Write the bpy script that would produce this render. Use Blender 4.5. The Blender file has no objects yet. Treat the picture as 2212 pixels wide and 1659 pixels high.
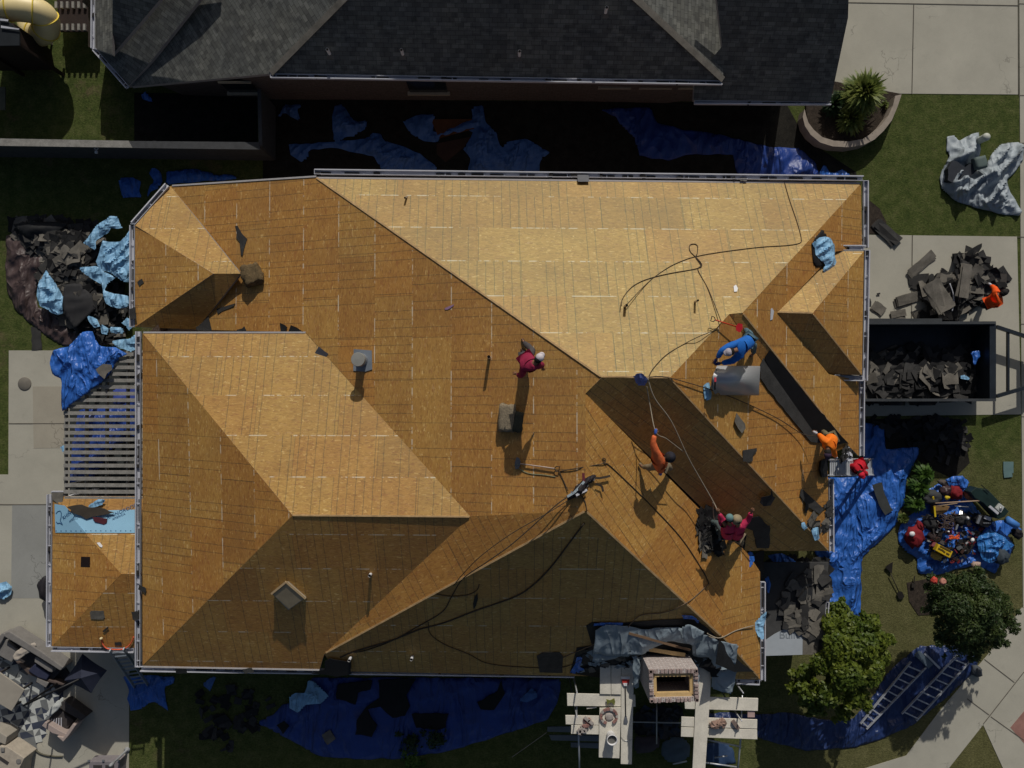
import bpy, bmesh, math, random
from mathutils import Vector, Matrix, noise
R=math.radians
sc=bpy.context.scene; COL=sc.collection
random.seed(7)
# ---------------------------------------------------------------- camera, sky, sun, exposure
CH=29.5; CF=1789.0                      # drone height above the yard (m) and its focal length
cam=bpy.data.cameras.new('camera'); cam_o=bpy.data.objects.new('camera',cam); COL.objects.link(cam_o)
cam_o.location=(0,0,CH); cam_o.rotation_euler=(0,0,0)
cam.sensor_width=36; cam.lens=36*CF/2212; cam.clip_end=500; cam.clip_start=.5
sc.camera=cam_o
SUN_EL=R(32.5); SUN_DX=.15              # sun stands beyond the top of the picture
w=bpy.data.worlds.new('World'); sc.world=w; w.use_nodes=True
nt=w.node_tree; bg=nt.nodes['Background']; sky=nt.nodes.new('ShaderNodeTexSky')
sky.sky_type='NISHITA'; sky.sun_disc=False; sky.sun_elevation=SUN_EL; sky.sun_rotation=R(8.5); sky.altitude=200; sky.dust_density=3; sky.ozone_density=.5
nt.links.new(sky.outputs[0],bg.inputs[0]); bg.inputs[1].default_value=.076
sl=bpy.data.lights.new('sun','SUN'); sl.energy=5.0; sl.angle=R(.5); sl.color=(1,.95,.87)
so=bpy.data.objects.new('sun',sl); COL.objects.link(so)
sd=Vector((SUN_DX,1,0)).normalized()*math.cos(SUN_EL)+Vector((0,0,math.sin(SUN_EL)))
so.rotation_euler=sd.to_track_quat('Z','Y').to_euler(); so.location=(0,20,30)
vs=sc.view_settings; vs.view_transform='Standard'; vs.look='None'; vs.exposure=-.95; vs.gamma=1
# ---------------------------------------------------------------- helpers: survey of the roof
V=dict(a=(368,402),b=(683,382),R1=(1300,815),R2=(1448,815),c=(1265,850),d=(1265,1103),e=(1016,1116),f=(660,718),g=(520,591),
h=(1860,396),i1=(1604,676),j1=(1576,678),i2=(1833,963),i3=(1855,985),i4=(1855,822),j3=(1788,985),k=(1790,1190),u=(1612,1190),
t=(1642,1235),s=(1642,1468),q=(1558,1372),w=(1571,1160),v1=(700,1413),v3=(728,1450),v2=(690,1447),n=(632,1113),w1=(308,1438),w0=(308,720),
p1=(292,487),p2=(461,591),p3=(292,706),p4=(425,712),h2=(1862,536),m1=(1680,675),m2=(1755,677),o1=(1866,543),o2=(1806,543),o3=(1862,810),o4=(1790,808),
x1=(114,1072),x2=(345,1072),x3=(345,1240),x4=(262,1240),x5=(112,1396),x6=(345,1400))
ZV=dict(a=2.7,b=4.5,R1=7.6,R2=7.51,c=7.42,d=7.51,e=6.41,f=4.5,g=3.98,h=3.81,i1=6.39,j1=6.43,i2=3.87,i3=3.6,i4=3.67,j3=3.85,k=3.65,u=3.88,t=3.46,s=3.53,
q=4.71,w=4.47,v1=3.96,v3=3.49,v2=3.65,n=6.25,w1=3.53,w0=4.31,p1=3.21,p2=4.15,p3=3.22,p4=3.16,h2=3.72,m1=5.66,m2=5.62,o1=4.1,o2=4.2,o3=4.05,o4=4.2,
x1=2.6,x2=2.6,x3=3.35,x4=3.35,x5=2.6,x6=2.6)
FACES=dict(B='a b R1 c d e f p4 g',A='b h i1 j1 R2 R1',D='R1 R2 k u c',EU='i1 h h2 o2 m1 o4 i4 i3 i2',EL='j1 R2 k j3',F='c d q w',J='w q s t u',
S2='d v1 v3 s q',S1='e n w1 v2 v1',P='w0 f e n',W='n w1 w0',K='d e v1',L='i1 j1 j3 i2',T1='a p1 p2 g',T2='p1 p2 p3',T3='p2 g p4 p3',H='m1 m2 o1 o2',G='m1 m2 o3 o4',M='m2 o1 o3',
QN='x1 x2 x3 x4',QW='x1 x4 x5',QS='x4 x3 x6 x5')
def P(x,y,z): Z=CH-z; return Vector(((x-1106)/CF*Z,-(y-829.5)/CF*Z,z))
WV={k:P(V[k][0],V[k][1],ZV[k]) for k in V}
def fitplane(pts):                      # z = a X + b Y + c, least squares
    m=Matrix(((0,0,0),(0,0,0),(0,0,0))); r=Vector((0,0,0))
    for p in pts:
        q=Vector((p.x,p.y,1))
        for i in range(3):
            r[i]+=q[i]*p.z
            for j in range(3): m[i][j]+=q[i]*q[j]
    return m.inverted()@r
PL={k:fitplane([WV[v] for v in s.split() if not(k=='EU' and v in('m1','o2','o4')) and not(k=='B' and v=='g')]) for k,s in FACES.items()}
def zs(s,X,Y):
    if isinstance(s,(int,float)): return s
    a,b,c=PL[s] if isinstance(s,str) else s
    return a*X+b*Y+c
def pt(x,y,s=0,l=0):                    # where the sight line through that survey point meets a surface
    if isinstance(s,(int,float)): return P(x,y,s+l)
    a,b,c=PL[s] if isinstance(s,str) else s
    u=(x-1106)/CF; v=-(y-829.5)/CF      # z=a u Z+b v Z+c+l ; z=CH-Z
    Z=(CH-c-l)/(1+a*u+b*v); return Vector((u*Z,v*Z,CH-Z))
def T(i,j,pts): return [(553*i+x/4,414.75*j+y/4) for x,y in pts]
def T1_(i,j,x,y): return (553*i+x/4,414.75*j+y/4)
# ---------------------------------------------------------------- helpers: objects
def tag(o,label=None,cat=None,group=None,kind=None):
    if label: o['label']=label
    if cat: o['category']=cat
    if group: o['group']=group
    if kind: o['kind']=kind
    return o
def empty(name,loc,label=None,cat=None,group=None,kind=None):
    o=bpy.data.objects.new(name,None); COL.objects.link(o); o.location=loc; o.empty_display_size=.2
    return tag(o,label,cat,group,kind)
def wloc(o):
    v=Vector((0,0,0))
    while o: v+=Vector(o.location); o=o.parent
    return v
class MB:
    def __init__(s): s.v=[]; s.f=[]; s.m=[]; s.uv={}
    def add(s,vs,fs,mi=0):
        b=len(s.v); s.v+= [Vector(v) for v in vs]; s.f+=[[b+i for i in f] for f in fs]; s.m+=[mi]*len(fs); return b
    def prism(s,top,th=.05,mi=0,mside=None,down=None):       # top: world points, extruded down by th
        n=len(top); dn=Vector((0,0,-th)) if down is None else down
        a=sum(((top[i].x*top[(i+1)%n].y-top[(i+1)%n].x*top[i].y) for i in range(n)))
        if a<0: top=top[::-1]
        vs=list(top)+[p+dn for p in top]
        b=s.add(vs,[list(range(n)),list(range(2*n-1,n-1,-1))],mi)
        s.f+=[[b+i,b+n+i,b+n+(i+1)%n,b+(i+1)%n] for i in range(n)]; s.m+=[mi if mside is None else mside]*n
    def box(s,c,size,rot=0,mi=0,M=None):
        c=Vector(c); sx,sy,sz=[q/2 for q in size]
        Rm=M if M is not None else Matrix.Rotation(rot,3,'Z')
        vs=[c+Rm@Vector((x,y,z)) for z in (-sz,sz) for x,y in ((-sx,-sy),(sx,-sy),(sx,sy),(-sx,sy))]
        s.add(vs,[[3,2,1,0],[4,5,6,7],[0,1,5,4],[1,2,6,5],[2,3,7,6],[3,0,4,7]],mi)
    def bar(s,a,b,w_,h_,mi=0,up=Vector((0,0,1))):             # box between two points
        a=Vector(a); b=Vector(b); d=(b-a); L=d.length; d.normalize()
        if abs(d.dot(up))>.98: up=Vector((0,1,0))
        x=d.cross(up).normalized(); z=x.cross(d).normalized()
        Rm=Matrix((x,d,z)).transposed(); s.box((a+b)/2,(w_,L,h_),mi=mi,M=Rm)
    def tube(s,pts,r,n=8,mi=0,cap=True):
        pts=[Vector(p) for p in pts]; rr=r if isinstance(r,(list,tuple)) else [r]*len(pts)
        b=len(s.v); px=None
        for i,p in enumerate(pts):
            d=(pts[min(i+1,len(pts)-1)]-pts[max(i-1,0)])
            if d.length<1e-6: d=Vector((0,0,1))
            d.normalize()
            if px is None: px=d.orthogonal().normalized()
            px=(px-d*px.dot(d)); px=px.normalized() if px.length>1e-5 else d.orthogonal().normalized()
            y=d.cross(px)
            for k in range(n):
                a=2*math.pi*k/n; s.v.append(p+(px*math.cos(a)+y*math.sin(a))*rr[i])
        for i in range(len(pts)-1):
            for k in range(n):
                s.f.append([b+i*n+k,b+i*n+(k+1)%n,b+(i+1)*n+(k+1)%n,b+(i+1)*n+k]); s.m.append(mi)
        if cap:
            s.f.append([b+k for k in range(n)][::-1]); s.m.append(mi)
            s.f.append([b+(len(pts)-1)*n+k for k in range(n)]); s.m.append(mi)
    def lathe(s,c,prof,n=20,mi=0,cap=True):                    # prof: (r,z)
        c=Vector(c); b=len(s.v)
        for r_,z in prof:
            for k in range(n): a=2*math.pi*k/n; s.v.append(c+Vector((r_*math.cos(a),r_*math.sin(a),z)))
        for i in range(len(prof)-1):
            for k in range(n): s.f.append([b+i*n+k,b+i*n+(k+1)%n,b+(i+1)*n+(k+1)%n,b+(i+1)*n+k]); s.m.append(mi)
        if cap:
            s.f.append([b+(len(prof)-1)*n+k for k in range(n)]); s.m.append(mi)
    def blob(s,c,rx,ry,rz,n=12,m=8,mi=0,jit=0,rot=0,seed=0):
        c=Vector(c); b=len(s.v); Rm=Matrix.Rotation(rot,3,'Z')
        for i in range(m+1):
            ph=math.pi*i/m-math.pi/2
            for k in range(n):
                a=2*math.pi*k/n; q=Vector((math.cos(ph)*math.cos(a),math.cos(ph)*math.sin(a),math.sin(ph)))
                j=1+jit*noise.noise(q*2.2+Vector((seed,0,c.x*3)))
                s.v.append(c+Rm@Vector((q.x*rx*j,q.y*ry*j,q.z*rz*j)))
        for i in range(m):
            for k in range(n): s.f.append([b+i*n+k,b+i*n+(k+1)%n,b+(i+1)*n+(k+1)%n,b+(i+1)*n+k]); s.m.append(mi)
    def build(s,name,mats,parent=None,smooth=False,origin=None,bevel=0):
        me=bpy.data.meshes.new(name)
        if parent is not None: off=wloc(parent)
        elif origin is not None: off=Vector(origin)
        else:
            n=max(1,len(s.v)); off=Vector((sum(v.x for v in s.v)/n,sum(v.y for v in s.v)/n,min(v.z for v in s.v)))
        me.from_pydata([v-off for v in s.v],[],s.f)
        if not isinstance(mats,(list,tuple)): mats=[mats]
        for m in mats: me.materials.append(m)
        me.polygons.foreach_set('material_index',s.m)
        if smooth: me.polygons.foreach_set('use_smooth',[True]*len(s.f))
        if s.uv:
            ul=me.uv_layers.new(name='UVMap')
            for p in me.polygons:
                fn=s.uv.get(p.index)
                if fn:
                    for li in p.loop_indices: ul.data[li].uv=fn(s.v[me.loops[li].vertex_index])
        me.validate(); me.update()
        o=bpy.data.objects.new(name,me); COL.objects.link(o)
        if parent is not None: o.parent=parent
        else: o.location=off
        if bevel:
            b=o.modifiers.new('Bevel','BEVEL'); b.width=bevel; b.segments=2; b.limit_method='ANGLE'
        return o
# ---------------------------------------------------------------- helpers: materials
def newmat(name):
    m=bpy.data.materials.new(name); m.use_nodes=True; nt=m.node_tree; return m,nt,nt.nodes['Principled BSDF']
class NG:
    def __init__(s,nt): s.nt=nt
    def n(s,t,**k):
        o=s.nt.nodes.new(t)
        for a,b in k.items(): setattr(o,a,b)
        return o
    def l(s,a,b): s.nt.links.new(a,b)
    def m(s,op,a,b=None,c=None):
        o=s.n('ShaderNodeMath',operation=op)
        for i,q in enumerate((a,b,c)):
            if q is None: continue
            if isinstance(q,(int,float)): o.inputs[i].default_value=q
            else: s.l(q,o.inputs[i])
        return o.outputs[0]
    def mix(s,f,a,b,bt='MIX'):
        o=s.n('ShaderNodeMix',data_type='RGBA',blend_type=bt)
        for i,q in ((0,f),(6,a),(7,b)):
            if isinstance(q,(int,float)): o.inputs[i].default_value=q
            elif isinstance(q,tuple): o.inputs[i].default_value=(*q[:3],1)
            else: s.l(q,o.inputs[i])
        return o.outputs[2]
    def ramp(s,f,stops,interp='LINEAR'):
        o=s.n('ShaderNodeValToRGB'); cr=o.color_ramp; cr.interpolation=interp
        while len(cr.elements)<len(stops): cr.elements.new(.5)
        for e,(p,c) in zip(cr.elements,stops): e.position=p; e.color=(*c,1) if isinstance(c,tuple) else (c,c,c,1)
        s.l(f,o.inputs[0]); return o.outputs[0]
    def noise(s,vec,scale,detail=4,rough=.6,dist=0):
        o=s.n('ShaderNodeTexNoise'); o.inputs['Scale'].default_value=scale; o.inputs['Detail'].default_value=detail
        o.inputs['Roughness'].default_value=rough; o.inputs['Distortion'].default_value=dist
        if vec is not None: s.l(vec,o.inputs['Vector'])
        return o.outputs['Fac']
    def mapping(s,vec,sc=(1,1,1),rot=(0,0,0),loc=(0,0,0)):
        o=s.n('ShaderNodeMapping'); o.inputs['Scale'].default_value=sc; o.inputs['Rotation'].default_value=rot; o.inputs['Location'].default_value=loc
        s.l(vec,o.inputs[0]); return o.outputs[0]
    def bump(s,h,strength,dist=.01):
        o=s.n('ShaderNodeBump'); o.inputs['Strength'].default_value=strength; o.inputs['Distance'].default_value=dist; s.l(h,o.inputs['Height']); return o.outputs[0]
def sc3(c,k): return tuple(max(0,min(1,q*k)) for q in c)
MATS={}
def mat(name,col,rough=.7,var=.25,scale=3,bump=0,bscale=40,metal=0,spec=.3,col2=None,fine=0,transm=0):
    if name in MATS: return MATS[name]
    m,nt,bs=newmat(name); g=NG(nt); tc=g.n('ShaderNodeTexCoord').outputs['Object']
    f=g.noise(tc,scale,6,.65); c=g.ramp(f,[(.3,sc3(col,1-var)),(.7,col2 if col2 else sc3(col,1+var))])
    if name.startswith('concrete'):
        c=g.mix(g.ramp(g.noise(tc,1.7,8,.75),[(.56,0.),(.75,.4)]),c,sc3(col,.68)); vo=g.n('ShaderNodeTexVoronoi',feature='DISTANCE_TO_EDGE'); vo.inputs['Scale'].default_value=.35
        nz=g.n('ShaderNodeTexNoise'); nz.inputs['Scale'].default_value=2.; nz.inputs['Detail'].default_value=6; g.l(tc,nz.inputs['Vector']); ad=g.n('ShaderNodeVectorMath',operation='ADD'); g.l(tc,ad.inputs[0]); g.l(nz.outputs['Color'],ad.inputs[1]); g.l(ad.outputs[0],vo.inputs['Vector'])
        c=g.mix(g.m('MULTIPLY',g.m('LESS_THAN',vo.outputs['Distance'],.004),g.ramp(g.noise(tc,.6,2),[(.52,0.),(.56,.5)])),c,sc3(col,.4))
    if fine:
        f2=g.noise(tc,bscale,3,.7); c=g.mix(1,c,g.ramp(f2,[(.3,(1-fine,)*3),(.7,(1,)*3)]),'MULTIPLY')
    g.l(c,bs.inputs['Base Color']); bs.inputs['Roughness'].default_value=rough; bs.inputs['Metallic'].default_value=metal
    bs.inputs['Specular IOR Level'].default_value=spec
    if bump: g.l(g.bump(g.noise(tc,bscale,4,.7),bump,.02),bs.inputs['Normal'])
    MATS[name]=m; return m
def osb_mat(name='osb_decking',seams=1.):
    m,nt,bs=newmat(name); g=NG(nt); uv=g.n('ShaderNodeUVMap'); uv.uv_map='UVMap'; uvo=uv.outputs[0]
    sp=g.n('ShaderNodeSeparateXYZ'); g.l(uvo,sp.inputs[0]); U,Vv=sp.outputs[0],sp.outputs[1]
    dist=g.n('ShaderNodeTexNoise'); dist.inputs['Scale'].default_value=3; g.l(uvo,dist.inputs['Vector'])
    def flakes(rot,sx,sy,seed):
        vo=g.n('ShaderNodeTexVoronoi'); g.l(g.mapping(uvo,(sx,sy,1),(0,0,rot),(seed,seed*2,0)),vo.inputs['Vector']); vo.inputs['Scale'].default_value=1
        s_=g.n('ShaderNodeSeparateColor'); g.l(vo.outputs['Color'],s_.inputs[0]); return s_.outputs[0]
    f1=flakes(R(28),9,34,3); f2=flakes(R(-32),8,30,9); f3=flakes(R(75),10,26,5)
    sel=g.ramp(g.noise(uvo,5,3),[(.45,0.),(.55,1.)])
    f=g.mix(sel,f1,f2); f=g.mix(g.ramp(g.noise(uvo,7,2),[(.55,0.),(.62,1.)]),f,f3)
    c=g.ramp(f,[(0,(.33,.152,.029)),(.3,(.425,.215,.044)),(.75,(.48,.252,.057)),(.9,(.53,.31,.09)),(.98,(.64,.42,.16))])
    big=g.noise(uvo,.9,5,.6); c=g.mix(1,c,g.ramp(big,[(.3,(.88,.76,.64)),(.7,(1.06,1.05,1.02))]),'MULTIPLY'); c=g.mix(g.ramp(f2,[(.86,0.),(.93,.5)]),c,(.3,.09,.02))
    # each sheet its own tone
    row=g.m('FLOOR',g.m('DIVIDE',Vv,1.22)); shift=g.m('MULTIPLY',g.m('MODULO',row,2.),1.22)
    us=g.m('ADD',U,shift); colm=g.m('FLOOR',g.m('DIVIDE',us,2.44))
    cv=g.n('ShaderNodeCombineXYZ'); g.l(row,cv.inputs[0]); g.l(colm,cv.inputs[1])
    wn=g.n('ShaderNodeTexWhiteNoise',noise_dimensions='2D'); g.l(cv.outputs[0],wn.inputs['Vector'])
    c=g.mix(1,c,g.ramp(wn.outputs['Value'],[(0,(.86,.77,.68)),(.35,(1.04,.95,.86)),(.6,(.97,.97,.98)),(1,(1.08,1.1,1.12))]),'MULTIPLY')
    # rafter lines
    sp_=.247; wob=g.m('MULTIPLY',g.m('SUBTRACT',g.noise(g.mapping(uvo,(1,2.5,1)),1.6,3),.5),.045)
    uu=g.m('DIVIDE',g.m('ADD',U,wob),sp_); ci=g.m('FLOOR',uu); fr=g.m('ABSOLUTE',g.m('SUBTRACT',g.m('FRACT',uu),.5))
    cv2=g.n('ShaderNodeCombineXYZ'); g.l(row,cv2.inputs[0]); g.l(ci,cv2.inputs[1])
    wn2=g.n('ShaderNodeTexWhiteNoise',noise_dimensions='2D'); g.l(cv2.outputs[0],wn2.inputs['Vector'])
    on=g.m('GREATER_THAN',wn2.outputs['Value'],.33)
    ln=g.m('MULTIPLY',g.m('LESS_THAN',fr,.05),on)
    ln=g.m('MULTIPLY',ln,g.ramp(g.noise(g.mapping(uvo,(3,9,1)),1,4,.8),[(.35,.35),(.6,1.)]))
    c=g.mix(g.m('MULTIPLY',ln,.66),c,(.07,.03,.01))
    # long seams: pale stripes of bare wood and primer, broken up
    fv=g.m('ABSOLUTE',g.m('SUBTRACT',g.m('FRACT',g.m('DIVIDE',Vv,1.22)),.5)); seam=g.m('GREATER_THAN',fv,.487)
    brk=g.ramp(g.noise(g.mapping(uvo,(1.2,.35,1)),1.5,4,.75),[(.49,0.),(.55,1.)])
    wid=g.m('GREATER_THAN',fv,g.m('SUBTRACT',.5,g.m('MULTIPLY',g.noise(g.mapping(uvo,(2,.3,1)),1.1,3,.7),.024)))
    c=g.mix(g.m('MULTIPLY',g.m('MULTIPLY',wid,brk),.58*seams),c,(.8,.72,.58))
    # short seams
    fu=g.m('ABSOLUTE',g.m('SUBTRACT',g.m('FRACT',g.m('DIVIDE',us,2.44)),.5)); c=g.mix(g.m('MULTIPLY',g.m('GREATER_THAN',fu,.4965),.5),c,(.06,.03,.012))
    # dirt smudges
    c=g.mix(g.ramp(g.noise(uvo,2.3,8,.75),[(.58,0.),(.78,.55)]),c,(.17,.09,.035))
    c=g.mix(g.ramp(g.noise(g.mapping(uvo,(1,1,1),(0,0,0),(9,4,0)),.45,6,.7),[(.5,0.),(.75,.35)]),c,(.24,.115,.035))
    g.l(c,bs.inputs['Base Color']); bs.inputs['Roughness'].default_value=.64; bs.inputs['Specular IOR Level'].default_value=.75; bs.inputs['IOR'].default_value=1.62; bs.inputs['Specular Tint'].default_value=(.5,1,.78,1)
    g.l(g.bump(g.mix(.5,f,g.noise(uvo,40,4)),.08,.004),bs.inputs['Normal'])
    return m
def shingle_mat(name='shingle_roof',base=(.135,.137,.13)):
    m,nt,bs=newmat(name); g=NG(nt); uv=g.n('ShaderNodeUVMap'); uv.uv_map='UVMap'; uvo=uv.outputs[0]
    b=g.n('ShaderNodeTexBrick'); b.offset=.37; b.squash=1; g.l(g.mapping(uvo,(1,1,1)),b.inputs['Vector'])
    b.inputs['Scale'].default_value=1; b.inputs['Brick Width'].default_value=.26; b.inputs['Row Height'].default_value=.13; b.inputs['Mortar Size'].default_value=.006
    b.inputs['Color1'].default_value=(*sc3(base,.82),1); b.inputs['Color2'].default_value=(*sc3(base,1.22),1); b.inputs['Mortar'].default_value=(*sc3(base,.45),1); b.inputs['Bias'].default_value=0
    b2=g.n('ShaderNodeTexBrick'); b2.offset=.5; g.l(g.mapping(uvo,(1,1,1),(0,0,0),(.13,.07,0)),b2.inputs['Vector'])
    b2.inputs['Scale'].default_value=1; b2.inputs['Brick Width'].default_value=.19; b2.inputs['Row Height'].default_value=.145; b2.inputs['Mortar Size'].default_value=0
    b2.inputs['Color1'].default_value=(.7,.7,.7,1); b2.inputs['Color2'].default_value=(1.2,1.2,1.15,1)
    c=g.mix(1,b.outputs[0],b2.outputs[0],'MULTIPLY'); c=g.mix(1,c,g.ramp(g.noise(uvo,60,2),[(.3,(.75,)*3),(.7,(1.15,)*3)]),'MULTIPLY')
    c=g.mix(1,c,g.ramp(g.noise(uvo,.7,4),[(.3,(.85,.87,.9)),(.7,(1.1,1.08,1.03))]),'MULTIPLY')
    g.l(c,bs.inputs['Base Color']); bs.inputs['Roughness'].default_value=.9; bs.inputs['Specular IOR Level'].default_value=.2
    g.l(g.bump(b.outputs['Fac'],-.4,.01),bs.inputs['Normal']); return m
def grass_mat():
    m,nt,bs=newmat('lawn_grass'); g=NG(nt); tc=g.n('ShaderNodeTexCoord').outputs['Object']
    big=g.noise(tc,.28,5,.6); mid=g.noise(tc,2.6,8,.8); fine=g.noise(g.mapping(tc,(1,1.5,1)),13,5,.85)
    green=g.ramp(mid,[(.28,(.028,.05,.013)),(.5,(.075,.096,.028)),(.72,(.14,.148,.06))]); dry=g.ramp(mid,[(.3,(.108,.098,.042)),(.7,(.175,.16,.078))])
    sx=g.n('ShaderNodeSeparateXYZ'); g.l(tc,sx.inputs[0])
    east=g.ramp(g.m('ADD',g.m('MULTIPLY',sx.outputs[1],-.045),g.m('MULTIPLY',big,1.1)),[(.5,0.),(.85,.75)])
    ew=g.m('MULTIPLY',east,g.ramp(g.m('MULTIPLY',sx.outputs[0],.08),[(.6,.15),(.9,1.)]))
    c=g.mix(ew,green,dry)
    c=g.mix(g.ramp(g.noise(tc,3.5,6,.75),[(.55,0.),(.72,.55)]),c,(.105,.095,.045)); wdry=g.m('MULTIPLY',g.ramp(g.noise(tc,.8,6,.7),[(.56,0.),(.68,1.)]),g.ramp(g.m('MULTIPLY',sx.outputs[0],-.08),[(.6,.0),(.9,.8)]))
    c=g.mix(wdry,c,(.14,.11,.065))
    c=g.mix(1,c,g.ramp(fine,[(.3,(.4,.4,.4)),(.7,(1.6,1.6,1.5))]),'MULTIPLY')
    g.l(c,bs.inputs['Base Color']); bs.inputs['Roughness'].default_value=.95; bs.inputs['Specular IOR Level'].default_value=.1
    g.l(g.bump(fine,.9,.04),bs.inputs['Normal']); return m
def brick_mat(name,c1,c2,mortar,scale=1.,bw=.22,rh=.075):
    m,nt,bs=newmat(name); g=NG(nt); uv=g.n('ShaderNodeUVMap'); uv.uv_map='UVMap'
    b=g.n('ShaderNodeTexBrick'); g.l(uv.outputs[0],b.inputs['Vector']); b.inputs['Scale'].default_value=scale
    b.inputs['Brick Width'].default_value=bw; b.inputs['Row Height'].default_value=rh; b.inputs['Mortar Size'].default_value=.012
    b.inputs['Color1'].default_value=(*c1,1); b.inputs['Color2'].default_value=(*c2,1); b.inputs['Mortar'].default_value=(*mortar,1)
    c=g.mix(1,b.outputs[0],g.ramp(g.noise(uv.outputs[0],9,4),[(.3,(.7,)*3),(.7,(1.2,)*3)]),'MULTIPLY')
    g.l(c,bs.inputs['Base Color']); bs.inputs['Roughness'].default_value=.9; g.l(g.bump(b.outputs['Fac'],-.5,.01),bs.inputs['Normal']); return m
def tarp_mat(name,col,rough=.38,spec=.5,metal=0,bs_=9):
    m,nt,bs=newmat(name); g=NG(nt); tc=g.n('ShaderNodeTexCoord').outputs['Object']
    c=g.ramp(g.noise(tc,1.1,5,.6),[(.3,sc3(col,.85)),(.7,sc3(col,1.12))])
    dirt=g.ramp(g.noise(tc,2.6,7,.75),[(.58,0.),(.75,.35)]); c=g.mix(dirt,c,(.09,.08,.07))
    g.l(c,bs.inputs['Base Color']); bs.inputs['Roughness'].default_value=rough; bs.inputs['Specular IOR Level'].default_value=spec; bs.inputs['Metallic'].default_value=metal
    def ridge(sc_,stretch,rot,dist):
        n_=g.noise(g.mapping(tc,(1,stretch,1),(0,0,rot)),sc_,3,.5,dist); return g.m('SUBTRACT',1.,g.m('MULTIPLY',g.m('ABSOLUTE',g.m('SUBTRACT',n_,.5)),4.))
    h=g.m('ADD',g.m('ADD',g.m('POWER',g.m('MAXIMUM',ridge(bs_*.09,.35,.7,1.),0.),2.),g.m('MULTIPLY',g.m('POWER',g.m('MAXIMUM',ridge(bs_*.13,.4,-.5,.8),0.),3.),.8)),g.m('MULTIPLY',g.m('POWER',g.m('MAXIMUM',ridge(bs_*.35,.6,.2,.6),0.),2.),.12))
    g.l(g.bump(h,.9,.13),bs.inputs['Normal']); return m
OSB=osb_mat(); OSB2=osb_mat('osb_decking_tight_seams',.12); SHROOF=shingle_mat(); GRASS=grass_mat()
SHB=mat('shingle_granules_charcoal',(.05,.049,.048),.9,.35,2.5,.4,90,fine=.4); SHG=mat('shingle_granules_grey',(.19,.175,.15),.9,.35,2.5,.4,90,fine=.4); SHK=mat('shingle_underside_black',(.012,.012,.013),.8,.3,3)
FELT=tarp_mat('roofing_felt',(.24,.3,.345),.6,.4,bs_=5); FELTK=mat('black_felt_paper',(.010,.011,.013),.6,.4,3,.4,20)
CONC=mat('concrete_slab',(.47,.45,.375),.88,.1,.55,.15,60,fine=.16); CONC2=mat('concrete_patio_grey',(.34,.345,.325),.88,.12,.5,.15,60,fine=.2); JOINT=mat('joint_grey',(.12,.11,.09),.9,.3,4)  # JOINT is the plain dark grey of the paving joints
WHITE=mat('white_aluminium',(.5,.51,.56),.42,.1,2,0,spec=.5); WHITE2=mat('white_paint_bright',(.75,.75,.76),.5,.06,2); GDARK=mat('gutter_muck',(.03,.028,.027),.9,.5,6,.6,30)
BLUE=tarp_mat('blue_tarpaulin',(.035,.15,.55),.4); NAVY=tarp_mat('navy_tarpaulin',(.018,.038,.13),.4); SKYP=tarp_mat('light_blue_underlayment_sheet',(.26,.5,.74),.5,.4,bs_=7); SHT=tarp_mat('shaded_blue_tarp',(.016,.05,.25),.45,.5,bs_=7); SILV=tarp_mat('silver_tarpaulin',(.34,.39,.43),.55,.4,0,bs_=5); BROWN=tarp_mat('brown_tarpaulin',(.075,.05,.048),.5,bs_=6); DKB=tarp_mat('shaded_pale_blue_sheeting',(.07,.16,.4),.55,.3,bs_=5)  # SHT, DKB: blues darkened for tarps and sheeting lying in shade
WOODG=mat('weathered_grey_lumber',(.3,.29,.265),.85,.25,5,.3,30,fine=.3); WOODL=mat('pale_pine_board',(.74,.7,.6),.75,.12,2.5,.2,20,fine=.12); WOODN=mat('new_yellow_lumber',(.62,.43,.2),.7,.15,4,.2,25,fine=.15)
FASC=mat('fascia_paint',(.3,.28,.27),.6,.1,2); BARK=mat('bark',(.07,.05,.035),.95,.4,8,.8,25); SOIL=mat('mulch',(.055,.042,.032),1,.5,9,.8,30,fine=.5)
ROPE=mat('rope_dark',(.06,.045,.032),.9,.3,9); ROPEL=mat('rope_pale',(.3,.26,.2),.9,.2,9); METAL=mat('galvanised_steel',(.4,.41,.42),.38,.15,3,metal=.7); ALU=mat('aluminium_ladder',(.5,.52,.55),.4,.12,3,metal=.4)
BLACKP=mat('black_plastic',(.012,.012,.014),.5,.3,4); DBOX=mat('dumpster_paint',(.014,.02,.028),.5,.4,2,spec=.4); HOLE=mat('attic_dark',(.006,.005,.005),1,.1,2)
OSBC=mat('cut_osb_edge',(.42,.26,.12),.8,.2,6)
def inpoly(x,y,poly):
    c=False; n=len(poly); j=n-1
    for i in range(n):
        if (poly[i].y>y)!=(poly[j].y>y) and x<(poly[j].x-poly[i].x)*(y-poly[i].y)/(poly[j].y-poly[i].y)+poly[i].x: c=not c
        j=i
    return c
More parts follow.
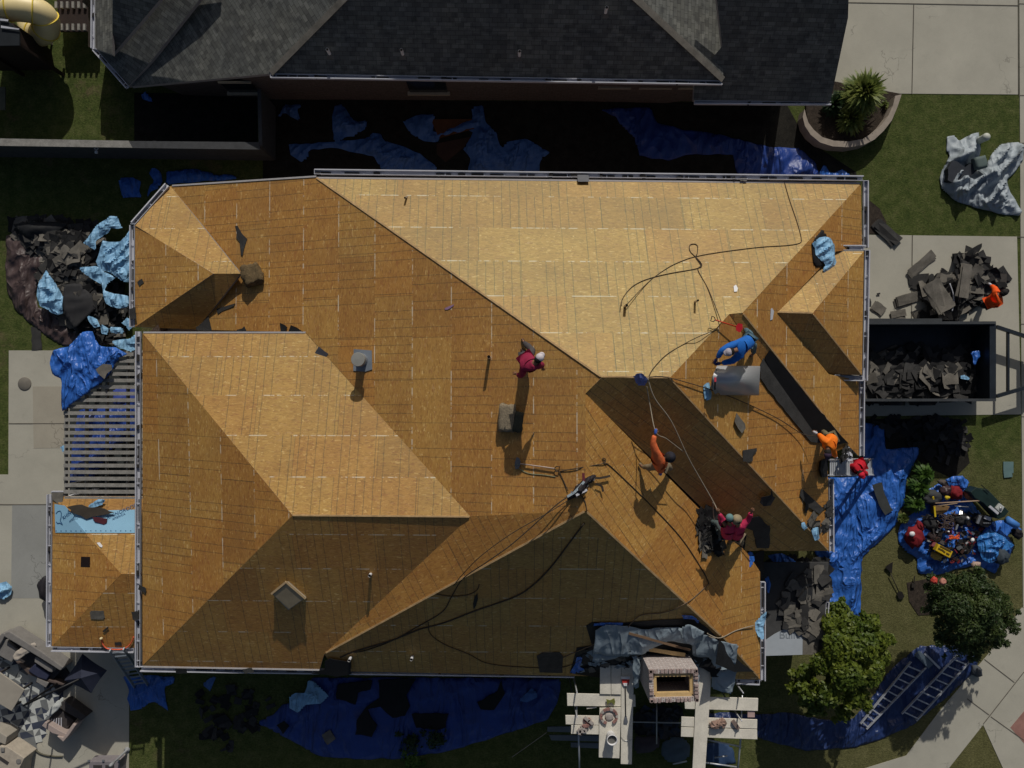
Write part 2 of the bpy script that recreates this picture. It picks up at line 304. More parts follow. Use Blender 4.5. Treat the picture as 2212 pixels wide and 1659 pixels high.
# ---------------------------------------------------------------- ground, drives, walks (setting)
def sheet(name,px,z,m,th=.03,kind='structure',label=None,cat=None,s=None):
    b=MB(); b.prism([pt(x,y,z) for x,y in px],th); o=b.build(name,m); return tag(o,label,cat,None,kind)
b=MB(); b.add([(-70,-60,0),(70,-60,0),(70,60,0),(-70,60,0)],[[0,1,2,3]]); tag(b.build('lawn',GRASS),'green and partly dry lawn around both houses','lawn',kind='structure')
sheet('driveway',[(1780,506),(2197,511),(2206,895),(1780,900)],.012,CONC)
sheet('neighbour_driveway',[(1600,-160),(2198,-160),(2199,204),(1937,202),(1932,207),(1830,206),(1600,206)],.014,CONC)
sheet('sidewalk',[(2201,-160),(2330,-160),(2330,1300),(2210,1312),(2207,895)],.018,CONC)
sheet('walkway',T(3,3,[(600,1730),(850,1659),(1195,1552),(1480,1170),(1830,760),(1900,680),(2120,370),(2192,275),(2900,230),(2900,1900),(2080,1800),(2030,1659),(1860,1285),(1560,1665),(1500,1760)]),.016,CONC)
sheet('patio',[(19,757),(330,757),(330,1430),(279,1450),(278,1760),(-160,1760),(-160,1025),(18,1025)],.015,CONC)
sheet('patio_slab',T(0,2,[(105,1040),(400,1035),(400,1850),(95,1850)]),.02,CONC2)
sheet('patio_slab',T(0,1,[(282,1680),(560,1680),(560,2210),(290,2215)]),.021,mat('concrete_patio_buff',(.42,.385,.31),.88,.1,.8,.15,60,fine=.2))
sheet('paver_inlay',T(3,3,[(2095,1310),(2212,1170),(2400,1180),(2400,1660)]),.022,mat('pink_pavers',(.32,.17,.14),.9,.2,3,.4,30))
b=MB()
for p,q in [((1700,3),(2199,12)),((1974,8),(1970,203)),((2199,-100),(2201,204)),((2201,206),(2330,208)),((2201,309),(2330,311)),((2198,512),(2330,514)),((2205,700),(2330,702)),((2207,900),(2330,903)),((1971,508),(1969,700)),((2201,8),(2330,12))]+\
   [tuple(T(3,3,[p,q])) for p,q in [((1870,720),(2130,920)),((1720,1060),(1910,1200)),((2212,830),(1860,1280)),((1925,1215),(2212,1420))]]+[((19,915),(140,915)),((-100,1090),(100,1090))]:
    a=pt(*p,.024); c=pt(*q,.024); b.bar(a,c,.028,.004)
tag(b.build('paving_joints',JOINT),kind='structure')
sheet('yard_shade_sheet',[(568,214),(1500,221),(1700,226),(1740,300),(1850,372),(1850,420),(568,420)],.008,mat('shade_dark_ground',(.022,.02,.016),1,.5,3,.6,20,fine=.5),.02)  # near-black sheet over the lawn, deepens the shade of the gap
sheet('courtyard_shade_sheet',[(290,200),(556,205),(556,310),(290,305)],.008,MATS['shade_dark_ground'],.02)  # same dark sheet deepens the courtyard shade
sheet('yard_shade_sheet',[(1870,905),(2075,905),(2095,1000),(2060,1035),(1985,1000),(1870,1010)],.008,MATS['shade_dark_ground'],.02)  # dark sheet laid where the dump trailer's shadow falls
# ---------------------------------------------------------------- roofed brick house in the middle
def axis_uv(fk,ax=None,ref=None):
    a,bb,c=PL[fk]; n=Vector((-a,-bb,1)).normalized()
    if ax is None:
        ax=(1,0) if abs(a)>abs(bb) else (0,1)
    v=Vector((ax[0],ax[1],0)); v=(v-n*v.dot(n)).normalized(); u=v.cross(n)
    r=pt(*ref,fk) if ref else Vector((0,0,0)); v0=r.dot(v)-.61; 
    return lambda p:(p.dot(u)+7.3,p.dot(v)-v0+12.2)
house=empty('brick_house',(-1,-.5,0),'brick house with its roof stripped to bare orange and yellow wood decking','house')
UVX=dict(D=((1,-1),None),F=((1,-1),(1400,1000)),G=((1,-.12),None),K=((.5,-1),None),A=(None,(1106,601)),B=(None,(850,600)),S1=(None,(800,1265)),S2=(None,(1200,1196)),P=(None,(800,1077)),W=(None,(381,1200)),EL=(None,(1516,900)),EU=(None,(1728,900)),QW=(None,(195,1300)))
b=MB()
for fk,s in FACES.items():
    n0=len(b.f); lift=.004 if fk in('L',) else 0
    top=[pt(*V[v],fk,lift) for v in s.split()]
    b.prism(top,.14,2 if fk in('D','F','L','G','K','T3') else 0,1); ax,ref=UVX.get(fk,(None,None)); b.uv[n0]=axis_uv(fk,ax,ref)
deck=b.build('roof_deck',[OSB,FASC,OSB2],house)
b=MB()                                   # walls set back under the eaves
def inset(poly,d):
    n=len(poly); a=sum(poly[i].x*poly[(i+1)%n].y-poly[(i+1)%n].x*poly[i].y for i in range(n)); sg=1 if a>0 else -1; out=[]
    for i in range(n):
        p0,p1,p2=poly[i-1],poly[i],poly[(i+1)%n]; d1=(p1-p0).normalized(); d2=(p2-p1).normalized()
        n1=Vector((-d1.y,d1.x,0))*sg; n2=Vector((-d2.y,d2.x,0))*sg; bis=(n1+n2); bis=bis.normalized() if bis.length>1e-4 else n1
        k=d/max(.35,bis.dot(n1)); out.append(p1+bis*k)
    return out
def roofz(X,Y):
    best=None
    for fk,s_ in FACES.items():
        if fk[0]=='Q': continue
        if inpoly(X,Y,[WV[v] for v in s_.split()]): z=zs(fk,X,Y); best=z if best is None else max(best,z)
    return best if best is not None else 2.9
foot=[Vector((*WV_[:2],0)) for WV_ in [pt(372,404,3.1),pt(683,386,3.9),pt(1858,398,3.8),pt(1858,812,3.8),pt(1853,984,3.7),pt(1788,985,3.7),pt(1788,1188,3.6),pt(1642,1192,3.6),pt(1640,1464,3.5),pt(310,1436,3.5),pt(310,714,3.4),pt(294,704,3.2),pt(294,489,3.2)]]
ft=inset(foot,.42); n=len(ft); BRK=brick_mat('red_brown_brick',(.16,.085,.06),(.22,.12,.085),(.3,.27,.23))
for i in range(n):
    p,q=ft[i],ft[(i+1)%n]; L=(q-p).length; d=(q-p).normalized(); ns=max(1,int(L/.4))
    tops=[(p.lerp(q,j/ns),roofz(*p.lerp(q,j/ns)[:2])-.16) for j in range(ns+1)]
    for j in range(ns):
        k=len(b.f); (a0,z0_),(a1,z1_)=tops[j],tops[j+1]
        b.add([a0,a1,a1+Vector((0,0,z1_)),a0+Vector((0,0,z0_))],[[0,1,2,3]]); b.uv[k]=(lambda P_,d=d,p=p:((P_-p).dot(d),P_.z))
b.build('wall',BRK,house)
b=MB(); b.prism([p+Vector((0,0,2.62)) for p in inset(foot,.15)],.05); b.build('soffit',WHITE2,house)
b=MB()                                   # patio roof posts
for x,y in ((122,1390),(122,1082)): p=pt(x,y,2.4); b.box((p.x+.15,p.y,1.2),(.2,.2,2.4))
b.build('post',WHITE2,house)
def gutter(p0,p1,side,z0,z1,par=house,seed=0,w_=.145,dark=0):
    rnd=random.Random(seed); a=pt(*p0,z0); c=pt(*p1,z1); d=(c-a); L=d.length; d.normalize(); o=Vector((d.y,-d.x,0)).normalized()*side
    b=MB(); up=Vector((0,0,1))
    b.bar(a+o*.008,c+o*.008,.014,.11); b.bar(a+o*(w_-.002)+up*.004,c+o*(w_-.002)+up*.004,.034,.118); b.bar(a+o*w_/2-up*.055,c+o*w_/2-up*.055,w_-.02,.01)
    k=int(L/.62)
    for i in range(k+1):
        q=a+d*(.2+i*.62+rnd.uniform(-.05,.05)); 
        if (q-a).length<L: b.bar(q,q+o*w_,.028,.012)
    b.box(a+o*w_/2,(.015,w_,.11) if abs(d.x)>abs(d.y) else (w_,.015,.11))
    g=b.build('gutter',WHITE,par)
    m=MB(); s_=0.1
    while s_<L-.1:
        l=rnd.uniform(.12,.7); 
        if rnd.random()<.7:
            e=min(L-.05,s_+l); q0=a+d*s_+o*w_*.46-up*.03; q1=a+d*e+o*w_*.46-up*.03; m.bar(q0,q1,w_*rnd.uniform(.18,.5),.045)
        if rnd.random()<.28:
            q=a+d*s_+o*w_*rnd.uniform(.1,.6); m.box(q+up*.02,(rnd.uniform(.08,.22),rnd.uniform(.06,.16),.02),rnd.uniform(0,3))
        s_+=l+rnd.uniform(.0,.5)
    if m.v: m.build('shingle_grit',GDARK,g)
    return g
gutter((680,377),(1864,391),-1,4.45,3.85,seed=1); gutter((1864,391),(1864,535),-1,3.7,3.65,seed=2); gutter((1806,541),(1868,541),-1,4.15,4.05,seed=3)
gutter((1867,541),(1862,822),-1,4.0,3.95,seed=4); gutter((1862,812),(1797,811),-1,3.95,4.0,seed=5); gutter((1856,822),(1855,985),-1,3.6,3.5,seed=6)
gutter((1789,1035),(1790,1192),-1,3.6,3.55,seed=7); gutter((1642,1257),(1642,1470),-1,3.4,3.4,seed=8); gutter((1640,1468),(1592,1466),-1,3.42,3.45,seed=9)
gutter((1240,1452),(304,1439),-1,3.45,3.45,seed=10); gutter((304,1440),(305,716),-1,3.45,3.9,seed=11); gutter((292,706),(292,487),-1,3.15,3.15,seed=12); gutter((292,487),(366,403),-1,3.15,2.75,seed=13)
gutter((112,1396),(113,1068),-1,2.55,2.55,seed=14); gutter((290,1399),(112,1396),-1,2.55,2.55,seed=15); gutter((113,1071),(140,1071),-1,2.55,2.55,seed=16)
# white drip edges that show along some deck rims
for p,q,s in [((310,718),(660,718),'P'),((372,401),(683,381),'B'),((684,384),(1858,396),'A'),((310,1440),(690,1447),'S1')]:
    b=MB(); b.bar(pt(*p,s,.012),pt(*q,s,.012),.05,.02); b.build('drip_edge',mat('drip_edge_white',(.45,.43,.43),.6,.1,5),house)
for p,q,s,wd in [((684,384),(1298,813),'A',.05),((1302,814),(1446,815),'A',.05),((632,1113),(1014,1116),'P',.045),((1268,1106),(1556,1372),'F',.05),((1560,1374),(1638,1462),'J',.04),((1448,818),(1788,1188),'EL',.035),((1606,678),(1832,962),'EU',.04),((1684,674),(1753,676),'H',.04),((1757,679),(1860,808),'M',.035),((704,1410),(1262,1105),'K',.05)]:
    b=MB(); b.bar(pt(*p,s,.01),pt(*q,s,.01),wd,.02); b.build('ridge_board',mat('raw_ridge_edge',(.5,.33,.16),.7,.3,5),house)
# vents and pipes, fixed to the deck
def pipe(x,y,s,h=.45,r=.045,m=WHITE2,nm='vent_pipe',tilt=(0,0)):
    b=MB(); p=pt(x,y,s); b.tube([p,p+Vector((tilt[0],tilt[1],h))],r,10,0,False); b.tube([p+Vector((tilt[0],tilt[1],h-.02)),p+Vector((tilt[0],tilt[1],h-.015))],r*.75,10,1); return b.build(nm,[m,HOLE],house,True)
pipe(1057,772,'B',.55); pipe(879,425,'A',.3,.03,METAL,'vent_pipe',(-.02,-.1)); pipe(1350,662,'A',.35,.04,METAL); pipe(1501,652,'A',.4,.03,METAL); pipe(801,1240,'S1',.22); pipe(758,1420,'S1',.3); pipe(891,1418,'S2',.3)
p=pt(783,778,'B'); fl=MB(); a_,b_,c_=PL['B']
fl.prism([pt(x,y,'B',.03) for x,y in ((764,754),(803,757),(804,798),(788,803),(763,801))],.025); fv=fl.build('flue_vent',mat('vent_grey_blue',(.19,.22,.26),.5,.12,3),house)
b=MB(); b.lathe(p,[(.2,.02),(.16,.12),(.13,.3),(.13,.62)],20); b.build('flue_pipe',METAL,fv,True)
b=MB(); b.lathe(p,[(.13,.6),(.2,.62),(.2,.72),(.19,.74),(.0,.75)],24); b.build('flue_cap',mat('vent_cap',(.27,.27,.25),.7,.1,3),fv)
b=MB(); hp=[pt(x,y,'S1') for x,y in ((588,1281),(620,1256),(662,1290),(640,1320),(620,1330))]
b.prism([pt(588,1283,'S1',.2),pt(619,1259,'S1',.2),pt(658,1293,'S1',.2),pt(623,1318,'S1',.2)],.3); dv=b.build('dormer_vent',mat('dormer_vent_sides',(.3,.28,.24),.7,.1,3),house)
b=MB()
for q in (((586,1283),(618,1257)),((618,1257),(660,1293))): b.bar(pt(*q[0],'S1',.22),pt(*q[1],'S1',.22),.06,.03)
b.build('vent_trim',mat('bare_trim',(.5,.36,.2),.7,.1,3),dv)
b=MB(); b.prism([pt(590,1284,'S1',.225),pt(619,1261,'S1',.225),pt(656,1293,'S1',.225),pt(624,1316,'S1',.225)],.02); b.build('vent_lid',mat('vent_lid_felt',(.36,.29,.19),.8,.15,3),dv)
# hole in the patio roof
b=MB(); b.prism([pt(x,y,'QW',.008) for x,y in T(0,2,[(700,1492),(778,1494),(777,1583),(697,1580)])],.02); b.build('roof_opening',mat('opening_dark',(.012,.006,.006),1,.2,3),house)
# chimney
CB=brick_mat('chimney_brick',(.33,.25,.23),(.4,.33,.31),(.56,.54,.52),1,.2,.07)
tp=[pt(x,y,5.5) for x,y in T(2,3,[(1180,806),(1606,800),(1612,1082),(1190,1092)])]; th=.16
cx=sum((q for q in tp),Vector())/4; ins=[q+(cx-q)*.0 for q in tp]; inn=inset(tp,.13); base=[Vector((q.x,q.y,2.5)) for q in tp]
b=MB(); n0=0
for i in range(4):
    k=len(b.f); b.add([base[i],base[(i+1)%4],tp[(i+1)%4],tp[i]],[[0,1,2,3]]); d=(tp[(i+1)%4]-tp[i]).normalized(); b.uv[k]=(lambda P_,d=d,o=tp[i]:((P_-o).dot(d),P_.z))
    k=len(b.f); b.add([tp[i],tp[(i+1)%4],inn[(i+1)%4],inn[i]],[[0,1,2,3]]); b.uv[k]=(lambda P_,d=d,o=tp[i]:((P_-o).cross(d).z+.03,(P_-o).dot(d)))
    k=len(b.f); b.add([inn[i],inn[(i+1)%4],inn[(i+1)%4]-Vector((0,0,1.6)),inn[i]-Vector((0,0,1.6))],[[0,1,2,3]]); b.uv[k]=(lambda P_,d=d,o=tp[i]:((P_-o).dot(d),P_.z))
ch=b.build('chimney',CB,house)
b=MB(); b.prism([q-Vector((0,0,1.3)) for q in inn],.05); b.build('flue_floor',HOLE,ch)
fr=[q-Vector((0,0,.12)) for q in inset(tp,.18)]; b=MB()
for i in range(4):
    b.bar(fr[i],fr[(i+1)%4],.1 if i%2 else .13,.09 if i%2 else .12)
b.build('timber_frame',WOODN,ch)
rb=random.Random(5); RIMB=mat('rim_brick',(.34,.26,.24),.9,.35,9)
for i in range(4):                       # ragged course of half laid bricks round the rim
    p0,p1=tp[i],tp[(i+1)%4]; L=(p1-p0).length; d=(p1-p0)/L; inn_=(cx-(p0+p1)/2).normalized(); k=int(L/.105)
    for j in range(k):
        if rb.random()<.88: b=MB(); b.box(p0+d*(j+.5)*L/k+inn_*.055+Vector((0,0,.03)),(rb.uniform(.06,.075),rb.uniform(.09,.12),.06),math.atan2(d.y,d.x)+rb.uniform(-.08,.08)); b.build('rim_brick',RIMB,ch)
# roofing felt and leftover shingles round the chimney, kept as parts of the house
def slab(name,px,s,l,m,par=None,th=.02,lab=None,cat=None,grp=None,jit=0,seed=1,mside=None):
    r=random.Random(seed); q=[]
    if jit:
        n=len(px)
        for i in range(n):
            a=px[i]; c=px[(i+1)%n]; L=math.hypot(c[0]-a[0],c[1]-a[1]); k=max(1,int(L/9))
            for j in range(k): t_=j/k; q.append((a[0]+(c[0]-a[0])*t_+r.uniform(-jit,jit),a[1]+(c[1]-a[1])*t_+r.uniform(-jit,jit)))
    else: q=px
    b=MB(); b.prism([pt(x,y,s,l) for x,y in q],th); o=b.build(name,m,par)
    return tag(o,lab,cat,grp)
slab('felt_layer',T(2,3,[(640,430),(690,400),(950,405),(1250,380),(1470,370),(1600,385),(1690,450),(1800,560),(1800,800),(1450,890),(820,890),(500,840),(560,620),(690,600)]),'S2',.02,FELTK,house)
slab('felt_layer',T(2,3,[(1790,545),(1880,650),(1990,760),(2090,825),(1920,830),(1760,760)]),'J',.03,FELTK,house)
# old shingles left on the slopes to the right
slab('old_shingles',[(1664,757),(1672,765),(1700,800),(1748,863),(1774,890),(1800,922),(1833,957),(1800,960),(1778,958),(1740,915),(1690,850),(1651,772)],'L',.035,SHK,house,.03,jit=1.5,seed=3)
slab('old_shingles',[(1651,772),(1643,788),(1642,817),(1690,880),(1735,935),(1752,955),(1800,962),(1780,935),(1740,885),(1690,825)],'EL',.06,SHB,house,.04,jit=1.2,seed=4)
# pale underlayment sheet on the patio roof
SK2=mat('printed_underlayment_blue',(.27,.5,.68),.55,.06,1.2); INK=mat('printed_ink_navy',(.03,.1,.22),.6,.1,5)
lay=T(0,2,[(470,1040),(560,1050),(650,1140),(1164,1085),(1164,1287),(478,1284)])
slab('underlayment',T(0,2,[(471,1037),(560,1052),(640,1140),(628,1158),(742,1286),(478,1284)]),'QW',.02,SK2,house,.008); slab('underlayment',T(0,2,[(620,1100),(1164,1085),(1164,1287),(742,1286),(617,1142)]),'QN',.02,SK2,house,.008)
def ptxt(s,x,y,fk,size,rot,par,l=.034,nm='printed_text'):
    cu=bpy.data.curves.new(nm,'FONT'); cu.body=s; cu.size=size; cu.extrude=.001; cu.space_character=1.05
    o=bpy.data.objects.new(nm,cu); COL.objects.link(o); a,bb,c=PL[fk]; nrm=Vector((-a,-bb,1)).normalized()
    xd=Vector((math.cos(rot),math.sin(rot),0)); xd=(xd-nrm*xd.dot(nrm)).normalized(); yd=nrm.cross(xd)
    M=Matrix((xd,yd,nrm)).transposed().to_4x4(); M.translation=pt(x,y,fk,l)-wloc(par)
    dg=bpy.context.evaluated_depsgraph_get(); me=bpy.data.meshes.new_from_object(o.evaluated_get(dg)); bpy.data.objects.remove(o)
    me.transform(M); me.materials.clear(); me.materials.append(INK); o=bpy.data.objects.new(nm,me); COL.objects.link(o); o.parent=par; return o
ptxt('RHINO',137,1123,'QW',.16,R(33),house); ptxt('AMERICA',150,1129,'QW',.09,R(33),house); ptxt('RHINOROOF',232,1122,'QN',.16,R(27),house); ptxt('AMERICA',243,1124,'QN',.1,R(27),house)
b=MB()                                   # outline emblem of a horned head printed on the sheet
em=T(0,2,[(482,1120),(500,1100),(520,1095),(530,1115),(528,1150),(520,1180),(540,1215),(515,1200),(498,1205),(485,1190)])
for i in range(len(em)-1): b.bar(pt(*em[i],'QW',.034),pt(*em[i+1],'QW',.034),.02,.003)
b.build('printed_emblem',INK,house)
b=MB()
for k in range(16):
    x=484+k*43; b.box(pt(*T1_(0,2,x,1268),'QN' if x>735 else 'QW',.034),(.035,.02,.002))
b.build('printed_marks',INK,house)
# ---------------------------------------------------------------- neighbour house beyond the shaded gap
nb=empty('neighbour_house',(-2,14,0),'neighbour house with dark grey shingle roof and white gutters along the shaded gap','house')
def planeof(*p): return fitplane([P(*q) for q in p])
SM=planeof((585,158,3.3),(1562,174,3.3),(740,0,4.45)); SW=planeof((585,158,3.3),(285,188,1.75),(740,0,4.4)); SE_=planeof((1562,174,3.3),(1566,0,3.3),(1375,0,4.5))
SG=planeof((1500,217,2.75),(1793,219,2.8),(1832,38,4.2)); SD=planeof((205,105,1.9),(277,188,1.75),(430,0,3.4)); SWW=planeof((205,105,1.9),(205,0,1.9),(243,0,2.4)); SX=planeof((243,118,2.1),(345,0,3.6),(243,-20,3.5))
nf=[(SM,[(585,159),(1562,174),(1375,0),(1290,-80),(820,-80),(740,0)]),(SW,[(585,159),(740,0),(820,-80),(470,-80),(430,0),(316,145),(284,187)]),(SE_,[(1562,174),(1566,0),(1566,-80),(1290,-80),(1375,0)]),
 (SG,[(1498,216),(1794,219),(1832,38),(1835,-75),(1540,-75),(1560,100),(1500,170)]),(SD,[(208,106),(278,186),(316,145),(430,0),(470,-80),(400,-80),(345,0),(243,118)]),(SWW,[(209,-80),(209,106),(243,118),(243,-80)]),(SX,[(243,118),(345,0),(400,-80),(243,-80)])]
b=MB()
for pl,px in nf:
    k=len(b.f); b.prism([pt(x,y,pl) for x,y in px],.16,0,1)
    a,bb,c=pl; n_=Vector((-a,-bb,1)).normalized(); v_=Vector((a,bb,0)); v_=(v_-n_*v_.dot(n_)).normalized(); u_=v_.cross(n_)
    b.uv[k]=(lambda p_,u_=u_,v_=v_:(p_.dot(u_),p_.dot(v_)))
nroof=b.build('roof',[SHROOF,FASC],nb)
for p,q,pl in [((585,158),(820,-80),SM),((1562,172),(1290,-80),SE_)]: b=MB(); b.bar(pt(*p,pl,.03),pt(*q,pl,.03),.2,.03); b.build('hip_cap',SHG,nroof)
# main ridge out of the frame gives the long shade between the houses
b=MB(); rr=[P(820,-80,5.45),P(1290,-80,5.45)]; ry=17.5
ridge=[Vector((-1.6,ry,8.6)),Vector((1.2,ry,8.6))]
q0,q1=pt(820,-80,SM),pt(1290,-80,SM); k=len(b.f)
b.add([q0,q1,ridge[1],ridge[0]],[[0,1,2,3]]); w0=pt(470,-80,SW); w1_=Vector((-9,ry,4.6)); b.add([w0,q0,ridge[0],w1_],[[0,1,2,3]]); e1=pt(1566,-80,SE_); b.add([q1,e1,Vector((e1.x,ry,3.4)),ridge[1]],[[0,1,2,3]])
for kk in range(k,len(b.f)): b.uv[kk]=(lambda p_:(p_.x,p_.y))
b.build('upper_roof',SHROOF,nb)
gutter((585,160),(1560,175),1,3.25,3.25,nb,21,.12); gutter((207,-60),(206,105),1,1.9,1.9,nb,22,.12); gutter((207,104),(279,186),1,1.85,1.75,nb,23,.12); gutter((1500,218),(1794,220),1,2.7,2.7,nb,24,.1)
b=MB(); NBK=brick_mat('dark_neighbour_brick',(.085,.056,.046),(.12,.082,.066),(.11,.1,.09))
def wall(p,q,z1,b=b):
    k=len(b.f); b.add([p,q,q+Vector((0,0,z1)),p+Vector((0,0,z1))],[[0,1,2,3]]); d=(q-p).normalized(); b.uv[k]=(lambda P_,d=d,p=p:((P_-p).dot(d),P_.z))
wp=[P(395,205,0),P(560,211,0),P(562,215,0),P(1180,217,0),P(1440,223,0),P(1470,219,0),P(1660,222,0)]
for i in range(len(wp)-1): wall(wp[i],wp[i+1],1.9 if i<1 else 2.9)
wall(P(240,140,0),wp[0],1.6); wall(P(240,60,0),P(240,140,0),1.6); wall(Vector((-12.9,17,0)),P(240,60,0),2.0); wall(wp[-1],Vector((9.2,10.1,0)),2.4); wall(Vector((9.6,10.1,0)),Vector((9.6,18,0)),2.5)
b.build('wall',NBK,nb)
def nwin(x,xw,z0,z1):
    i0=P(x,216.5,0); yy=i0.y-.012; a=Vector((P(x,200,1.6).x,yy,z0)); ww=xw
    b=MB(); b.box((a.x+ww/2,yy,(z0+z1)/2),(ww,.05,z1-z0)); wn_=b.build('window',mat('window_glass_dark',(.02,.025,.03),.15,.1,2,spec=.6),nb)
    b=MB(); b.box((a.x+ww/2,yy-.05,z0-.04),(ww+.16,.12,.08)); b.build('sill',mat('cream_stone',(.42,.36,.27),.8,.15,5),wn_)
    b=MB(); b.box((a.x+ww/2,yy-.02,z1+.04),(ww+.1,.06,.08)); b.build('lintel',mat('cream_stone',(.42,.36,.27)),wn_)
for x in (1298,1387,1472): nwin(x,.95,1.5,2.1)
nwin(880,1.3,.9,2.2); nwin(480,1.0,.9,1.8)
for x,y,pl in ((712,116,SM),(870,117,SM),(1122,120,SM),(1308,27,SM)):
    b=MB(); p=pt(x,y,pl); b.tube([p,p+Vector((0,0,.35))],.05,10,0,False); b.tube([p+Vector((0,0,.33)),p+Vector((0,0,.335))],.035,10,1); b.prism([pt(x+dx,y+dy,pl,.015) for dx,dy in ((-5,2),(5,2),(8,12),(-7,12))],.01,2); b.build('vent_pipe',[WHITE2,HOLE,SHG],nb)
# ---------------------------------------------------------------- cloth, debris and other builders
def near(x,y,poly):
    best=None; bd=1e9; n=len(poly); p=Vector((x,y))
    for i in range(n):
        a=Vector(poly[i][:2]); c=Vector(poly[(i+1)%n][:2]); d=c-a; L=d.length_squared
        t_=0 if L<1e-9 else max(0,min(1,(p-a).dot(d)/L)); q=a+d*t_; e=(p-q).length
        if e<bd: bd=e; best=q
    return best,bd
def crumple(x,y,sd,dirn,fs):
    c,s_=math.cos(dirn),math.sin(dirn); u=x*c+y*s_; v=-x*s_+y*c
    wv=noise.noise(Vector((u*.6,v*.6,sd)))*.9
    a=1-abs(noise.noise(Vector((u*.55*fs+wv,v*1.9*fs+wv,sd)))*2)
    b_=1-abs(noise.noise(Vector((u*1.7*fs,v*1.3*fs+wv*2,sd+7)))*2)
    c_=1-abs(noise.noise(Vector((u*4.2*fs+wv,v*5.1*fs,sd+13)))*2)
    return max(0,a)**2*.7+max(0,b_)**2*.22+max(0,c_)**1.6*.14
def cloth(name,px,s,m,amp=.12,cell=.09,label=None,cat='tarpaulin',grp=None,base=.02,dirn=.3,fs=1.,seed=0,dome=0,jag=2.,droop=None,par=None,th=.006):
    flat=name=='plastic_sheet' 
    r=random.Random(seed+11); poly=[]
    n=len(px)
    for i in range(n):
        a=px[i]; c=px[(i+1)%n]; L=math.hypot(c[0]-a[0],c[1]-a[1]); k=max(1,int(L/12))
        for j in range(k): t_=j/k; poly.append(pt(a[0]+(c[0]-a[0])*t_+r.uniform(-jag,jag)*(j>0),a[1]+(c[1]-a[1])*t_+r.uniform(-jag,jag)*(j>0),s,base))
    x0=min(p.x for p in poly); x1=max(p.x for p in poly); y0=min(p.y for p in poly); y1=max(p.y for p in poly)
    nx=int((x1-x0)/cell)+2; ny=int((y1-y0)/cell)+2; ins={}
    for i in range(nx+1):
        for j in range(ny+1): ins[i,j]=inpoly(x0+i*cell,y0+j*cell,poly)
    idx={}; b=MB()
    def vert(i,j):
        if (i,j) in idx: return idx[i,j]
        x,y=x0+i*cell,y0+j*cell; q,e=near(x,y,poly)
        if not ins[i,j] or e<cell*.35: x,y=q; e=0
        ed=min(1,e/.3); h=base+amp*(.12+.88*ed)*crumple(x,y,seed*3.7,dirn,fs)+dome*min(1,e/.8)**.7
        if droop: h+=droop(x,y)
        b.v.append(Vector((x,y,zs(s,x,y)+h))); idx[i,j]=len(b.v)-1; return idx[i,j]
    for i in range(nx):
        for j in range(ny):
            if ins[i,j]+ins[i+1,j]+ins[i+1,j+1]+ins[i,j+1]>=2:
                b.f.append([vert(i,j),vert(i+1,j),vert(i+1,j+1),vert(i,j+1)]); b.m.append(0)
    if not b.f: return None
    o=b.build(name,m,par,not flat)
    if th: md=o.modifiers.new('Solidify','SOLIDIFY'); md.thickness=th; md.offset=1
    if par is None: tag(o,label,cat,grp)
    return o
def ragged(w_,h_,r,rag=.25,n=10):
    out=[]
    per=[(-w_/2,-h_/2),(w_/2,-h_/2),(w_/2,h_/2),(-w_/2,h_/2)]
    for i in range(4):
        a=per[i]; c=per[(i+1)%4]; k=3 if i%2==0 else 2
        for j in range(k):
            t_=j/k; jx=r.uniform(-rag,rag)*h_*.35; out.append((a[0]+(c[0]-a[0])*t_+jx*(j>0),a[1]+(c[1]-a[1])*t_+jx*(j>0)))
    return out
def piece(b,c,w_,h_,ang,tilt,r,mi=0,th=.012,rag=.3,n=None):
    sh=ragged(w_,h_,r,rag); Rm=Matrix.Rotation(ang,3,'Z'); tl=Matrix.Rotation(tilt[0],3,'X')@Matrix.Rotation(tilt[1],3,'Y')
    if n is not None: tl=Vector((0,0,1)).rotation_difference(n).to_matrix()@tl
    bend=r.uniform(-.25,.25)
    top=[c+tl@(Rm@Vector((x,y,bend*x*x))) for x,y in sh]; b.prism(top,th,mi)
def nrm(s):
    if isinstance(s,(int,float)): return Vector((0,0,1))
    a,bb,c=PL[s] if isinstance(s,str) else s; return Vector((-a,-bb,1)).normalized()
def debris(name,px,s,n,size,height,mats,label,cat='shingle pile',seed=0,ar=2.6,tilt=.35,blobs=True,par=None):
    r=random.Random(seed); poly=[pt(x,y,s) for x,y in px]; x0=min(p.x for p in poly); x1=max(p.x for p in poly); y0=min(p.y for p in poly); y1=max(p.y for p in poly)
    b=MB(); c=0
    while c<n:
        x,y=r.uniform(x0,x1),r.uniform(y0,y1)
        if not inpoly(x,y,poly): continue
        q,e=near(x,y,poly); hh=height*min(1,e/.7)*(.6+.6*noise.noise(Vector((x*.8,y*.8,seed))))
        z=zs(s,x,y)+.02+max(0,hh)*r.uniform(.75,1.05)+r.uniform(0,.03); w_=r.uniform(*size); a=r.gauss(.6,.9)
        piece(b,Vector((x,y,z)),w_*1.6,w_*1.6/r.uniform(1.1,ar),a,(r.gauss(0,tilt*.6),r.gauss(0,tilt*.6)),r,r.randrange(len(mats)),.015,.35,nrm(s)); c+=1
    o=b.build(name,mats,par); 
    if par is None: tag(o,label,cat,kind='stuff')
    else: o['kind']='stuff'
    return o
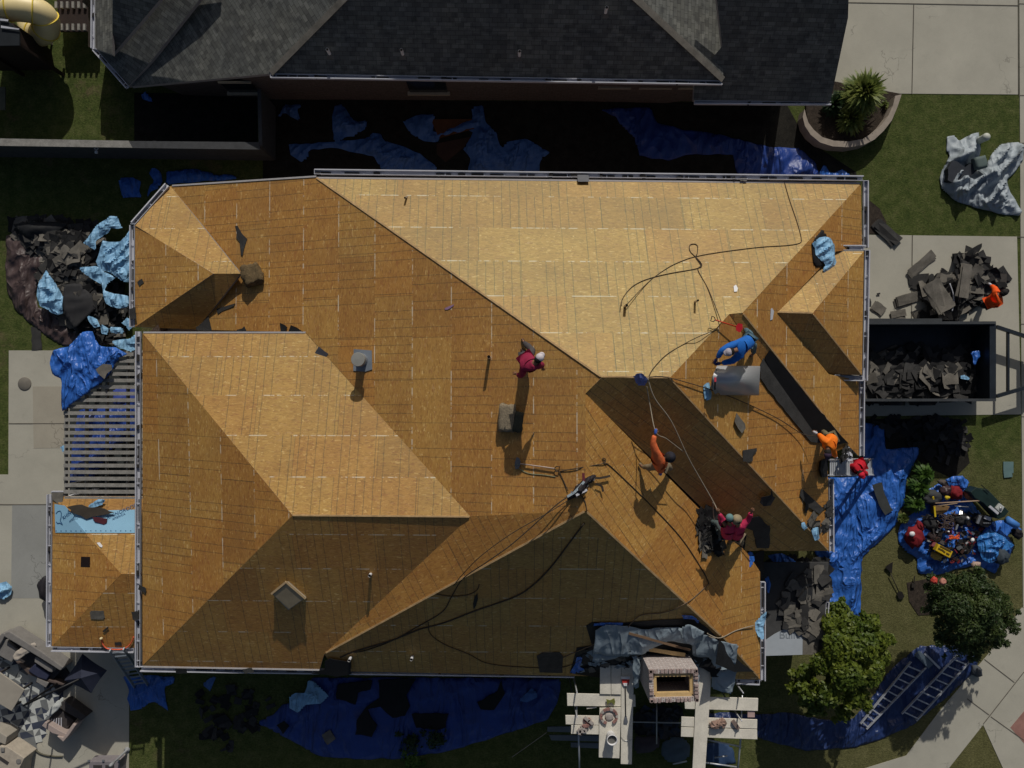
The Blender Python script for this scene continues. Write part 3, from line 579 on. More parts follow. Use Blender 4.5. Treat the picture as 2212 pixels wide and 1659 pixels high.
def shingle(x,y,s,w_,h_,ang,label,m=SHB,l=.02,rag=.3,seed=0,tilt=(0,0),layers=1,grp='torn shingle pieces',shape=None,name='torn_shingle'):
    r=random.Random(seed+int(x)+int(y)); b=MB(); c=pt(x,y,s,l)
    if shape: b.prism([pt(px_,py_,s,l+.03*(i%3)/3) for i,(px_,py_) in enumerate(shape)],.025)
    else:
        for i in range(layers): piece(b,c+Vector((r.uniform(-.06,.06),r.uniform(-.06,.06),.014*i)),w_,h_,ang+r.uniform(-.1,.1)*(i>0),tilt,r,0,.013,rag,nrm(s))
    o=b.build(name,m); return tag(o,label,'shingle',grp)
def smooth_path(pts,k=5):
    out=[]; n=len(pts)
    for i in range(n-1):
        p0,p1,p2,p3=pts[max(0,i-1)],pts[i],pts[i+1],pts[min(n-1,i+2)]
        for j in range(k):
            t_=j/k; out.append(.5*((2*p1)+(-p0+p2)*t_+(2*p0-5*p1+4*p2-p3)*t_*t_+(-p0+3*p1-3*p2+p3)*t_**3))
    out.append(pts[-1]); return out
def rope(px,label,m=ROPE,r=.012,name='rope',cat='rope',l=.02,k=5):   # px: (x,y,surface[,lift])
    pts=[pt(q[0],q[1],q[2],q[3] if len(q)>3 else l) for q in px]; b=MB(); b.tube(smooth_path(pts,k),r,6); return tag(b.build(name,m,None,True),label,cat)
# ---------------------------------------------------------------- objects on the roof
# left over torn shingles, each its own object
sh=lambda i,j,pts:T(i,j,pts)
shingle(0,0,'B',0,0,0,'long torn black shingle scrap lying up the orange deck near the west hip',SHB,shape=T(0,1,[(2030,295),(2050,290),(2090,360),(2135,405),(2110,480),(2095,550),(2080,545),(2070,430),(2040,395),(2045,345)]))
shingle(0,0,'B',0,0,0,'pointed black shingle scrap beside the small shaded gable valley',SHB,shape=T(0,1,[(1870,1010),(2030,962),(2020,985),(1920,1030),(1880,1055)]))
shingle(0,0,'B',0,0,0,'heap of torn shingle at the foot of the small shaded gable',SHB,shape=T(0,1,[(1680,1140),(1760,1110),(1800,1075),(1830,1200),(1700,1196)]))
shingle(0,0,'B',0,0,0,'small torn shingle bit at the upper edge of the yellow slope',SHB,shape=T(0,1,[(2045,1190),(2090,1180),(2110,1160),(2130,1205),(2045,1205)]))
for k,(xs,lab) in enumerate([([(205,1130),(250,1150),(270,1170),(250,1208),(215,1208)],'black tar paper shred at the top edge of the yellow slope, left one'),([(280,1205),(300,1150),(350,1170),(405,1208)],'black tar paper shred at the top edge of the yellow slope, right one')]):
    shingle(0,0,'B',0,0,0,lab,SHK,shape=T(1,1,xs),l=.04)
shingle(692,768,'B',.36,.3,-.7,'folded grey metal flashing piece on the valley of the yellow slope',mat('grey_flashing',(.1,.105,.12),.6,.15,4),.06,.05,tilt=(.3,.1),name='flashing_piece')
shingle(0,0,'EL',0,0,0,'folded grey shingle standing on the orange slope below the metal roll',SHG,shape=[(1587,911),(1591,892),(1609,915),(1611,925),(1603,936),(1595,926)],l=.1)
shingle(0,0,'EL',0,0,0,'dark blue grey shingle tab with ragged lower edge between the two hips',SHB,shape=[(1604.6,973),(1635,968),(1635,975),(1627,984),(1626,996),(1618,998),(1605,997)],l=.04)
shingle(0,0,'EL',0,0,0,'crossed dark shingle strip high on the east slope',SHB,shape=[(1730,1057),(1735,1058),(1772,1092),(1780,1100),(1770,1110),(1748,1096),(1742,1108),(1738,1104),(1741,1089),(1728,1070)],l=.05)
debris('shingle_heap',[(1755,1095),(1792,1082),(1794,1150),(1778,1150),(1750,1140),(1738,1125)],'EL',26,(.14,.24),.12,[SHB,SHG,SHB],'heap of torn shingles sliding into the east gutter',seed=4,tilt=.25)
shingle(0,0,'D',0,0,0,'jagged dark shingle hanging over the hip above the pair in pink',SHB,shape=[(1645,1074),(1665,1070),(1667,1056),(1670,1072),(1675,1074),(1665,1092),(1650,1094),(1642,1086)],l=.18)
shingle(1220,0,'B',.01,.01,0,'x',SHB)
bpy.data.objects.remove(bpy.data.objects[-1]) if False else None
for o in [o for o in bpy.data.objects if o.get('label')=='x']: bpy.data.objects.remove(o)
shingle(212,1331,'QS',.42,.26,0,'two tone grey shingle tab on the shaded patio roof slope',SHG,.03,.08,layers=2)
shingle(229,1357,'QS',.24,.06,.7,'curled dark shred below the grey shingle tab on the patio roof',SHB,.03)
shingle(254,1391,'QS',.22,.12,0,'dark shingle chip by the orange hose on the patio roof',SHB,.03)
shingle(306,1275,'W',.32,.16,-.3,'dark shingle chip on the west gutter edge halfway up the patio roof',SHB,.06)
shingle(293,1332,'W',.28,.26,.2,'dark shingle scrap over the west gutter near the patio roof corner',SHB,.08)
shingle(391,1446,'S1',.34,.2,0,'round dark shingle clump on the bottom gutter, left',SHB,.08)
shingle(537,1448,'S1',.3,.2,.2,'grey shingle scrap on the bottom gutter below the box vent',SHG,.1)
shingle(1264,384,'A',.34,.3,0,'square grey shingle tab straddling the top gutter',mat('grey_flashing',(.1,.1,.1)),.12,.08)
shingle(1605,386,'A',.2,.14,0,'small grey shingle tab on the top gutter near its right end',SHG,.1)
shingle(289,676,'T2',.24,.36,.1,'dark shingle scrap hung in the west gutter above the pergola',SHB,.1)
shingle(302,614,'T2',.2,.16,.6,'pointed dark shingle chip on the small west slope',SHB,.03)
shingle(1876,652,3.9,.2,.26,.1,'dark shingle tab lodged in the east bump gutter',SHB,0)
shingle(1007,1390-30,'S2',.01,.01,0,'x',SHB)
for o in [o for o in bpy.data.objects if o.get('label')=='x']: bpy.data.objects.remove(o)
# torn strip of shingles and plastic at the lower left of the shaded triangle
slab('tar_paper',T(1,3,[(590,735),(640,715),(820,740),(820,850),(700,870),(480,840),(590,800)]),'S1',.05,SHK,None,.03,'black tar paper scrap in the notch at the bottom gutter','tar paper',jit=1.5,seed=6)
# yellow stone weights on the deck
def sack(x,y,s,w_,h_,hz,rot,label,m,cat='sack',seed=0,name='sack'):
    b=MB(); c=pt(x,y,s,hz*.5); b.blob(c,w_/2,h_/2,hz/2,14,8,0,.35,rot,seed); return tag(b.build(name,m,None,True),label,cat)
INS=mat('tan_insulation',(.23,.19,.13),.95,.35,5,1,25,fine=.4)

b=MB(); 
def roundbox(b,c,size,rot,mi=0,jit=.05,seed=0,k=3):
    r=random.Random(seed); sx,sy,sz=size
    bm=bmesh.new(); bmesh.ops.create_cube(bm,size=1); bmesh.ops.subdivide_edges(bm,edges=bm.edges[:],cuts=k,use_grid_fill=True)
    Rm=Matrix.Rotation(rot,3,'Z'); vs=[]
    for v in bm.verts:
        q=v.co.copy(); L=q.length; q=q*(1-.22*max(0,L-.5)); q+=Vector((noise.noise(q*3+Vector((seed,0,0))),noise.noise(q*3+Vector((0,seed,0))),noise.noise(q*3+Vector((0,0,seed)))))*jit*2
        vs.append(Vector(c)+Rm@Vector((q.x*sx,q.y*sy,q.z*sz)))
    bm.verts.index_update(); b.add(vs,[[v.index for v in f.verts] for f in bm.faces],mi); bm.free()
roundbox(b,pt(545,593,'B',.16),(.6,.64,.34),.35,0,.07,8,5); tag(b.build('insulation_bundle',mat('brown_insulation',(.17,.12,.06),.95,.35,6,1,25,fine=.4),None,True),'brown squarish bundle of torn insulation on the peak of the small gable','insulation bundle'); b=MB(); roundbox(b,pt(1096,903,'B',.14),(.44,.76,.28),-.05,0,.06,3,5); tag(b.build('insulation_batt',mat('tan_insulation_batt',(.27,.22,.15),.95,.3,6,1,22,fine=.35),None,True),'tan fibrous insulation batt lying below the person in maroon','insulation')
b=MB(); roundbox(b,pt(1119,912,'B',.1),(.26,.55,.2),-.1,0,.05,5,4); tag(b.build('sack',mat('dark_olive_sack',(.05,.05,.035),.9,.3,5),None,True),'dark sack in the shadow beside the tan insulation batt','sack')
slab('mat',T(2,3,[(215,690),(260,665),(410,660),(440,700),(435,840),(240,835)]),'S2',.03,mat('brown_door_mat',(.07,.06,.05),.95,.3,5,.5,30),None,.05,'square dark brown mat on the shaded slope left of the chimney','mat',jit=.8)
slab('paper_scrap',T(2,1,[(1915,815),(1935,800),(1952,830),(1945,860),(1920,862)]),'A',.03,WHITE2,None,.02,'crumpled white paper scrap on the pale upper slope','paper scrap')
slab('paper_scrap',T(0,2,[(835,1372),(860,1368),(885,1400),(880,1412),(860,1405)]),'QN',.03,WHITE2,None,.015,'small white paper scrap on the patio roof hip','paper scrap')
slab('wood_scrap',[(1665,668),(1668,665),(1672,672),(1669,690),(1664,692)],'EU',.02,WHITE,None,.015,'pale splinter on the orange slope left of the bump roof','wood scrap')
slab('wood_scrap',T(1,1,[(1630,1005),(1650,995),(1710,970),(1705,985),(1660,1015),(1635,1018)]),'B',.02,mat('purple_plastic',(.3,.18,.3),.5,.1,5),None,.015,'small purple plastic strip on the middle of the orange slope','plastic scrap')
# light blue sheets and blue scraps on the roof
cloth('plastic_sheet',T(3,1,[(380,445),(440,395),(490,385),(540,400),(575,460),(583,655),(530,690),(470,695),(480,650),(500,635),(410,545)]),'EU',SKYP,.2,.05,'light blue crumpled sheet with black edge over the upper east hip','plastic sheet',base=.05,seed=3,fs=2)
cloth('tar_paper',T(3,1,[(375,440),(470,315),(500,360),(510,400),(440,420),(410,500),(480,640),(400,650),(385,560)]),'EU',SHK,.08,.08,'black backing sheet showing at the left of the light blue sheet','tar paper',base=.02,seed=4)
cloth('plastic_sheet',[(1519,833),(1524,829),(1531,823),(1533,834),(1537,850),(1535,862),(1523,866),(1520,850)],'EL',SKYP,.12,.05,'light blue scrap tucked at the lower left corner of the metal roll','plastic sheet',base=.03,seed=5,fs=2)
cloth('plastic_sheet',T(2,1,[(1045,1590),(1080,1568),(1120,1565),(1150,1585),(1175,1625),(1150,1670),(1080,1670),(1060,1620)]),'D',tarp_mat('periwinkle_cloth',(.15,.2,.5),.6),.12,.05,'blue and purple rag knotted at the main ridge','rag',base=.04,seed=6,fs=2)
cloth('plastic_sheet',T(2,3,[(2075,420),(2120,370),(2180,320),(2200,300),(2190,380),(2170,440),(2175,560),(2130,530),(2110,480),(2060,450)]),3.6,SKYP,.12,.06,'light blue shred caught on the lower east gutter','plastic sheet',base=.03,seed=7,fs=2)
for k,(px,lab) in enumerate([([(1728,1131),(1737,1127),(1744,1140),(1736,1146)],'light blue shred beside the shingle heap, upper'),([(1752,1142),(1767,1138),(1770,1165),(1760,1168),(1754,1152)],'light blue shred beside the shingle heap, lower'),([(1555,1156),(1570,1150),(1572,1176),(1552,1176)],'periwinkle rag between the legs of the pair in pink'),([(1612,1200),(1618,1190),(1628,1195),(1630,1210),(1620,1228),(1613,1215)],'bright blue twisted rag below the pair in pink')]):
    cloth('plastic_sheet',px,'D' if k==2 else 3.7 if k==3 else 'EL',BLUE if k==3 else SKYP if k<2 else tarp_mat('periwinkle_cloth2',(.12,.18,.5),.6),.08,.05,lab,'plastic shred',base=.08,seed=20+k,fs=2,jag=1)
cloth('plastic_sheet',T(2,3,[(500,835),(545,760),(560,700),(610,695),(600,740),(580,790),(640,800),(560,845)]),'S2',BLUE,.08,.06,'blue tarp shred at the lower left of the felt around the chimney','plastic shred',base=.04,seed=31,fs=2)
cloth('plastic_sheet',T(2,3,[(690,412),(830,402),(960,404),(955,425),(700,432)]),'S2',BLUE,.05,.06,'narrow blue strip along the upper edge of the black felt','plastic shred',base=.05,seed=32,fs=2)
cloth('plastic_sheet',T(2,3,[(1465,335),(1560,345),(1620,385),(1640,410),(1600,405),(1570,370),(1480,372)]),'S2',BLUE,.05,.06,'short blue strip at the upper right corner of the black felt','plastic shred',base=.05,seed=33,fs=2)
# felt sheets around the chimney
for k,(px,s,lab) in enumerate([([(720,470),(800,420),(1000,430),(1120,460),(1300,445),(1440,440),(1560,480),(1660,490),(1590,600),(1350,560),(1120,680),(1050,680),(960,690),(700,670)],(0.,.42,7.95),'large blue grey felt sheet spread above the chimney'),
  ([(1560,590),(1640,560),(1980,590),(1960,700),(1930,860),(1905,1025),(1720,970),(1730,800),(1560,760)],3.9,'blue grey felt sheet with pale torn lower edge right of the chimney'),
  ([(1470,430),(1530,415),(1660,480),(1640,560),(1560,600),(1480,560)],(0.,.42,8.05),'folded grey felt flap above the right corner of the chimney')]):
    cloth('roofing_felt',T(2,3,px),s,FELT,.1,.08,lab,'roofing felt',base=.04+.03*k,seed=40+k,jag=2,fs=1.6)
cloth('roofing_felt',T(2,3,[(1450,700),(1600,690),(1620,860),(1600,1000),(1450,700)]),4.0,FELT,.1,.08,'narrow felt strip between the chimney and the right board','roofing felt',base=.02,seed=47,jag=1)
cloth('roofing_felt',T(2,3,[(700,640),(960,660),(1090,690),(1110,800),(1095,960),(1050,980),(1045,690),(940,690),(760,745),(690,760)]),(0.,.32,7.1),FELT,.1,.08,'blue grey felt sheet left of the chimney beside the double board','roofing felt',base=.02,seed=48,jag=2)
cloth('roofing_felt',T(2,3,[(1540,500),(1660,500),(1790,560),(1960,590),(1930,760),(1760,800),(1700,700),(1560,690)]),(0.,.4,7.75),FELT,.08,.08,'blue grey felt sheet spreading over the lower right hip','roofing felt',base=.02,seed=49,jag=2)
debris('felt_scraps',T(2,3,[(1580,560),(1900,560),(1880,900),(1760,960),(1740,800),(1560,720)]),(0.,.3,6.6),26,(.1,.3),.06,[FELTK,FELT,SHK],'torn felt scraps to the right of the chimney','scraps',seed=19,tilt=.15)
debris('chimney_debris',T(2,3,[(650,620),(1000,600),(1110,700),(1100,900),(1000,850),(700,820),(560,840)]),'S2',60,(.08,.22),.1,[SHB,SHG,FELT],'rubble of torn felt and shingle left of the chimney','rubble',seed=9)
for (a,c,lab) in [((1095,618),(1495,682),'pale split board lying above the chimney'),((1010,495),(1540,640),'long brown board lying across the felt above the chimney')]:
    b=MB(); q0=pt(*T1_(2,3,*a),'S2',.2); q1=pt(*T1_(2,3,*c),'S2',.24); b.bar(q0,q1,.12 if a[1]>600 else .07,.04); tag(b.build('board',WOODN if a[1]>600 else mat('brown_board',(.16,.1,.06),.8,.2,5)),lab,'board')
b=MB(); b.bar(pt(*T1_(2,3,830,690),'S2',.25),pt(*T1_(2,3,1020,625),'S2',.25),.17,.04); tag(b.build('board',mat('black_board',(.015,.013,.012),.6,.3,4)),'short black board over the felt left of the chimney','board')
# ropes
rope([(1694,391,'A'),(1705,430,'A'),(1722,480,'A'),(1731,515,'A'),(1727,525,'A'),(1700,530,'A'),(1640,534,'A'),(1560,544,'A'),(1503,554,'A'),(1470,565,'A'),(1440,580,'A'),(1400,610,'A'),(1352,660,'A',.2)],'long thin dark rope looping over the pale upper slope to a stub pipe',r=.011)
rope([(1342,661,'A',.2),(1345,645,'A'),(1365,620,'A'),(1395,604,'A'),(1440,592,'A'),(1505,580,'A'),(1516,572,'A'),(1506,558,'A'),(1491,543,'A'),(1490,530,'A'),(1500,527,'A'),(1507,532,'A'),(1506,548,'A'),(1503,556,'A'),(1514,573,'A'),(1508,584,'A'),(1530,625,'A'),(1558,695,'A',.15)],'knotted dark rope with a small loop in the middle of the pale upper slope',r=.012)
rope([(1558,697,'A',.15),(1545,712,'EL'),(1510,727,'EL'),(1480,742,'A'),(1440,766,'A'),(1412,795,'A'),(1402,812,'A',.05)],'thin rope from the red shovel down to the rag on the ridge')
rope([(1402,815,'D',.2),(1440,815,'D',.12),(1530,840,'EL',.1),(1600,866,'EL',.08),(1680,904,'EL',.08),(1735,938,'EL',.2),(1770,940,'EL',.6)],'taut brown rope from the ridge to the person in orange by the gutter',r=.014)
rope([(1397,835,'D',.15),(1405,880,'D',.4),(1417,934,'D',1.2),(1440,948,'D',1.0),(1475,975,'D',.7)],'pale safety rope running through the gloved hand of the person in orange',ROPEL,.014)
rope([(1399,816,'D',.15),(1414,860,'D',.35),(1450,910,'D',.4),(1485,985,'D',.5),(1510,1030,'D',.5),(1540,1082,'D',.7),(1550,1103,'D',1.0),(1558,1118,'D',.9)],'long pale safety rope slanting down the dark slope to the pair in pink',ROPEL,.016)
rope([(1540,1085,'D',.6),(1541,1110,'D',.5),(1543,1124,'D',.5)],'short pale rope end hanging beside the pair in pink',ROPEL,.013)
rope([(1210,1018,'B'),(1255,1010,'B'),(1290,1004,'F'),(1306,1000,'F',.05),(1308,992,'F',.04),(1302,990,'F',.04),(1308,1002,'F',.04),(1320,1008,'F'),(1400,1085,'F'),(1470,1160,'F'),(1518,1232,'F'),(1532,1262,'F',.03)],'dark rope wandering from the shovel handle down the lower east slope',r=.013)
rope([(1530,1262,'F',.03),(1500,1290,'F'),(1478,1305,'F',.05),(1460,1315,'S2',.05),(1430,1324,'S2'),(1385,1329,'S2'),(1360,1350,'S2',.08),(1350,1366,'S2',.12),(1310,1380,'S2',.12),(1270,1398,'S2',.08),(1240,1410,'S2'),(1215,1421,'S2')],'pale brown rope crossing the lower hip onto the felt beside the chimney',mat('brown_rope',(.16,.11,.07),.9,.2,9),.014)
rope([(1629,1351,'J',.1),(1590,1362,'J'),(1556,1378,'J'),(1534,1372,'S2',.08),(1528,1368,'S2',.1),(1532,1375,'S2',.1),(1545,1379,'J',.05)],'pale rope with a loop end at the lower corner of the roof',ROPEL,.016)
rope([(1268,1105,'F',.03),(1262,1080,'B'),(1245,1072,'B'),(1180,1110,'B',.2),(1106,1152,'B',.3),(1040,1200,'B',.2),(1000,1240,'S2',.1),(980,1265,'S2')],'upper taut dark rope running from the harness down the strip of orange deck',r=.013)
rope([(1243,1066,'B',.06),(1205,1088,'B',.3),(1110,1172,'B',.25),(1050,1215,'B',.1),(1000,1250,'S2'),(975,1290,'S2'),(955,1322,'S2'),(900,1355,'S2'),(845,1385,'S2'),(790,1405,'S2'),(760,1410,'S2',.05)],'lower dark rope running from the harness into the shaded triangle',r=.016)
rope([(1262,1130,'S2'),(1232,1170,'S2'),(1190,1225,'S2'),(1150,1265,'S2'),(1110,1290,'S2'),(1030,1318,'S2'),(960,1345,'S2'),(905,1360,'S2'),(850,1382,'S2'),(770,1406,'S2'),(735,1420,'S2')],'heavy dark hose curving across the shaded triangle',r=.024,name='hose',cat='hose')
rope([(940,1283,'S2'),(975,1288,'S2'),(1010,1285,'S2'),(1030,1275,'S2'),(1035,1262,'S2')],'thin dark cord joining the hose below the harness rope',r=.012)
rope([(925,1345,'S2'),(930,1370,'S2'),(960,1392,'S2'),(1010,1412,'S2'),(1050,1432,'S2'),(1110,1440,'S2'),(1210,1442,'S2'),(1255,1425,'S2',.05)],'thin dark cord sagging along the bottom of the shaded triangle',r=.012)
rope([(1120,1003,'B',.1),(1112,1006,'B',.04),(1140,1022,'B'),(1175,1026,'B'),(1200,1030,'B')],'pale green chalk cord by the shovel blade',mat('green_cord',(.18,.24,.16),.8,.1,9),.01)
rope([(1208,1018,'B',.04),(1217,1038,'B'),(1227,1060,'B',.05)],'short dark rope tying the shovel to the harness',r=.013)
b=MB(); b.tube(smooth_path([pt(x,y,'QS',.06) for x,y in T(0,3,[(875,545),(885,585),(920,625),(980,635),(1060,632),(1110,605),(1140,565),(1155,525)])]),.022,8); hz=b.build('air_hose',mat('coral_hose',(.72,.13,.06),.5,.1,5),None,True); tag(hz,'coral orange hose looped along the bottom edge of the patio roof','hose')
p=pt(*T1_(0,3,875,540),'QS',.08); b=MB(); b.lathe(p,[(.04,-.03),(.045,.03),(.02,.07)],10); b.build('fitting',mat('cream_plastic',(.7,.6,.35),.5,.05,5),hz,True)
# shovel, harness, red shovel, drain grate
def shovel(a,c,label,mh,mb,hang=.0,bl=.3,wd=.2,dh=True):
    """a: handle end, c: blade tip (world)"""
    d=(c-a).normalized(); L=(c-a).length; s_=Vector((0,0,1)).cross(d).normalized(); t=empty('shovel',a,label,'shovel')
    b=MB(); b.tube([a,a+d*(L-bl)],.018,8); b.build('handle',mh,t,True)
    if dh:
        b=MB(); b.tube([a,a-d*.04+s_*.06,a-d*.13+s_*.07,a-d*.13-s_*.07,a-d*.04-s_*.06,a],.014,6); b.build('grip',BLACKP if mh!=METAL else METAL,t)
    b=MB(); up=d.cross(s_)*-1; e=a+d*(L-bl)
    top=[e+s_*wd*.2,e+d*.05+s_*wd*.5,e+d*bl*.8+s_*wd*.55,e+d*bl+s_*0,e+d*bl*.8-s_*wd*.55,e+d*.05-s_*wd*.5,e-s_*wd*.2]
    b.prism([q+Vector((0,0,.015)) for q in top],.02); b.build('blade',mb,t); return t
shovel(pt(1198,1012,'B',.08),pt(1112,1000,'B',.08),'pale handled flat shovel lying on the orange deck left of the harness',mat('pale_handle',(.42,.33,.28),.7,.15,5),mat('grey_blade',(.13,.14,.16),.5,.2,4),bl=.16,wd=.3)
shovel(pt(1545,691,'A',.3),pt(1604,710,'EL',.35),'red flat shovel with black D grip lying across the upper east hip',mat('red_handle',(.6,.05,.02),.5,.15,5),mat('red_blade',(.5,.02,.03),.4,.2,4),bl=.22,wd=.22)
hn=empty('harness_bag',pt(1246,1058,'F'),'dark tool harness with grey straps on the fold between west and east slopes','harness')
b=MB()
for k,(x,y,s,w_,h_,hz_,rt) in enumerate([(1262,1046,'F',.5,.2,.12,.9),(1250,1058,'F',.4,.24,.14,.8),(1275,1035,'F',.32,.18,.1,.5),(1236,1070,'B',.3,.14,.08,.7)]): b.blob(pt(x,y,s,.05),w_/2,h_/2,hz_,12,6,0,.5,rt,k)
b.build('bag',mat('harness_black',(.022,.018,.022),.7,.6,9,.4,20),hn,True)
for k,(px,m) in enumerate([([(1225,1073),(1240,1064),(1252,1052),(1262,1040)],FELT),([(1275,1032),(1295,1033),(1310,1030),(1318,1028)],ROPE),([(1288,1045),(1300,1050),(1303,1062)],ROPE),([(1244,1070),(1258,1063),(1268,1058)],WHITE)]):
    b=MB(); 
    for i in range(len(px)-1): b.bar(pt(*px[i],'F',.14),pt(*px[i+1],'F',.14),.06,.015)
    b.build('strap',m,hn)
b=MB(); b.bar(pt(1261,1042,'F',.12),pt(1260,1022,'F',.1),.07,.03); b.build('strap',mat('maroon_strap',(.12,.02,.03),.7,.1,4),hn)
b=MB()
for k in range(10): b.box(pt(1236+k*5+random.uniform(-3,3),1068-k*3.2+random.uniform(-6,6),'F',.13),(.07,.04,.02),random.uniform(0,3))
b.build('clips',METAL,hn)
slab('black_tool',T(1,3,[(1875,240),(1890,180),(1912,150),(1918,200),(1900,260),(1880,290)]),'S2',.03,BLACKP,None,.04,'black hand tool in the middle of the shaded triangle','hand tool')
# curved sheet metal held by the person in blue
ml=empty('metal_roll',pt(1590,820,'EL'),'curved shiny grey sheet metal on the east slope, held by the person in blue','sheet metal')
b=MB(); rows=[]; A0=Vector(pt(1549,792,'EL',.45)); n=18
for i in range(n+1):
    t_=i/n; ang=0; yy=790+63*t_; zz=.12+.42*math.sin(math.pi*(t_*.8+.2))
    rows.append((pt(1549-10*math.sin(math.pi*t_)+ (7 if t_>.9 else 0),yy,'EL',zz),pt(1642-3*t_,yy+1,'EL',zz+.1)))
b.add([q for row in rows for q in row],[[2*i,2*i+1,2*i+3,2*i+2] for i in range(n)])
o=b.build('sheet',mat('dull_zinc',(.5,.51,.53),.36,.05,2,metal=.3),ml,True); md=o.modifiers.new('Solidify','SOLIDIFY'); md.thickness=.006
b=MB(); q=[pt(1549,795,'EL',.5),pt(1538,815,'EL',.5),pt(1536,835,'EL',.4),pt(1545,852,'EL',.3),pt(1552,848,'EL',.25),pt(1549,820,'EL',.45)]; b.prism(q,.02); b.build('end_cap',mat('dull_zinc2',(.25,.26,.26),.5,.08,2,metal=.3),ml)
b=MB(); b.bar(pt(1545,817,'EL',.66),pt(1544,842,'EL',.5),.035,.02); b.build('strap',BLACKP,ml); b=MB(); b.box(pt(1545,820,'EL',.7),(.05,.12,.03)); b.build('latch',mat('red_latch',(.6,.06,.08),.5,.1,4),ml)
# ---------------------------------------------------------------- people
def grow(name,joints,edges,mat_,parent,sub=1,root=0):
    me=bpy.data.meshes.new(name); off=wloc(parent); me.from_pydata([Vector(j[0])-off for j in joints],edges,[])
    o=bpy.data.objects.new(name,me); COL.objects.link(o)
    m=o.modifiers.new('Skin','SKIN'); m.use_smooth_shade=True
    for i,j in enumerate(joints):
        r_=j[1]; me.skin_vertices[0].data[i].radius=(r_,r_) if not isinstance(r_,tuple) else r_
    me.skin_vertices[0].data[root].use_root=True
    sb=o.modifiers.new('Sub','SUBSURF'); sb.levels=sb.render_levels=sub
    dg=bpy.context.evaluated_depsgraph_get(); m2=bpy.data.meshes.new_from_object(o.evaluated_get(dg)); bpy.data.objects.remove(o); m2.name=name
    m2.materials.clear(); m2.materials.append(mat_)
    for p in m2.polygons: p.use_smooth=True
    o=bpy.data.objects.new(name,m2); COL.objects.link(o); o.parent=parent; return o
SKIN_=mat('skin_brown',(.24,.12,.07),.6,.1,6)
def tall(k,J): return {q:(v[0],v[1],v[2]*(1+(k-1)*min(1,v[2]))) for q,v in J.items()}
def person(label,s,J,shirt,pants,hat,boots,gloves=None,hair=None,brim=True,hatkind='cap',face_dir=None):
    """J: joint name -> (x,y,height above surface) in survey points"""
    W={k:pt(v[0],v[1],s,v[2]) for k,v in J.items()}
    foot=(W['anR']+W['anL'])/2; root=empty('person',Vector((foot.x,foot.y,min(W['anR'].z,W['anL'].z)-.08)),label,'person')
    pv,chs,nk,hd=W['pv'],W['ch'],W['nk'],W['hd']
    js=[]; ed=[]; ix={}
    def add(k,p,r,par=None):
        ix[k]=len(js); js.append((p,r)); 
        if par is not None: ed.append((ix[par],ix[k]))
    add('pv',pv,.135); add('wa',pv.lerp(chs,.5),.13,'pv'); add('ch',chs,.155,'wa'); add('nk',nk,.055,'ch'); add('hd0',nk.lerp(hd,.45),.07,'nk'); add('hd',hd,.095,'hd0'); 
    fd=(face_dir if face_dir is not None else (hd-nk)); fd=Vector(fd).normalized(); ht=(hd-nk).normalized(); add('hd2',hd+ht*.06,.07,'hd')
    add('no',hd+fd*.11-ht*.01,.018,'hd')
    for sd_ in 'RL':
        add('sh'+sd_,W['sh'+sd_],.075,'ch'); add('el'+sd_,W['el'+sd_],.05,'sh'+sd_); add('wr'+sd_,W['el'+sd_].lerp(W['ha'+sd_],.88),.028,'el'+sd_)
        d=(W['ha'+sd_]-W['el'+sd_]).normalized(); w_=W['ha'+sd_]; sde=d.cross(Vector((0,0,1))); sde=sde.normalized() if sde.length>.1 else Vector((1,0,0))
        add('pa'+sd_,w_+d*.03,(.042,.022),'wr'+sd_)
        for k,(o_,l_) in enumerate(((-.033,.055),(-.011,.07),(.011,.066),(.033,.05))):
            add('f%d'%k+sd_,w_+d*.08+sde*o_*1.1,.010,'pa'+sd_); add('g%d'%k+sd_,w_+d*(.08+l_*.5)+sde*o_-Vector((0,0,.015)),.009,'f%d'%k+sd_); add('h%d'%k+sd_,w_+d*(.08+l_*.75)+sde*o_-Vector((0,0,.04)),.008,'g%d'%k+sd_)
        add('th'+sd_,w_+d*.03+sde*.055,.011,'pa'+sd_); add('ti'+sd_,w_+d*.07+sde*.062-Vector((0,0,.02)),.009,'th'+sd_)
        hip=pv+(W['kn'+sd_]-pv).normalized()*.1+(Vector((0,0,0)))
        add('hi'+sd_,hip,.1,'pv'); add('kn'+sd_,W['kn'+sd_],.065,'hi'+sd_); add('an'+sd_,W['an'+sd_],.035,'kn'+sd_); add('to'+sd_,W['an'+sd_]+(W.get('to'+sd_,W['an'+sd_]+Vector((.12,0,0)))-W['an'+sd_]).normalized()*.14-Vector((0,0,.03)),.035,'an'+sd_)
    grow('body',js,ed,SKIN_,root,1,0)
    def sub(name,keys,edges,m_,ends=None,grow_=1.42):
        jj=[(ends[k] if ends and k in ends else js[ix[k]][0],(js[ix[k]][1] if not isinstance(js[ix[k]][1],tuple) else .04)*grow_+.022) for k in keys]; ii={k:i for i,k in enumerate(keys)}
        o=grow(name,jj,[(ii[a],ii[c]) for a,c in edges],m_,root,2,0)
        for v in o.data.vertices:
            q=v.co*7+Vector((hd.x,0,0)); v.co+=v.normal*(.016*noise.noise(q)+.02*abs(noise.noise(v.co*13))-.004)
        return o
    wr={'nk':chs.lerp(nk,.72),**{'wr'+q:W['el'+q].lerp(W['ha'+q],.8) for q in 'RL'}}
    sub('shirt',['wa','pv','ch','nk','shR','elR','wrR','shL','elL','wrL'],[('pv','wa'),('wa','ch'),('ch','nk'),('ch','shR'),('shR','elR'),('elR','wrR'),('ch','shL'),('shL','elL'),('elL','wrL')],shirt,wr)
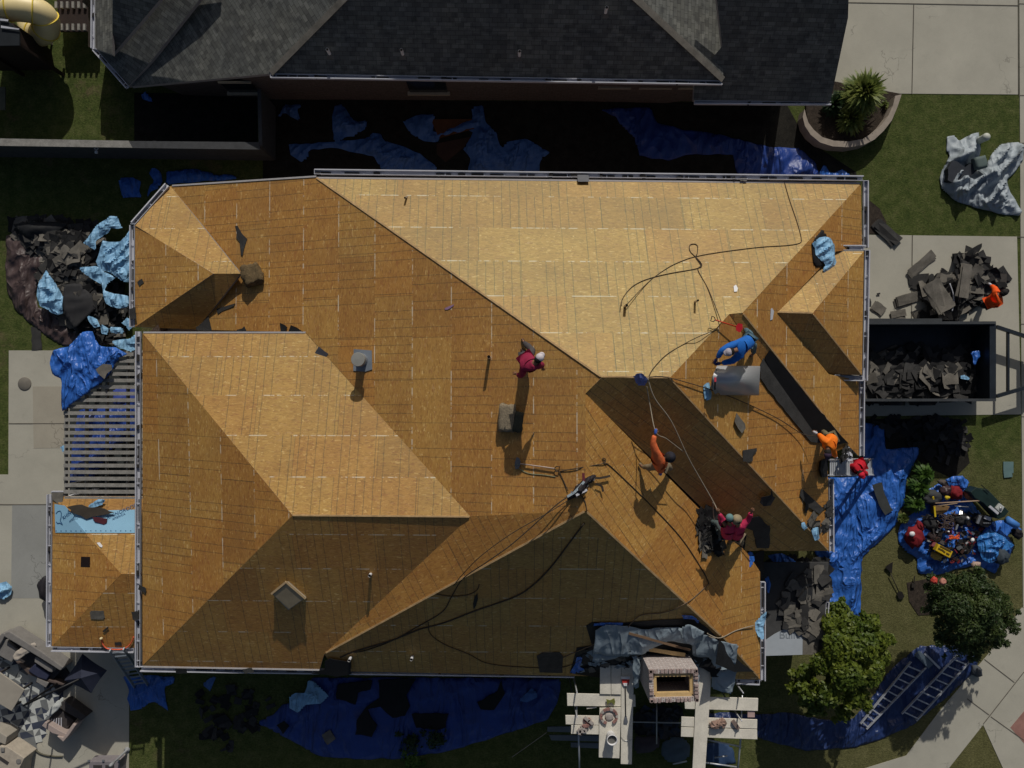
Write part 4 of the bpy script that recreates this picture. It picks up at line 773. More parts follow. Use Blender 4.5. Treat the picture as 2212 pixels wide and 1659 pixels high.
    sub('trousers',['pv','hiR','knR','anR','hiL','knL','anL'],[('pv','hiR'),('hiR','knR'),('knR','anR'),('pv','hiL'),('hiL','knL'),('knL','anL')],pants,None,1.22)
    for q in 'RL': 
        e={'an'+q:js[ix['an'+q]][0]}; grow('boot',[(js[ix['an'+q]][0]+Vector((0,0,.03)),.05),(js[ix['an'+q]][0]-Vector((0,0,.03)),.05),(js[ix['to'+q]][0],.045)],[(0,1),(1,2)],boots,root,1,0)
        if gloves: grow('glove',[(W['el'+q].lerp(W['ha'+q],.85),.04),(W['ha'+q],.05),(js[ix['f1'+q]][0],.045),(js[ix['g1'+q]][0],.03)],[(0,1),(1,2),(2,3)],gloves,root,1,0)
    if hair: b=MB(); b.blob(hd+ht*.0-fd*.025,.105,.105,.1,14,8,0,.12); b.build('hair',hair,root,True)
    if hat:
        b=MB(); b.blob(hd+ht*.045,.112,.112,.09,16,8,0,.04)
        if hatkind=='cap': c0=hd+ht*.03+fd*.09; b.blob(c0,.085,.085,.018,12,4)
        if hatkind=='wide': b.blob(hd+ht*.03,.155,.155,.02,18,4)
        b.build('hat',hat,root,True)
    sd3=fd.cross(ht).normalized() if fd.cross(ht).length>.1 else Vector((1,0,0))
    b=MB()
    for q in (-1,1): b.blob(hd+fd*.088+sd3*.033*q+ht*.012,.011,.011,.011,8,5)
    b.build('eyes',mat('eye_dark',(.02,.015,.01),.3,.1,5),root,True)
    b=MB(); b.blob(hd+fd*.088-ht*.05,.022,.012,.006,8,4); b.build('mouth',mat('lips',(.2,.07,.05),.5,.1,5),root,True)
    for q in (-1,1): b=MB(); b.blob(hd+sd3*.098*q,.014,.02,.03,8,5); b.build('ear',SKIN_,root,True)
    return root
C=lambda n,c,r=.8:mat(n,c,r,.14,7,.4,18)
BLK=C('boots_dark',(.03,.025,.02)); HAIR=C('hair_black',(.012,.01,.009))
person('person in maroon shirt and grey trousers bending over on the orange slope','B',tall(1.36,dict(pv=(1137,776,1.0),ch=(1148,790,1.22),nk=(1157,784,1.3),hd=(1164,775,1.32),shR=(1132,793,1.2),elR=(1127,812,1.0),haR=(1115,808,.95),shL=(1160,790,1.2),elL=(1169,787,1.0),haL=(1173,795,.9),knR=(1150,757,.55),anR=(1132,740,.08),toR=(1128,732,.05),knL=(1135,770,.5),anL=(1132,760,.08),toL=(1126,754,.05))),C('maroon_cloth',(.27,.015,.055)),C('grey_trousers',(.07,.065,.07)),C('white_cap',(.6,.55,.58)),BLK,None,HAIR)
person('person in bright blue shirt and pale cap leaning over the curved sheet metal','EL',dict(pv=(1617,738,.85),ch=(1597,752,1.1),nk=(1587,757,1.15),hd=(1577,760,1.12),shR=(1590,743,1.1),elR=(1561,755,.9),haR=(1546,778,.62),shL=(1598,768,1.05),elL=(1578,781,.8),haL=(1553,785,.62),knR=(1620,722,.45),anR=(1610,711,.08),toR=(1604,707,.05),knL=(1628,748,.45),anL=(1628,762,.08),toL=(1624,768,.05)),C('blue_cloth',(.012,.13,.5)),C('teal_trousers',(.09,.16,.2)),C('pale_cap',(.4,.37,.42)),C('pale_boots',(.3,.25,.25)),C('navy_gloves',(.03,.04,.15)),HAIR)
person('person in orange shirt and beige trousers gripping a rope beside the dark slope','F',tall(1.15,dict(pv=(1427,1003,.85),ch=(1421,990,1.1),nk=(1434,990,1.2),hd=(1445,988,1.28),shR=(1418,980,1.18),elR=(1410,958,1.25),haR=(1416,935,1.35),shL=(1424,1001,1.1),elL=(1430,1012,.9),haL=(1427,1022,.72),knR=(1403,1010,.5),anR=(1387,1008,.15),toR=(1378,996,.12),knL=(1444,1008,.5),anL=(1448,1013,.12),toL=(1455,1010,.1))),C('orange_cloth',(.75,.16,.05)),C('beige_trousers',(.25,.2,.13)),C('dark_cap',(.02,.02,.03)),C('tan_boots',(.24,.2,.12)),C('blue_gloves',(.06,.14,.5)),HAIR,hatkind='wide')
person('person in pink shirt and teal beanie, left one of the pair','D',tall(1.4,dict(pv=(1572,1156,.75),ch=(1575,1138,1.0),nk=(1576,1129,1.08),hd=(1576,1120,1.12),shR=(1567,1133,1.02),elR=(1559,1122,1.0),haR=(1552,1105,1.02),shL=(1583,1140,.95),elL=(1588,1150,.75),haL=(1578,1160,.6),knR=(1552,1131,.5),anR=(1532,1126,.15),toR=(1528,1124,.1),knL=(1555,1150,.45),anL=(1540,1148,.1),toL=(1534,1148,.1))),C('pink_cloth',(.52,.03,.1)),C('slate_trousers',(.09,.12,.12)),C('teal_beanie',(.13,.24,.24)),BLK,None,HAIR,hatkind='beanie')
person('person in pink shirt and tan hat, right one of the pair','D',tall(1.4,dict(pv=(1590,1156,.75),ch=(1596,1140,1.0),nk=(1594,1132,1.08),hd=(1592,1124,1.12),shR=(1604,1134,1.02),elR=(1616,1124,1.0),haR=(1624,1104,1.05),shL=(1588,1143,.95),elL=(1584,1152,.75),haL=(1586,1162,.6),knR=(1583,1162,.5),anR=(1574,1174,.12),toR=(1570,1180,.1),knL=(1600,1162,.45),anL=(1602,1176,.12),toL=(1604,1184,.1))),C('pink_cloth'  ,(.52,.03,.1)),C('beige_trousers',(.25,.2,.13)),C('tan_hat',(.3,.24,.15)),BLK,None,HAIR,hatkind='wide')
person('person in fluorescent orange shirt crouching at the foot of the east slope','EL',tall(1.1,dict(pv=(1795,949,.8),ch=(1790,962,1.02),nk=(1788,970,1.08),hd=(1788,979,1.1),shR=(1784,955,1.05),elR=(1775,944,.9),haR=(1764,936,.75),shL=(1796,968,1.0),elL=(1801,979,.85),haL=(1806,988,.7),knR=(1783,938,.45),anR=(1777,930,.1),toR=(1770,928,.08),knL=(1798,938,.45),anL=(1802,933,.1),toL=(1808,932,.08))),C('fluorescent_orange',(.95,.2,.012)),C('khaki_trousers',(.17,.14,.08)),C('plum_cap',(.05,.03,.06)),BLK,C('white_gloves',(.5,.5,.55)),HAIR,hatkind='cap')
person('person in a red shirt and red cap climbing the wide aluminium ladder',1.35,dict(pv=(1857,1004,.8),ch=(1852,1012,1.08),nk=(1855,1018,1.15),hd=(1859,1023,1.2),shR=(1846,1008,1.1),elR=(1837,1006,.9),haR=(1828,1002,.8),shL=(1858,1017,1.1),elL=(1868,1022,.95),haL=(1873,1025,.8),knR=(1868,1000,.5),anR=(1874,996,.1),toR=(1880,992,.08),knL=(1846,1012,.5),anL=(1840,1016,.1),toL=(1834,1018,.08)),C('red_cloth',(.5,.01,.025)),C('black_trousers',(.02,.018,.018)),C('red_cap',(.6,.015,.04)),BLK,None,HAIR)
person('person in an orange vest stooping beside the shingle pile on the driveway',0,dict(pv=(2140,652,.92),ch=(2152,643,1.3),nk=(2160,638,1.4),hd=(2168,633,1.48),shR=(2153,632,1.32),elR=(2147,622,1.1),haR=(2140,615,.9),shL=(2158,655,1.3),elL=(2150,660,1.05),haL=(2140,662,.85),knR=(2130,646,.5),anR=(2126,650,.08),toR=(2136,648,.05),knL=(2128,662,.5),anL=(2120,660,.08),toL=(2130,660,.05)),C('orange_vest',(.85,.1,.01)),C('black_trousers',(.02,.018,.018)),C('black_cap',(.015,.012,.012)),BLK,C('white_gloves',(.5,.5,.55)),HAIR)
c3=lambda *p:[(1347.8+.164*x,1054+.164*y) for x,y in p]
debris('shingle_heap',c3((985,300),(1110,270),(1240,215),(1300,230),(1410,300),(1420,420),(1330,430),(1250,640),(1260,850),(1100,800),(1000,560)),'F',170,(.12,.3),.45,[SHK,SHK,SHB,SHK,BLACKP],'black heap of torn shingles under the left person of the pair',seed=61,tilt=.4)
debris('shingle_heap',c3((985,470),(1050,480),(1100,700),(1115,800),(1065,840),(1000,700),(960,655),(1000,600)),'F',16,(.16,.3),.1,[SHB,SHG],'grey ragged shingles at the left rim of the black heap',seed=62)
slab('shingle_scrap',c3((1640,400),(1790,370),(1900,500),(1925,490),(1915,790),(1750,800),(1700,560),(1610,530)),'D',.05,SHB,None,.05,'bent dark shingle strip right of the pair in pink','shingle scrap',jit=1.2,seed=63)
slab('shingle_scrap',c3((1380,720),(1580,590),(1610,640),(1590,860),(1500,900),(1560,960),(1800,830),(1850,830),(1840,1230),(1690,1250),(1600,1080),(1450,930),(1370,870)),'D',.04,SHK,None,.04,'large black torn sheet hanging down to the eave below the pair','shingle scrap',jit=1.5,seed=64)
# ---------------------------------------------------------------- ladder at the east gutter
def ladder(a0,a1,b0,b1,n,label,grp=None,m=ALU,r=.03,cat='ladder'):
    a0,a1,b0,b1=[Vector(q) for q in (a0,a1,b0,b1)]; t=empty('ladder',(a1+b1)/2,label,cat,grp)
    for p,q in ((a0,a1),(b0,b1)): b=MB(); b.bar(p,q,.035,.09); b.build('rail',m,t)
    for k in range(n): t_=(k+.7)/n; b=MB(); b.bar(a0.lerp(a1,t_),b0.lerp(b1,t_),.045,.035); b.build('rung',m,t)
    return t
ladder(pt(1791,993,4.15),pt(1886,991,.05),pt(1791,1027,4.15),pt(1886,1026,.05),26,'wide aluminium ladder with many rungs leaning on the east gutter',m=mat('bright_ladder',(.55,.57,.6),.4,.08,3,metal=.25))
slab('black_bucket_mat',[(1775,995),(1789,990),(1788,1030),(1776,1032),(1772,1015)],'EL',.15,BLACKP,None,.14,'black crate hugging the corner of the roof by the ladder top','crate',jit=1)
debris('shingle_scraps',[(1818,975),(1842,970),(1852,985),(1850,992),(1815,992)],'EU',16,(.08,.2),.15,[SHK,WHITE,SHB],'mixed black and white scraps at the gutter end beside the ladder top','scraps',seed=71)
# ---------------------------------------------------------------- tarps on the ground
cloth('tarpaulin',T(3,2,[(480,815),(820,790),(818,330),(1000,380),(1010,560),(1300,545),(1295,620),(1250,712),(1195,830),(1180,1035),(1125,1100),(1118,1190),(985,1340),(822,1490),(792,1659)])+T(3,3,[(805,60),(800,345),(640,360),(478,380),(480,60)])+T(3,2,[(480,1600),(400,1450)]),.0,BLUE,.28,.085,'big wrinkled blue tarp beside the east wall, running down past the trees',seed=1,dirn=1.1,fs=1.)
slab('felt_strip',T(3,2,[(905,870),(985,850),(1010,960),(1080,1095),(1010,1135),(960,1040),(930,960)]),.27,.02,mat('dark_green_felt',(.045,.05,.05),.8,.2,4),None,.02,'dark felt strip lying across the big blue tarp','felt strip',jit=1)
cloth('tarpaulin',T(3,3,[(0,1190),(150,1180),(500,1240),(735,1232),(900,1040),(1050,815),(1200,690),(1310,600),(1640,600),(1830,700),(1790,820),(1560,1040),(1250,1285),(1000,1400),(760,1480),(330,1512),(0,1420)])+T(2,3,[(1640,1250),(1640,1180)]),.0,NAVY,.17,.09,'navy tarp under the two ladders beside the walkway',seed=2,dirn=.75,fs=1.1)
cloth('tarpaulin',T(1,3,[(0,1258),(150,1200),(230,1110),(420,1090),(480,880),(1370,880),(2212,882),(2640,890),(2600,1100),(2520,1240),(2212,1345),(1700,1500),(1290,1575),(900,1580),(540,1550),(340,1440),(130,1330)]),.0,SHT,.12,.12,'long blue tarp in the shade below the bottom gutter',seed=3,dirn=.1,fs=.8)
cloth('plastic_sheet',T(1,3,[(288,1040),(340,1010),(420,1010),(450,900),(500,910),(560,960),(630,1040),(560,1100),(430,1110),(400,1150),(360,1180),(290,1140)]),.15,SKYP,.2,.07,'light blue crumpled sheet on the left part of the long shaded tarp','plastic sheet',seed=4,fs=1.6)
for k,(px,lab) in enumerate([([(700,940),(1000,900),(990,980),(880,1010),(860,1110),(690,1060)],'black shingle sheet left of the middle on the long shaded tarp'),([(1060,900),(1380,890),(1300,1030),(1330,1130),(1290,1210),(1180,1230),(1070,1130),(960,1150),(1010,1250),(1050,1290),(1000,1390),(860,1370),(870,1240),(950,1130),(1060,1060)],'largest ragged black shingle spill on the long shaded tarp'),([(1340,1190),(1660,1190),(1640,1310),(1560,1330),(1380,1310)],'square black shingle bundle on the long shaded tarp'),([(180,1290),(240,1255),(285,1300),(235,1370)],'small dark shingle square at the left end of the long shaded tarp'),([(570,1380),(640,1330),(685,1410),(620,1465)],'diamond shaped shingle near the lower edge of the long shaded tarp'),([(1910,1090),(2080,1000),(2120,900),(2150,1020),(2060,1160),(1940,1150)],'dark shingle scrap at the right end of the long shaded tarp')]):
    slab('shingle_scrap',T(1,3,px),.14,.02,SHK if k!=4 else SHG,None,.04,lab,'shingle scrap','shingles on the shaded tarp',jit=1.2,seed=k)
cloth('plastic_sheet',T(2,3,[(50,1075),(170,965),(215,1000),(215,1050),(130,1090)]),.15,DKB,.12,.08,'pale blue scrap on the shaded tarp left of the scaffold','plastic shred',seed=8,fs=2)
cloth('tarpaulin',T(0,3,[(1060,862),(1515,862),(1500,930),(1420,955),(1455,1165),(1330,1080),(1230,1145),(1130,1162),(1100,1060),(1122,990)]),.0,BLUE,.3,.07,'crumpled blue tarp under the foot of the lower left ladder',seed=5,fs=1.5)
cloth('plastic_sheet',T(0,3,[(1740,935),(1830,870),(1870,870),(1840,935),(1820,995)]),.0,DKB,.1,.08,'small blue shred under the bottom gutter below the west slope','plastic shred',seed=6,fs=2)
for k,(i,j,px,lab) in enumerate([(1,0,[(670,1222),(660,1000),(682,920),(740,902),(800,980),(850,1050),(960,1040),(950,1112),(850,1180),(745,1195),(745,1230)],'upright twist of pale blue sheeting in the shaded gap'),
 (1,0,[(285,1250),(640,1230),(950,1200),(1010,1150),(1080,1160),(1100,1210),(1280,1270),(1420,1330),(1560,1440),(1560,1480),(1090,1480),(1020,1350),(920,1330),(700,1280),(450,1300),(455,1370),(390,1402),(300,1340)],'long pale blue sheet snaking along the shaded gap'),
 (1,0,[(1270,1050),(1380,1000),(1550,990),(1530,1120),(1565,1160),(1700,1090),(1880,1040),(1860,920),(1960,910),(1985,1060),(2080,1150),(2110,1300),(2160,1230),(2330,1200),(2440,1260),(2540,1320),(2450,1400),(2450,1480),(1830,1480),(1860,1380),(1790,1290),(1860,1180),(1890,1110),(1720,1160),(1590,1190),(1570,1230),(1450,1220),(1330,1150)],'largest tangle of pale blue sheeting in the shaded gap'),
 (1,0,[(190,1000),(250,905),(400,910),(360,960),(385,1050),(300,1010),(240,960),(200,1040)],'small folded blue scrap at the left end of the shaded gap'),
 (0,0,[(1220,820),(1260,788),(1310,850),(1320,900),(1275,870),(1235,860)],'single blue scrap in the dark corner beside the octagon bay'),
 (0,0,[(1022,1540),(1150,1535),(1220,1570),(1200,1659),(1235,1708),(1060,1712),(1040,1620)],'blue square scrap left of the roof corner in the shade'),
 (0,0,[(1290,1500),(1320,1435),(1390,1490),(1405,1570),(1380,1620),(1300,1659),(1260,1760),(1300,1600),(1340,1575)],'crooked blue strip hanging by the roof corner in the shade'),
 (0,0,[(1440,1480),(1700,1460),(1880,1520),(2000,1510),(2070,1545),(1600,1580),(1430,1600)],'flat blue tarp piece just above the rake edge'),
 (2,0,[(755,950),(900,930),(1200,930),(1250,1060),(1500,1130),(1700,1145),(2212,1270),(2480,1280),(2620,1400),(2650,1500),(2630,1560),(1960,1530),(1900,1335),(1500,1340),(1350,1390),(1100,1345),(1060,1200),(930,1070),(900,1010)],'broad shaded blue tarp running from the gap out to the planter'),
 (3,0,[(440,1500),(490,1410),(520,1480),(560,1500),(640,1465),(700,1500),(715,1560),(450,1560)],'bright bunched end of blue tarp at the upper right roof corner')]):
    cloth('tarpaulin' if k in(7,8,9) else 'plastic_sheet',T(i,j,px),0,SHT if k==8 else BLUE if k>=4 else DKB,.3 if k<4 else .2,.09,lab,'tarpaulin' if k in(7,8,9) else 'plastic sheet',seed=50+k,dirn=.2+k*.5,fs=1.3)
slab('plywood_sheet',T(1,0,[(1510,1030),(1880,1028),(1892,1110),(1580,1195)]),.0,.06,mat('rust_plywood',(.11,.045,.018),.8,.2,3),None,.03,'rust coloured plywood sheet under the pale blue tangle','plywood')
slab('plywood_sheet',T(1,0,[(1560,1240),(1860,1180),(1790,1280),(1640,1400),(1560,1330)]),.0,.04,mat('dark_plywood',(.05,.026,.018),.8,.2,3),None,.03,'dark plywood sheet below the rust coloured one in the gap','plywood')
# left heap
cloth('tarpaulin',T(0,1,[(55,375),(150,365),(230,400),(260,520),(360,500),(430,600),(420,700),(330,720),(310,880),(330,1000),(470,1030),(560,1120),(700,1190),(900,1260),(960,1330),(760,1310),(640,1330),(560,1330),(390,1240),(230,1110),(125,1000),(60,840),(45,640),(60,500)]),0,BROWN,.2,.08,'dark brown tarp edging the left shingle heap on the lawn',seed=12,dirn=.9,fs=1.4)
debris('shingle_pile',T(0,1,[(120,275),(300,250),(600,268),(760,290),(860,360),(900,500),(860,640),(1000,800),(1100,1000),(1080,1150),(950,1290),(700,1200),(560,1110),(430,980),(350,720),(400,560),(220,440)]),0,520,(.22,.42),.55,[SHB,SHG,SHB,SHK],'big heap of torn charcoal shingles on the lawn left of the house',seed=5,ar=1.8)
cloth('roofing_felt',T(0,1,[(115,275),(300,250),(600,262),(560,310),(450,390),(380,400),(220,390),(150,330)]),.25,FELTK,.2,.1,'black felt sheet at the top of the left shingle heap','roofing felt',seed=13)
cloth('roofing_felt',T(0,1,[(560,800),(700,790),(800,900),(830,1010),(700,1130),(640,1190),(570,1080),(540,960)]),.5,mat('charcoal_felt',(.03,.03,.032),.8,.2,3),.12,.1,'charcoal felt sheet in the middle of the left shingle heap','roofing felt',seed=14)
for k,(px,z,lab) in enumerate([([(720,440),(780,370),(830,290),(950,205),(1020,215),(1060,310),(960,310),(940,350),(830,420),(830,505)],.5,'light blue sheet draped at the top of the left heap'),
 ([(890,420),(1040,430),(1120,335),(1190,330),(1112,780),(1070,775),(940,690),(850,650),(830,600)],.6,'widest light blue sheet against the west gutter'),
 ([(680,655),(830,640),(920,700),(880,800),(780,740)],.6,'pointed light blue sheet jutting left into the shingle heap'),
 ([(900,690),(1000,740),(930,800),(900,850),(990,880),(1110,900),(1112,1000),(1020,1005),(960,990),(915,960),(880,790)],.6,'torn light blue sheet with a dark hole beside the west gutter'),
 ([(320,900),(340,770),(400,672),(470,770),(540,890),(605,950),(540,960),(545,1050),(500,1062),(350,990)],.45,'light blue triangle of sheet on the brown tarp'),
 ([(750,1065),(840,1100),(868,1160),(820,1175),(770,1120)],.5,'crinkled light blue scrap at the foot of the left heap'),
 ([(868,1135),(940,1180),(930,1232),(880,1225)],.45,'small light blue scrap right of the crinkled one'),
 ([(945,1165),(1060,1170),(1075,1220),(960,1212)],.45,'flat light blue scrap under the west gutter corner'),
 ([(960,1290),(1120,1270),(1185,1215),(1230,1330),(1130,1385),(1010,1345)],.7,'light blue sheet bunched above the pergola'),
 ([(1050,1130),(1100,1085),(1180,1130),(1120,1200)],.6,'light blue tuft at the inner corner of the west gutter')]):
    cloth('plastic_sheet',T(0,1,px),z,SKYP,.22,.06,lab,'plastic sheet',seed=70+k,dirn=k*.7,fs=1.5)
# tarp slumped over the pergola
cloth('tarpaulin',T(0,1,[(430,1480),(460,1370),(580,1340),(700,1215),(800,1205),(862,1330),(1000,1340),(1105,1400),(1040,1430),(990,1490),(960,1560),(880,1640),(870,1659)])+T(0,2,[(870,0),(700,120),(540,236),(537,0)])+T(0,1,[(530,1612),(460,1582)]),2.68,BLUE,.22,.07,'bright blue tarp slumped over the top end of the pergola',seed=15,dirn=1.2,fs=1.)
slab('shingle_scrap',T(0,1,[(830,1530),(890,1485),(960,1490),(970,1540),(920,1570),(900,1620),(850,1570)]),2.93,.0,SHG,None,.03,'grey shingle scrap lying on the pergola tarp','shingle scrap',jit=1)
slab('black_walk_board',T(0,1,[(270,1160),(350,1190),(360,1365),(275,1365)]),.03,0,SHB,None,.03,'dark shingle strip standing between left heap and patio','shingle scrap',jit=1)
# pergola
pg=empty('pergola',pt(215,930,0),'grey weathered wooden pergola with many cross slats beside the patio','pergola')
for k in range(23):
    y=765+14.15*k; x0_=140-(2 if k%2 else 0); b=MB(); b.bar(pt(x0_,y,2.6),pt(328,y+.4,2.6),.115,.05); b.build('slat',WOODG,pg)
for x in (144,188,232,277): b=MB(); b.bar(pt(x,758,2.47),pt(x-1,1092,2.47),.055,.16); b.build('beam',WOODG,pg)
for x,y in ((146,775),(146,1050)): p=pt(x,y,2.4); b=MB(); b.box((p.x,p.y,1.2),(.14,.14,2.4)); b.build('post',WOODG,pg)
slab('ground_under_pergola',[(150,770),(290,770),(290,1080),(150,1080)],.03,0,mat('dark_pergola_ground',(.03,.035,.035),.9,.2,2),None,.01); tag(bpy.data.objects['ground_under_pergola'],kind='structure')  # plain dark sheet below the slats
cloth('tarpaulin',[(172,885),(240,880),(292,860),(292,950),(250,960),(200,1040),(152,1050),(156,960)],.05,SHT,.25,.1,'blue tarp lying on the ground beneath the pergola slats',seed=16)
cloth('tarpaulin',[(245,840),(292,835),(292,868),(246,878)],1.2,mat('violet_blue_tarp',(.05,.08,.32),.5,.2,3),.25,.08,'violet blue cloth glimpsed under the right end of the slats',seed=17)
cloth('plastic_sheet',T(0,2,[(520,540),(570,525),(570,600),(550,605)]),1.8,SKYP,.1,.06,'light blue corner poking out left of the pergola','plastic shred',seed=18)
slab('shingle_scrap',T(0,2,[(445,940),(545,940),(540,1010),(510,1045),(450,1000)]),2.66,0,SHG,None,.03,'grey shingle tab on the top left corner of the patio roof','shingle scrap',jit=1)
slab('shingle_scrap',T(0,2,[(580,1060),(700,1040),(760,1070),(900,1075),(980,1115),(900,1130),(800,1150),(745,1168),(700,1140),(640,1120)]),2.9,0,mat('brown_shingle',(.055,.045,.035),.9,.2,3),None,.04,'brown shingle strip across the top of the blue underlayment','shingle scrap',jit=1.2)
slab('glove',T(0,2,[(800,1150),(840,1155),(920,1165),(922,1200),(895,1215),(820,1190)]),2.92,0,mat('maroon_glove',(.09,.02,.03),.8,.1,4),None,.05,'dark maroon glove lying on the blue underlayment','glove',jit=.5)
cloth('plastic_sheet',T(0,2,[(740,1068),(850,995),(915,995),(890,1040),(820,1065)]),2.75,SKYP,.1,.05,'light blue rag between pergola and patio roof','plastic shred',seed=19,fs=2)
# patio drain cover
b=MB(); b.lathe(pt(54,829,.0),[(.24,.0),(.24,.03),(.22,.045),(.0,.05)],24); tag(b.build('drain_cover',mat('drain_grey',(.18,.165,.14),.9,.15,4),None,True),'round grey drain cover in the patio slab','drain cover')
# ---------------------------------------------------------------- patio furniture
GREYF=mat('grey_wicker_cushion',(.2,.19,.18),.85,.12,6,.4,40); DGR=mat('dark_wicker',(.05,.045,.045),.8,.3,9,.5,50); TAUPE=mat('taupe_stone_top',(.34,.31,.26),.7,.08,3); NAVC=mat('navy_cushion',(.03,.035,.07),.85,.15,6)
RUGW=mat('rug_white',(.5,.52,.5),.95,.12,5); RUGN=mat('rug_navy',(.045,.055,.085),.95,.15,5); RUGG=mat('rug_grey',(.16,.17,.175),.95,.12,5)
rug=[pt(x,y,.02) for x,y in T(0,3,[(-260,640),(0,590),(130,560),(560,760),(545,1040),(400,1290),(395,1380),(300,1470),(230,1450),(0,1310),(-300,1150)])]
ct=pt(*T1_(0,3,150,1000),.03); a_=R(-32); b=MB(); st=.34; rr_=random.Random(3)
b.prism([q+Vector((0,0,.006)) for q in rug],.02,1)
for i in range(-14,15):
    for j in range(-14,15):
        c0=Vector((i*st,j*st,0)); q=[c0+Vector(d)*st for d in ((0,0,0),(1,0,0),(1,1,0),(0,1,0),(.5,.5,0))]
        for t3 in ((0,1,4),(1,2,4),(2,3,4),(3,0,4)):
            mi=rr_.choice((0,0,0,1,2,1,2)); tri=[ct+Matrix.Rotation(a_,3,'Z')@q[k] for k in t3]
            m_=(tri[0]+tri[1]+tri[2])/3
            if sum(inpoly(v.x,v.y,rug) for v in tri)>=2: b.add([v+Vector((0,0,.012)) for v in tri],[[0,1,2]],mi)
tag(b.build('rug',[RUGW,RUGN,RUGG]),'patio rug with white, grey and navy triangles','rug')
def quadbox(b,px,z0,z1,mi=0): b.prism([pt(x,y,z1) for x,y in px],z1-z0,mi)
sf=empty('sofa',pt(*T1_(0,3,250,650),0),'long grey outdoor sofa with a folded blanket on the patio','sofa')
for nm,px,z0,z1,m_ in [('backrest',[(45,485),(80,478),(350,650),(548,790),(520,820),(330,700),(30,520)],.1,.78,GREYF),('seat_base',[(30,520),(330,700),(520,820),(430,930),(250,800),(130,740),(-60,690),(-90,560)],.08,.34,DGR),
  ('armrest',[(-80,600),(20,490),(50,500),(20,560),(-30,640)],.1,.62,GREYF),('cushion',[(0,560),(60,545),(75,575),(150,640),(100,750),(-10,690),(-30,600)],.35,.5,GREYF),('cushion',[(300,700),(330,706),(460,790),(450,835),(420,828),(295,745)],.35,.62,GREYF),('cushion',[(300,760),(430,850),(400,900),(330,880),(240,820)],.34,.48,NAVC),('seat_edge',[(130,740),(160,735),(330,860),(420,890),(560,930),(540,950),(400,915),(240,850)],.1,.4,mat('brown_frame',(.1,.075,.065),.7,.1,4))]:
    b=MB(); quadbox(b,T(0,3,px),z0,z1); b.build(nm,m_,sf,False,None,.03)
cloth('blanket',T(0,3,[(110,690),(140,650),(200,610),(300,572),(315,590),(300,640),(220,680),(150,735),(125,730)]),.7,mat('cream_blanket',(.45,.4,.34),.95,.12,6,.5,20),.14,.04,'cream crumpled blanket thrown over the sofa back','blanket',seed=5,dirn=.6,fs=2.6)
def table(px,z,label,m_,lm,name='table',th=.06):
    t=empty(name,pt(*px[0],0),label,'table'); b=MB(); b.prism([pt(x,y,z) for x,y in px],th); b.build('top',m_,t,False,None,.012)
    tp_=[pt(x,y,z-th) for x,y in px]; c=sum(tp_,Vector())/len(tp_)
    for q in tp_[:4]: q=q.lerp(c,.1); b=MB(); b.box((q.x,q.y,(z-th)/2),(.06,.06,z-th)); b.build('leg',lm,t)
    return t
table(T(0,3,[(-180,730),(-10,830),(210,985),(100,1168),(-220,980)]),.72,'rectangular taupe dining table by the rug',TAUPE,DGR)
table(T(0,3,[(320,880),(420,925),(395,965),(312,915)]),.45,'tiny pale side table at the end of the sofa',GREYF,DGR)
ac=empty('armchair',pt(*T1_(0,3,540,1260),0),'square outdoor armchair with pale armrests at the corner of the rug','armchair')
for nm,px,z0,z1,m_ in [('armrest',[(360,1295),(390,1260),(520,1340),(600,1375),(575,1395),(450,1360)],.1,.62,mat('pale_taupe',(.38,.31,.28),.8,.1,5)),('armrest',[(525,1090),(560,1080),(745,1215),(700,1250),(540,1160)],.1,.6,DGR),('seat',[(410,1245),(500,1140),(640,1250),(540,1365)],.1,.36,DGR),('backrest',[(630,1275),(655,1290),(600,1370),(545,1435),(490,1385),(545,1395)],.1,.7,mat('pale_taupe',(.38,.31,.28),.8,.1,5))]:
    b=MB(); quadbox(b,T(0,3,px),z0,z1); b.build(nm,m_,ac,False,None,.02)
b=MB()
for k in range(6): x=430+k*20; b.bar(pt(*T1_(0,3,x,1235-4*k*.5),.37),pt(*T1_(0,3,x-15+k*3,1265+k*8),.37),.03,.02)
b.build('seat_slats',WHITE,ac)
cloth('cushion',T(0,3,[(400,1180),(480,1090),(545,1045),(550,1085),(510,1150),(430,1220),(395,1210)]),.5,RUGW,.15,.05,'pale crumpled throw at the corner of the armchair','throw',seed=6,fs=2)
um=empty('patio_umbrella',pt(*T1_(0,3,640,860),0),'navy square cantilever umbrella tilted in the patio shade','umbrella')
b=MB(); cr=[pt(*T1_(0,3,x,y),1.9) for x,y in ((715,672),(925,815),(790,1008),(560,900))]; ap=sum(cr,Vector())/4+Vector((0,0,.35))
rr2=[]
for i in range(4):
    for k in range(8): t_=k/8; q=cr[i].lerp(cr[(i+1)%4],t_); q=q.lerp(ap,.06*math.sin(math.pi*t_)); rr2.append(Vector((q.x,q.y,1.9-.08*math.sin(math.pi*t_)*0)))
n=len(rr2); b.add(rr2+[ap],[[i,(i+1)%n,n] for i in range(n)]); o=b.build('canopy',mat('navy_canvas',(.03,.035,.06),.85,.12,4),um); md=o.modifiers.new('Solidify','SOLIDIFY'); md.thickness=.02
for i in range(4): b=MB(); b.bar(ap-Vector((0,0,.02)),cr[i],.02,.02); b.build('rib',METAL,um)
b=MB(); p=pt(*T1_(0,3,545,895),0); b.tube([Vector((p.x,p.y,0)),Vector((p.x,p.y,2.35)),ap+Vector((0,0,.12))],.035,8); b.build('pole',BLACKP,um,True)
b=MB(); b.box((p.x,p.y,.05),(.7,.7,.1),.6); b.build('base',DGR,um)
slab('column',T(0,3,[(0,0),(1,0),(1,1)]),0,0,WHITE) ; bpy.data.objects.remove(bpy.data.objects['column'])
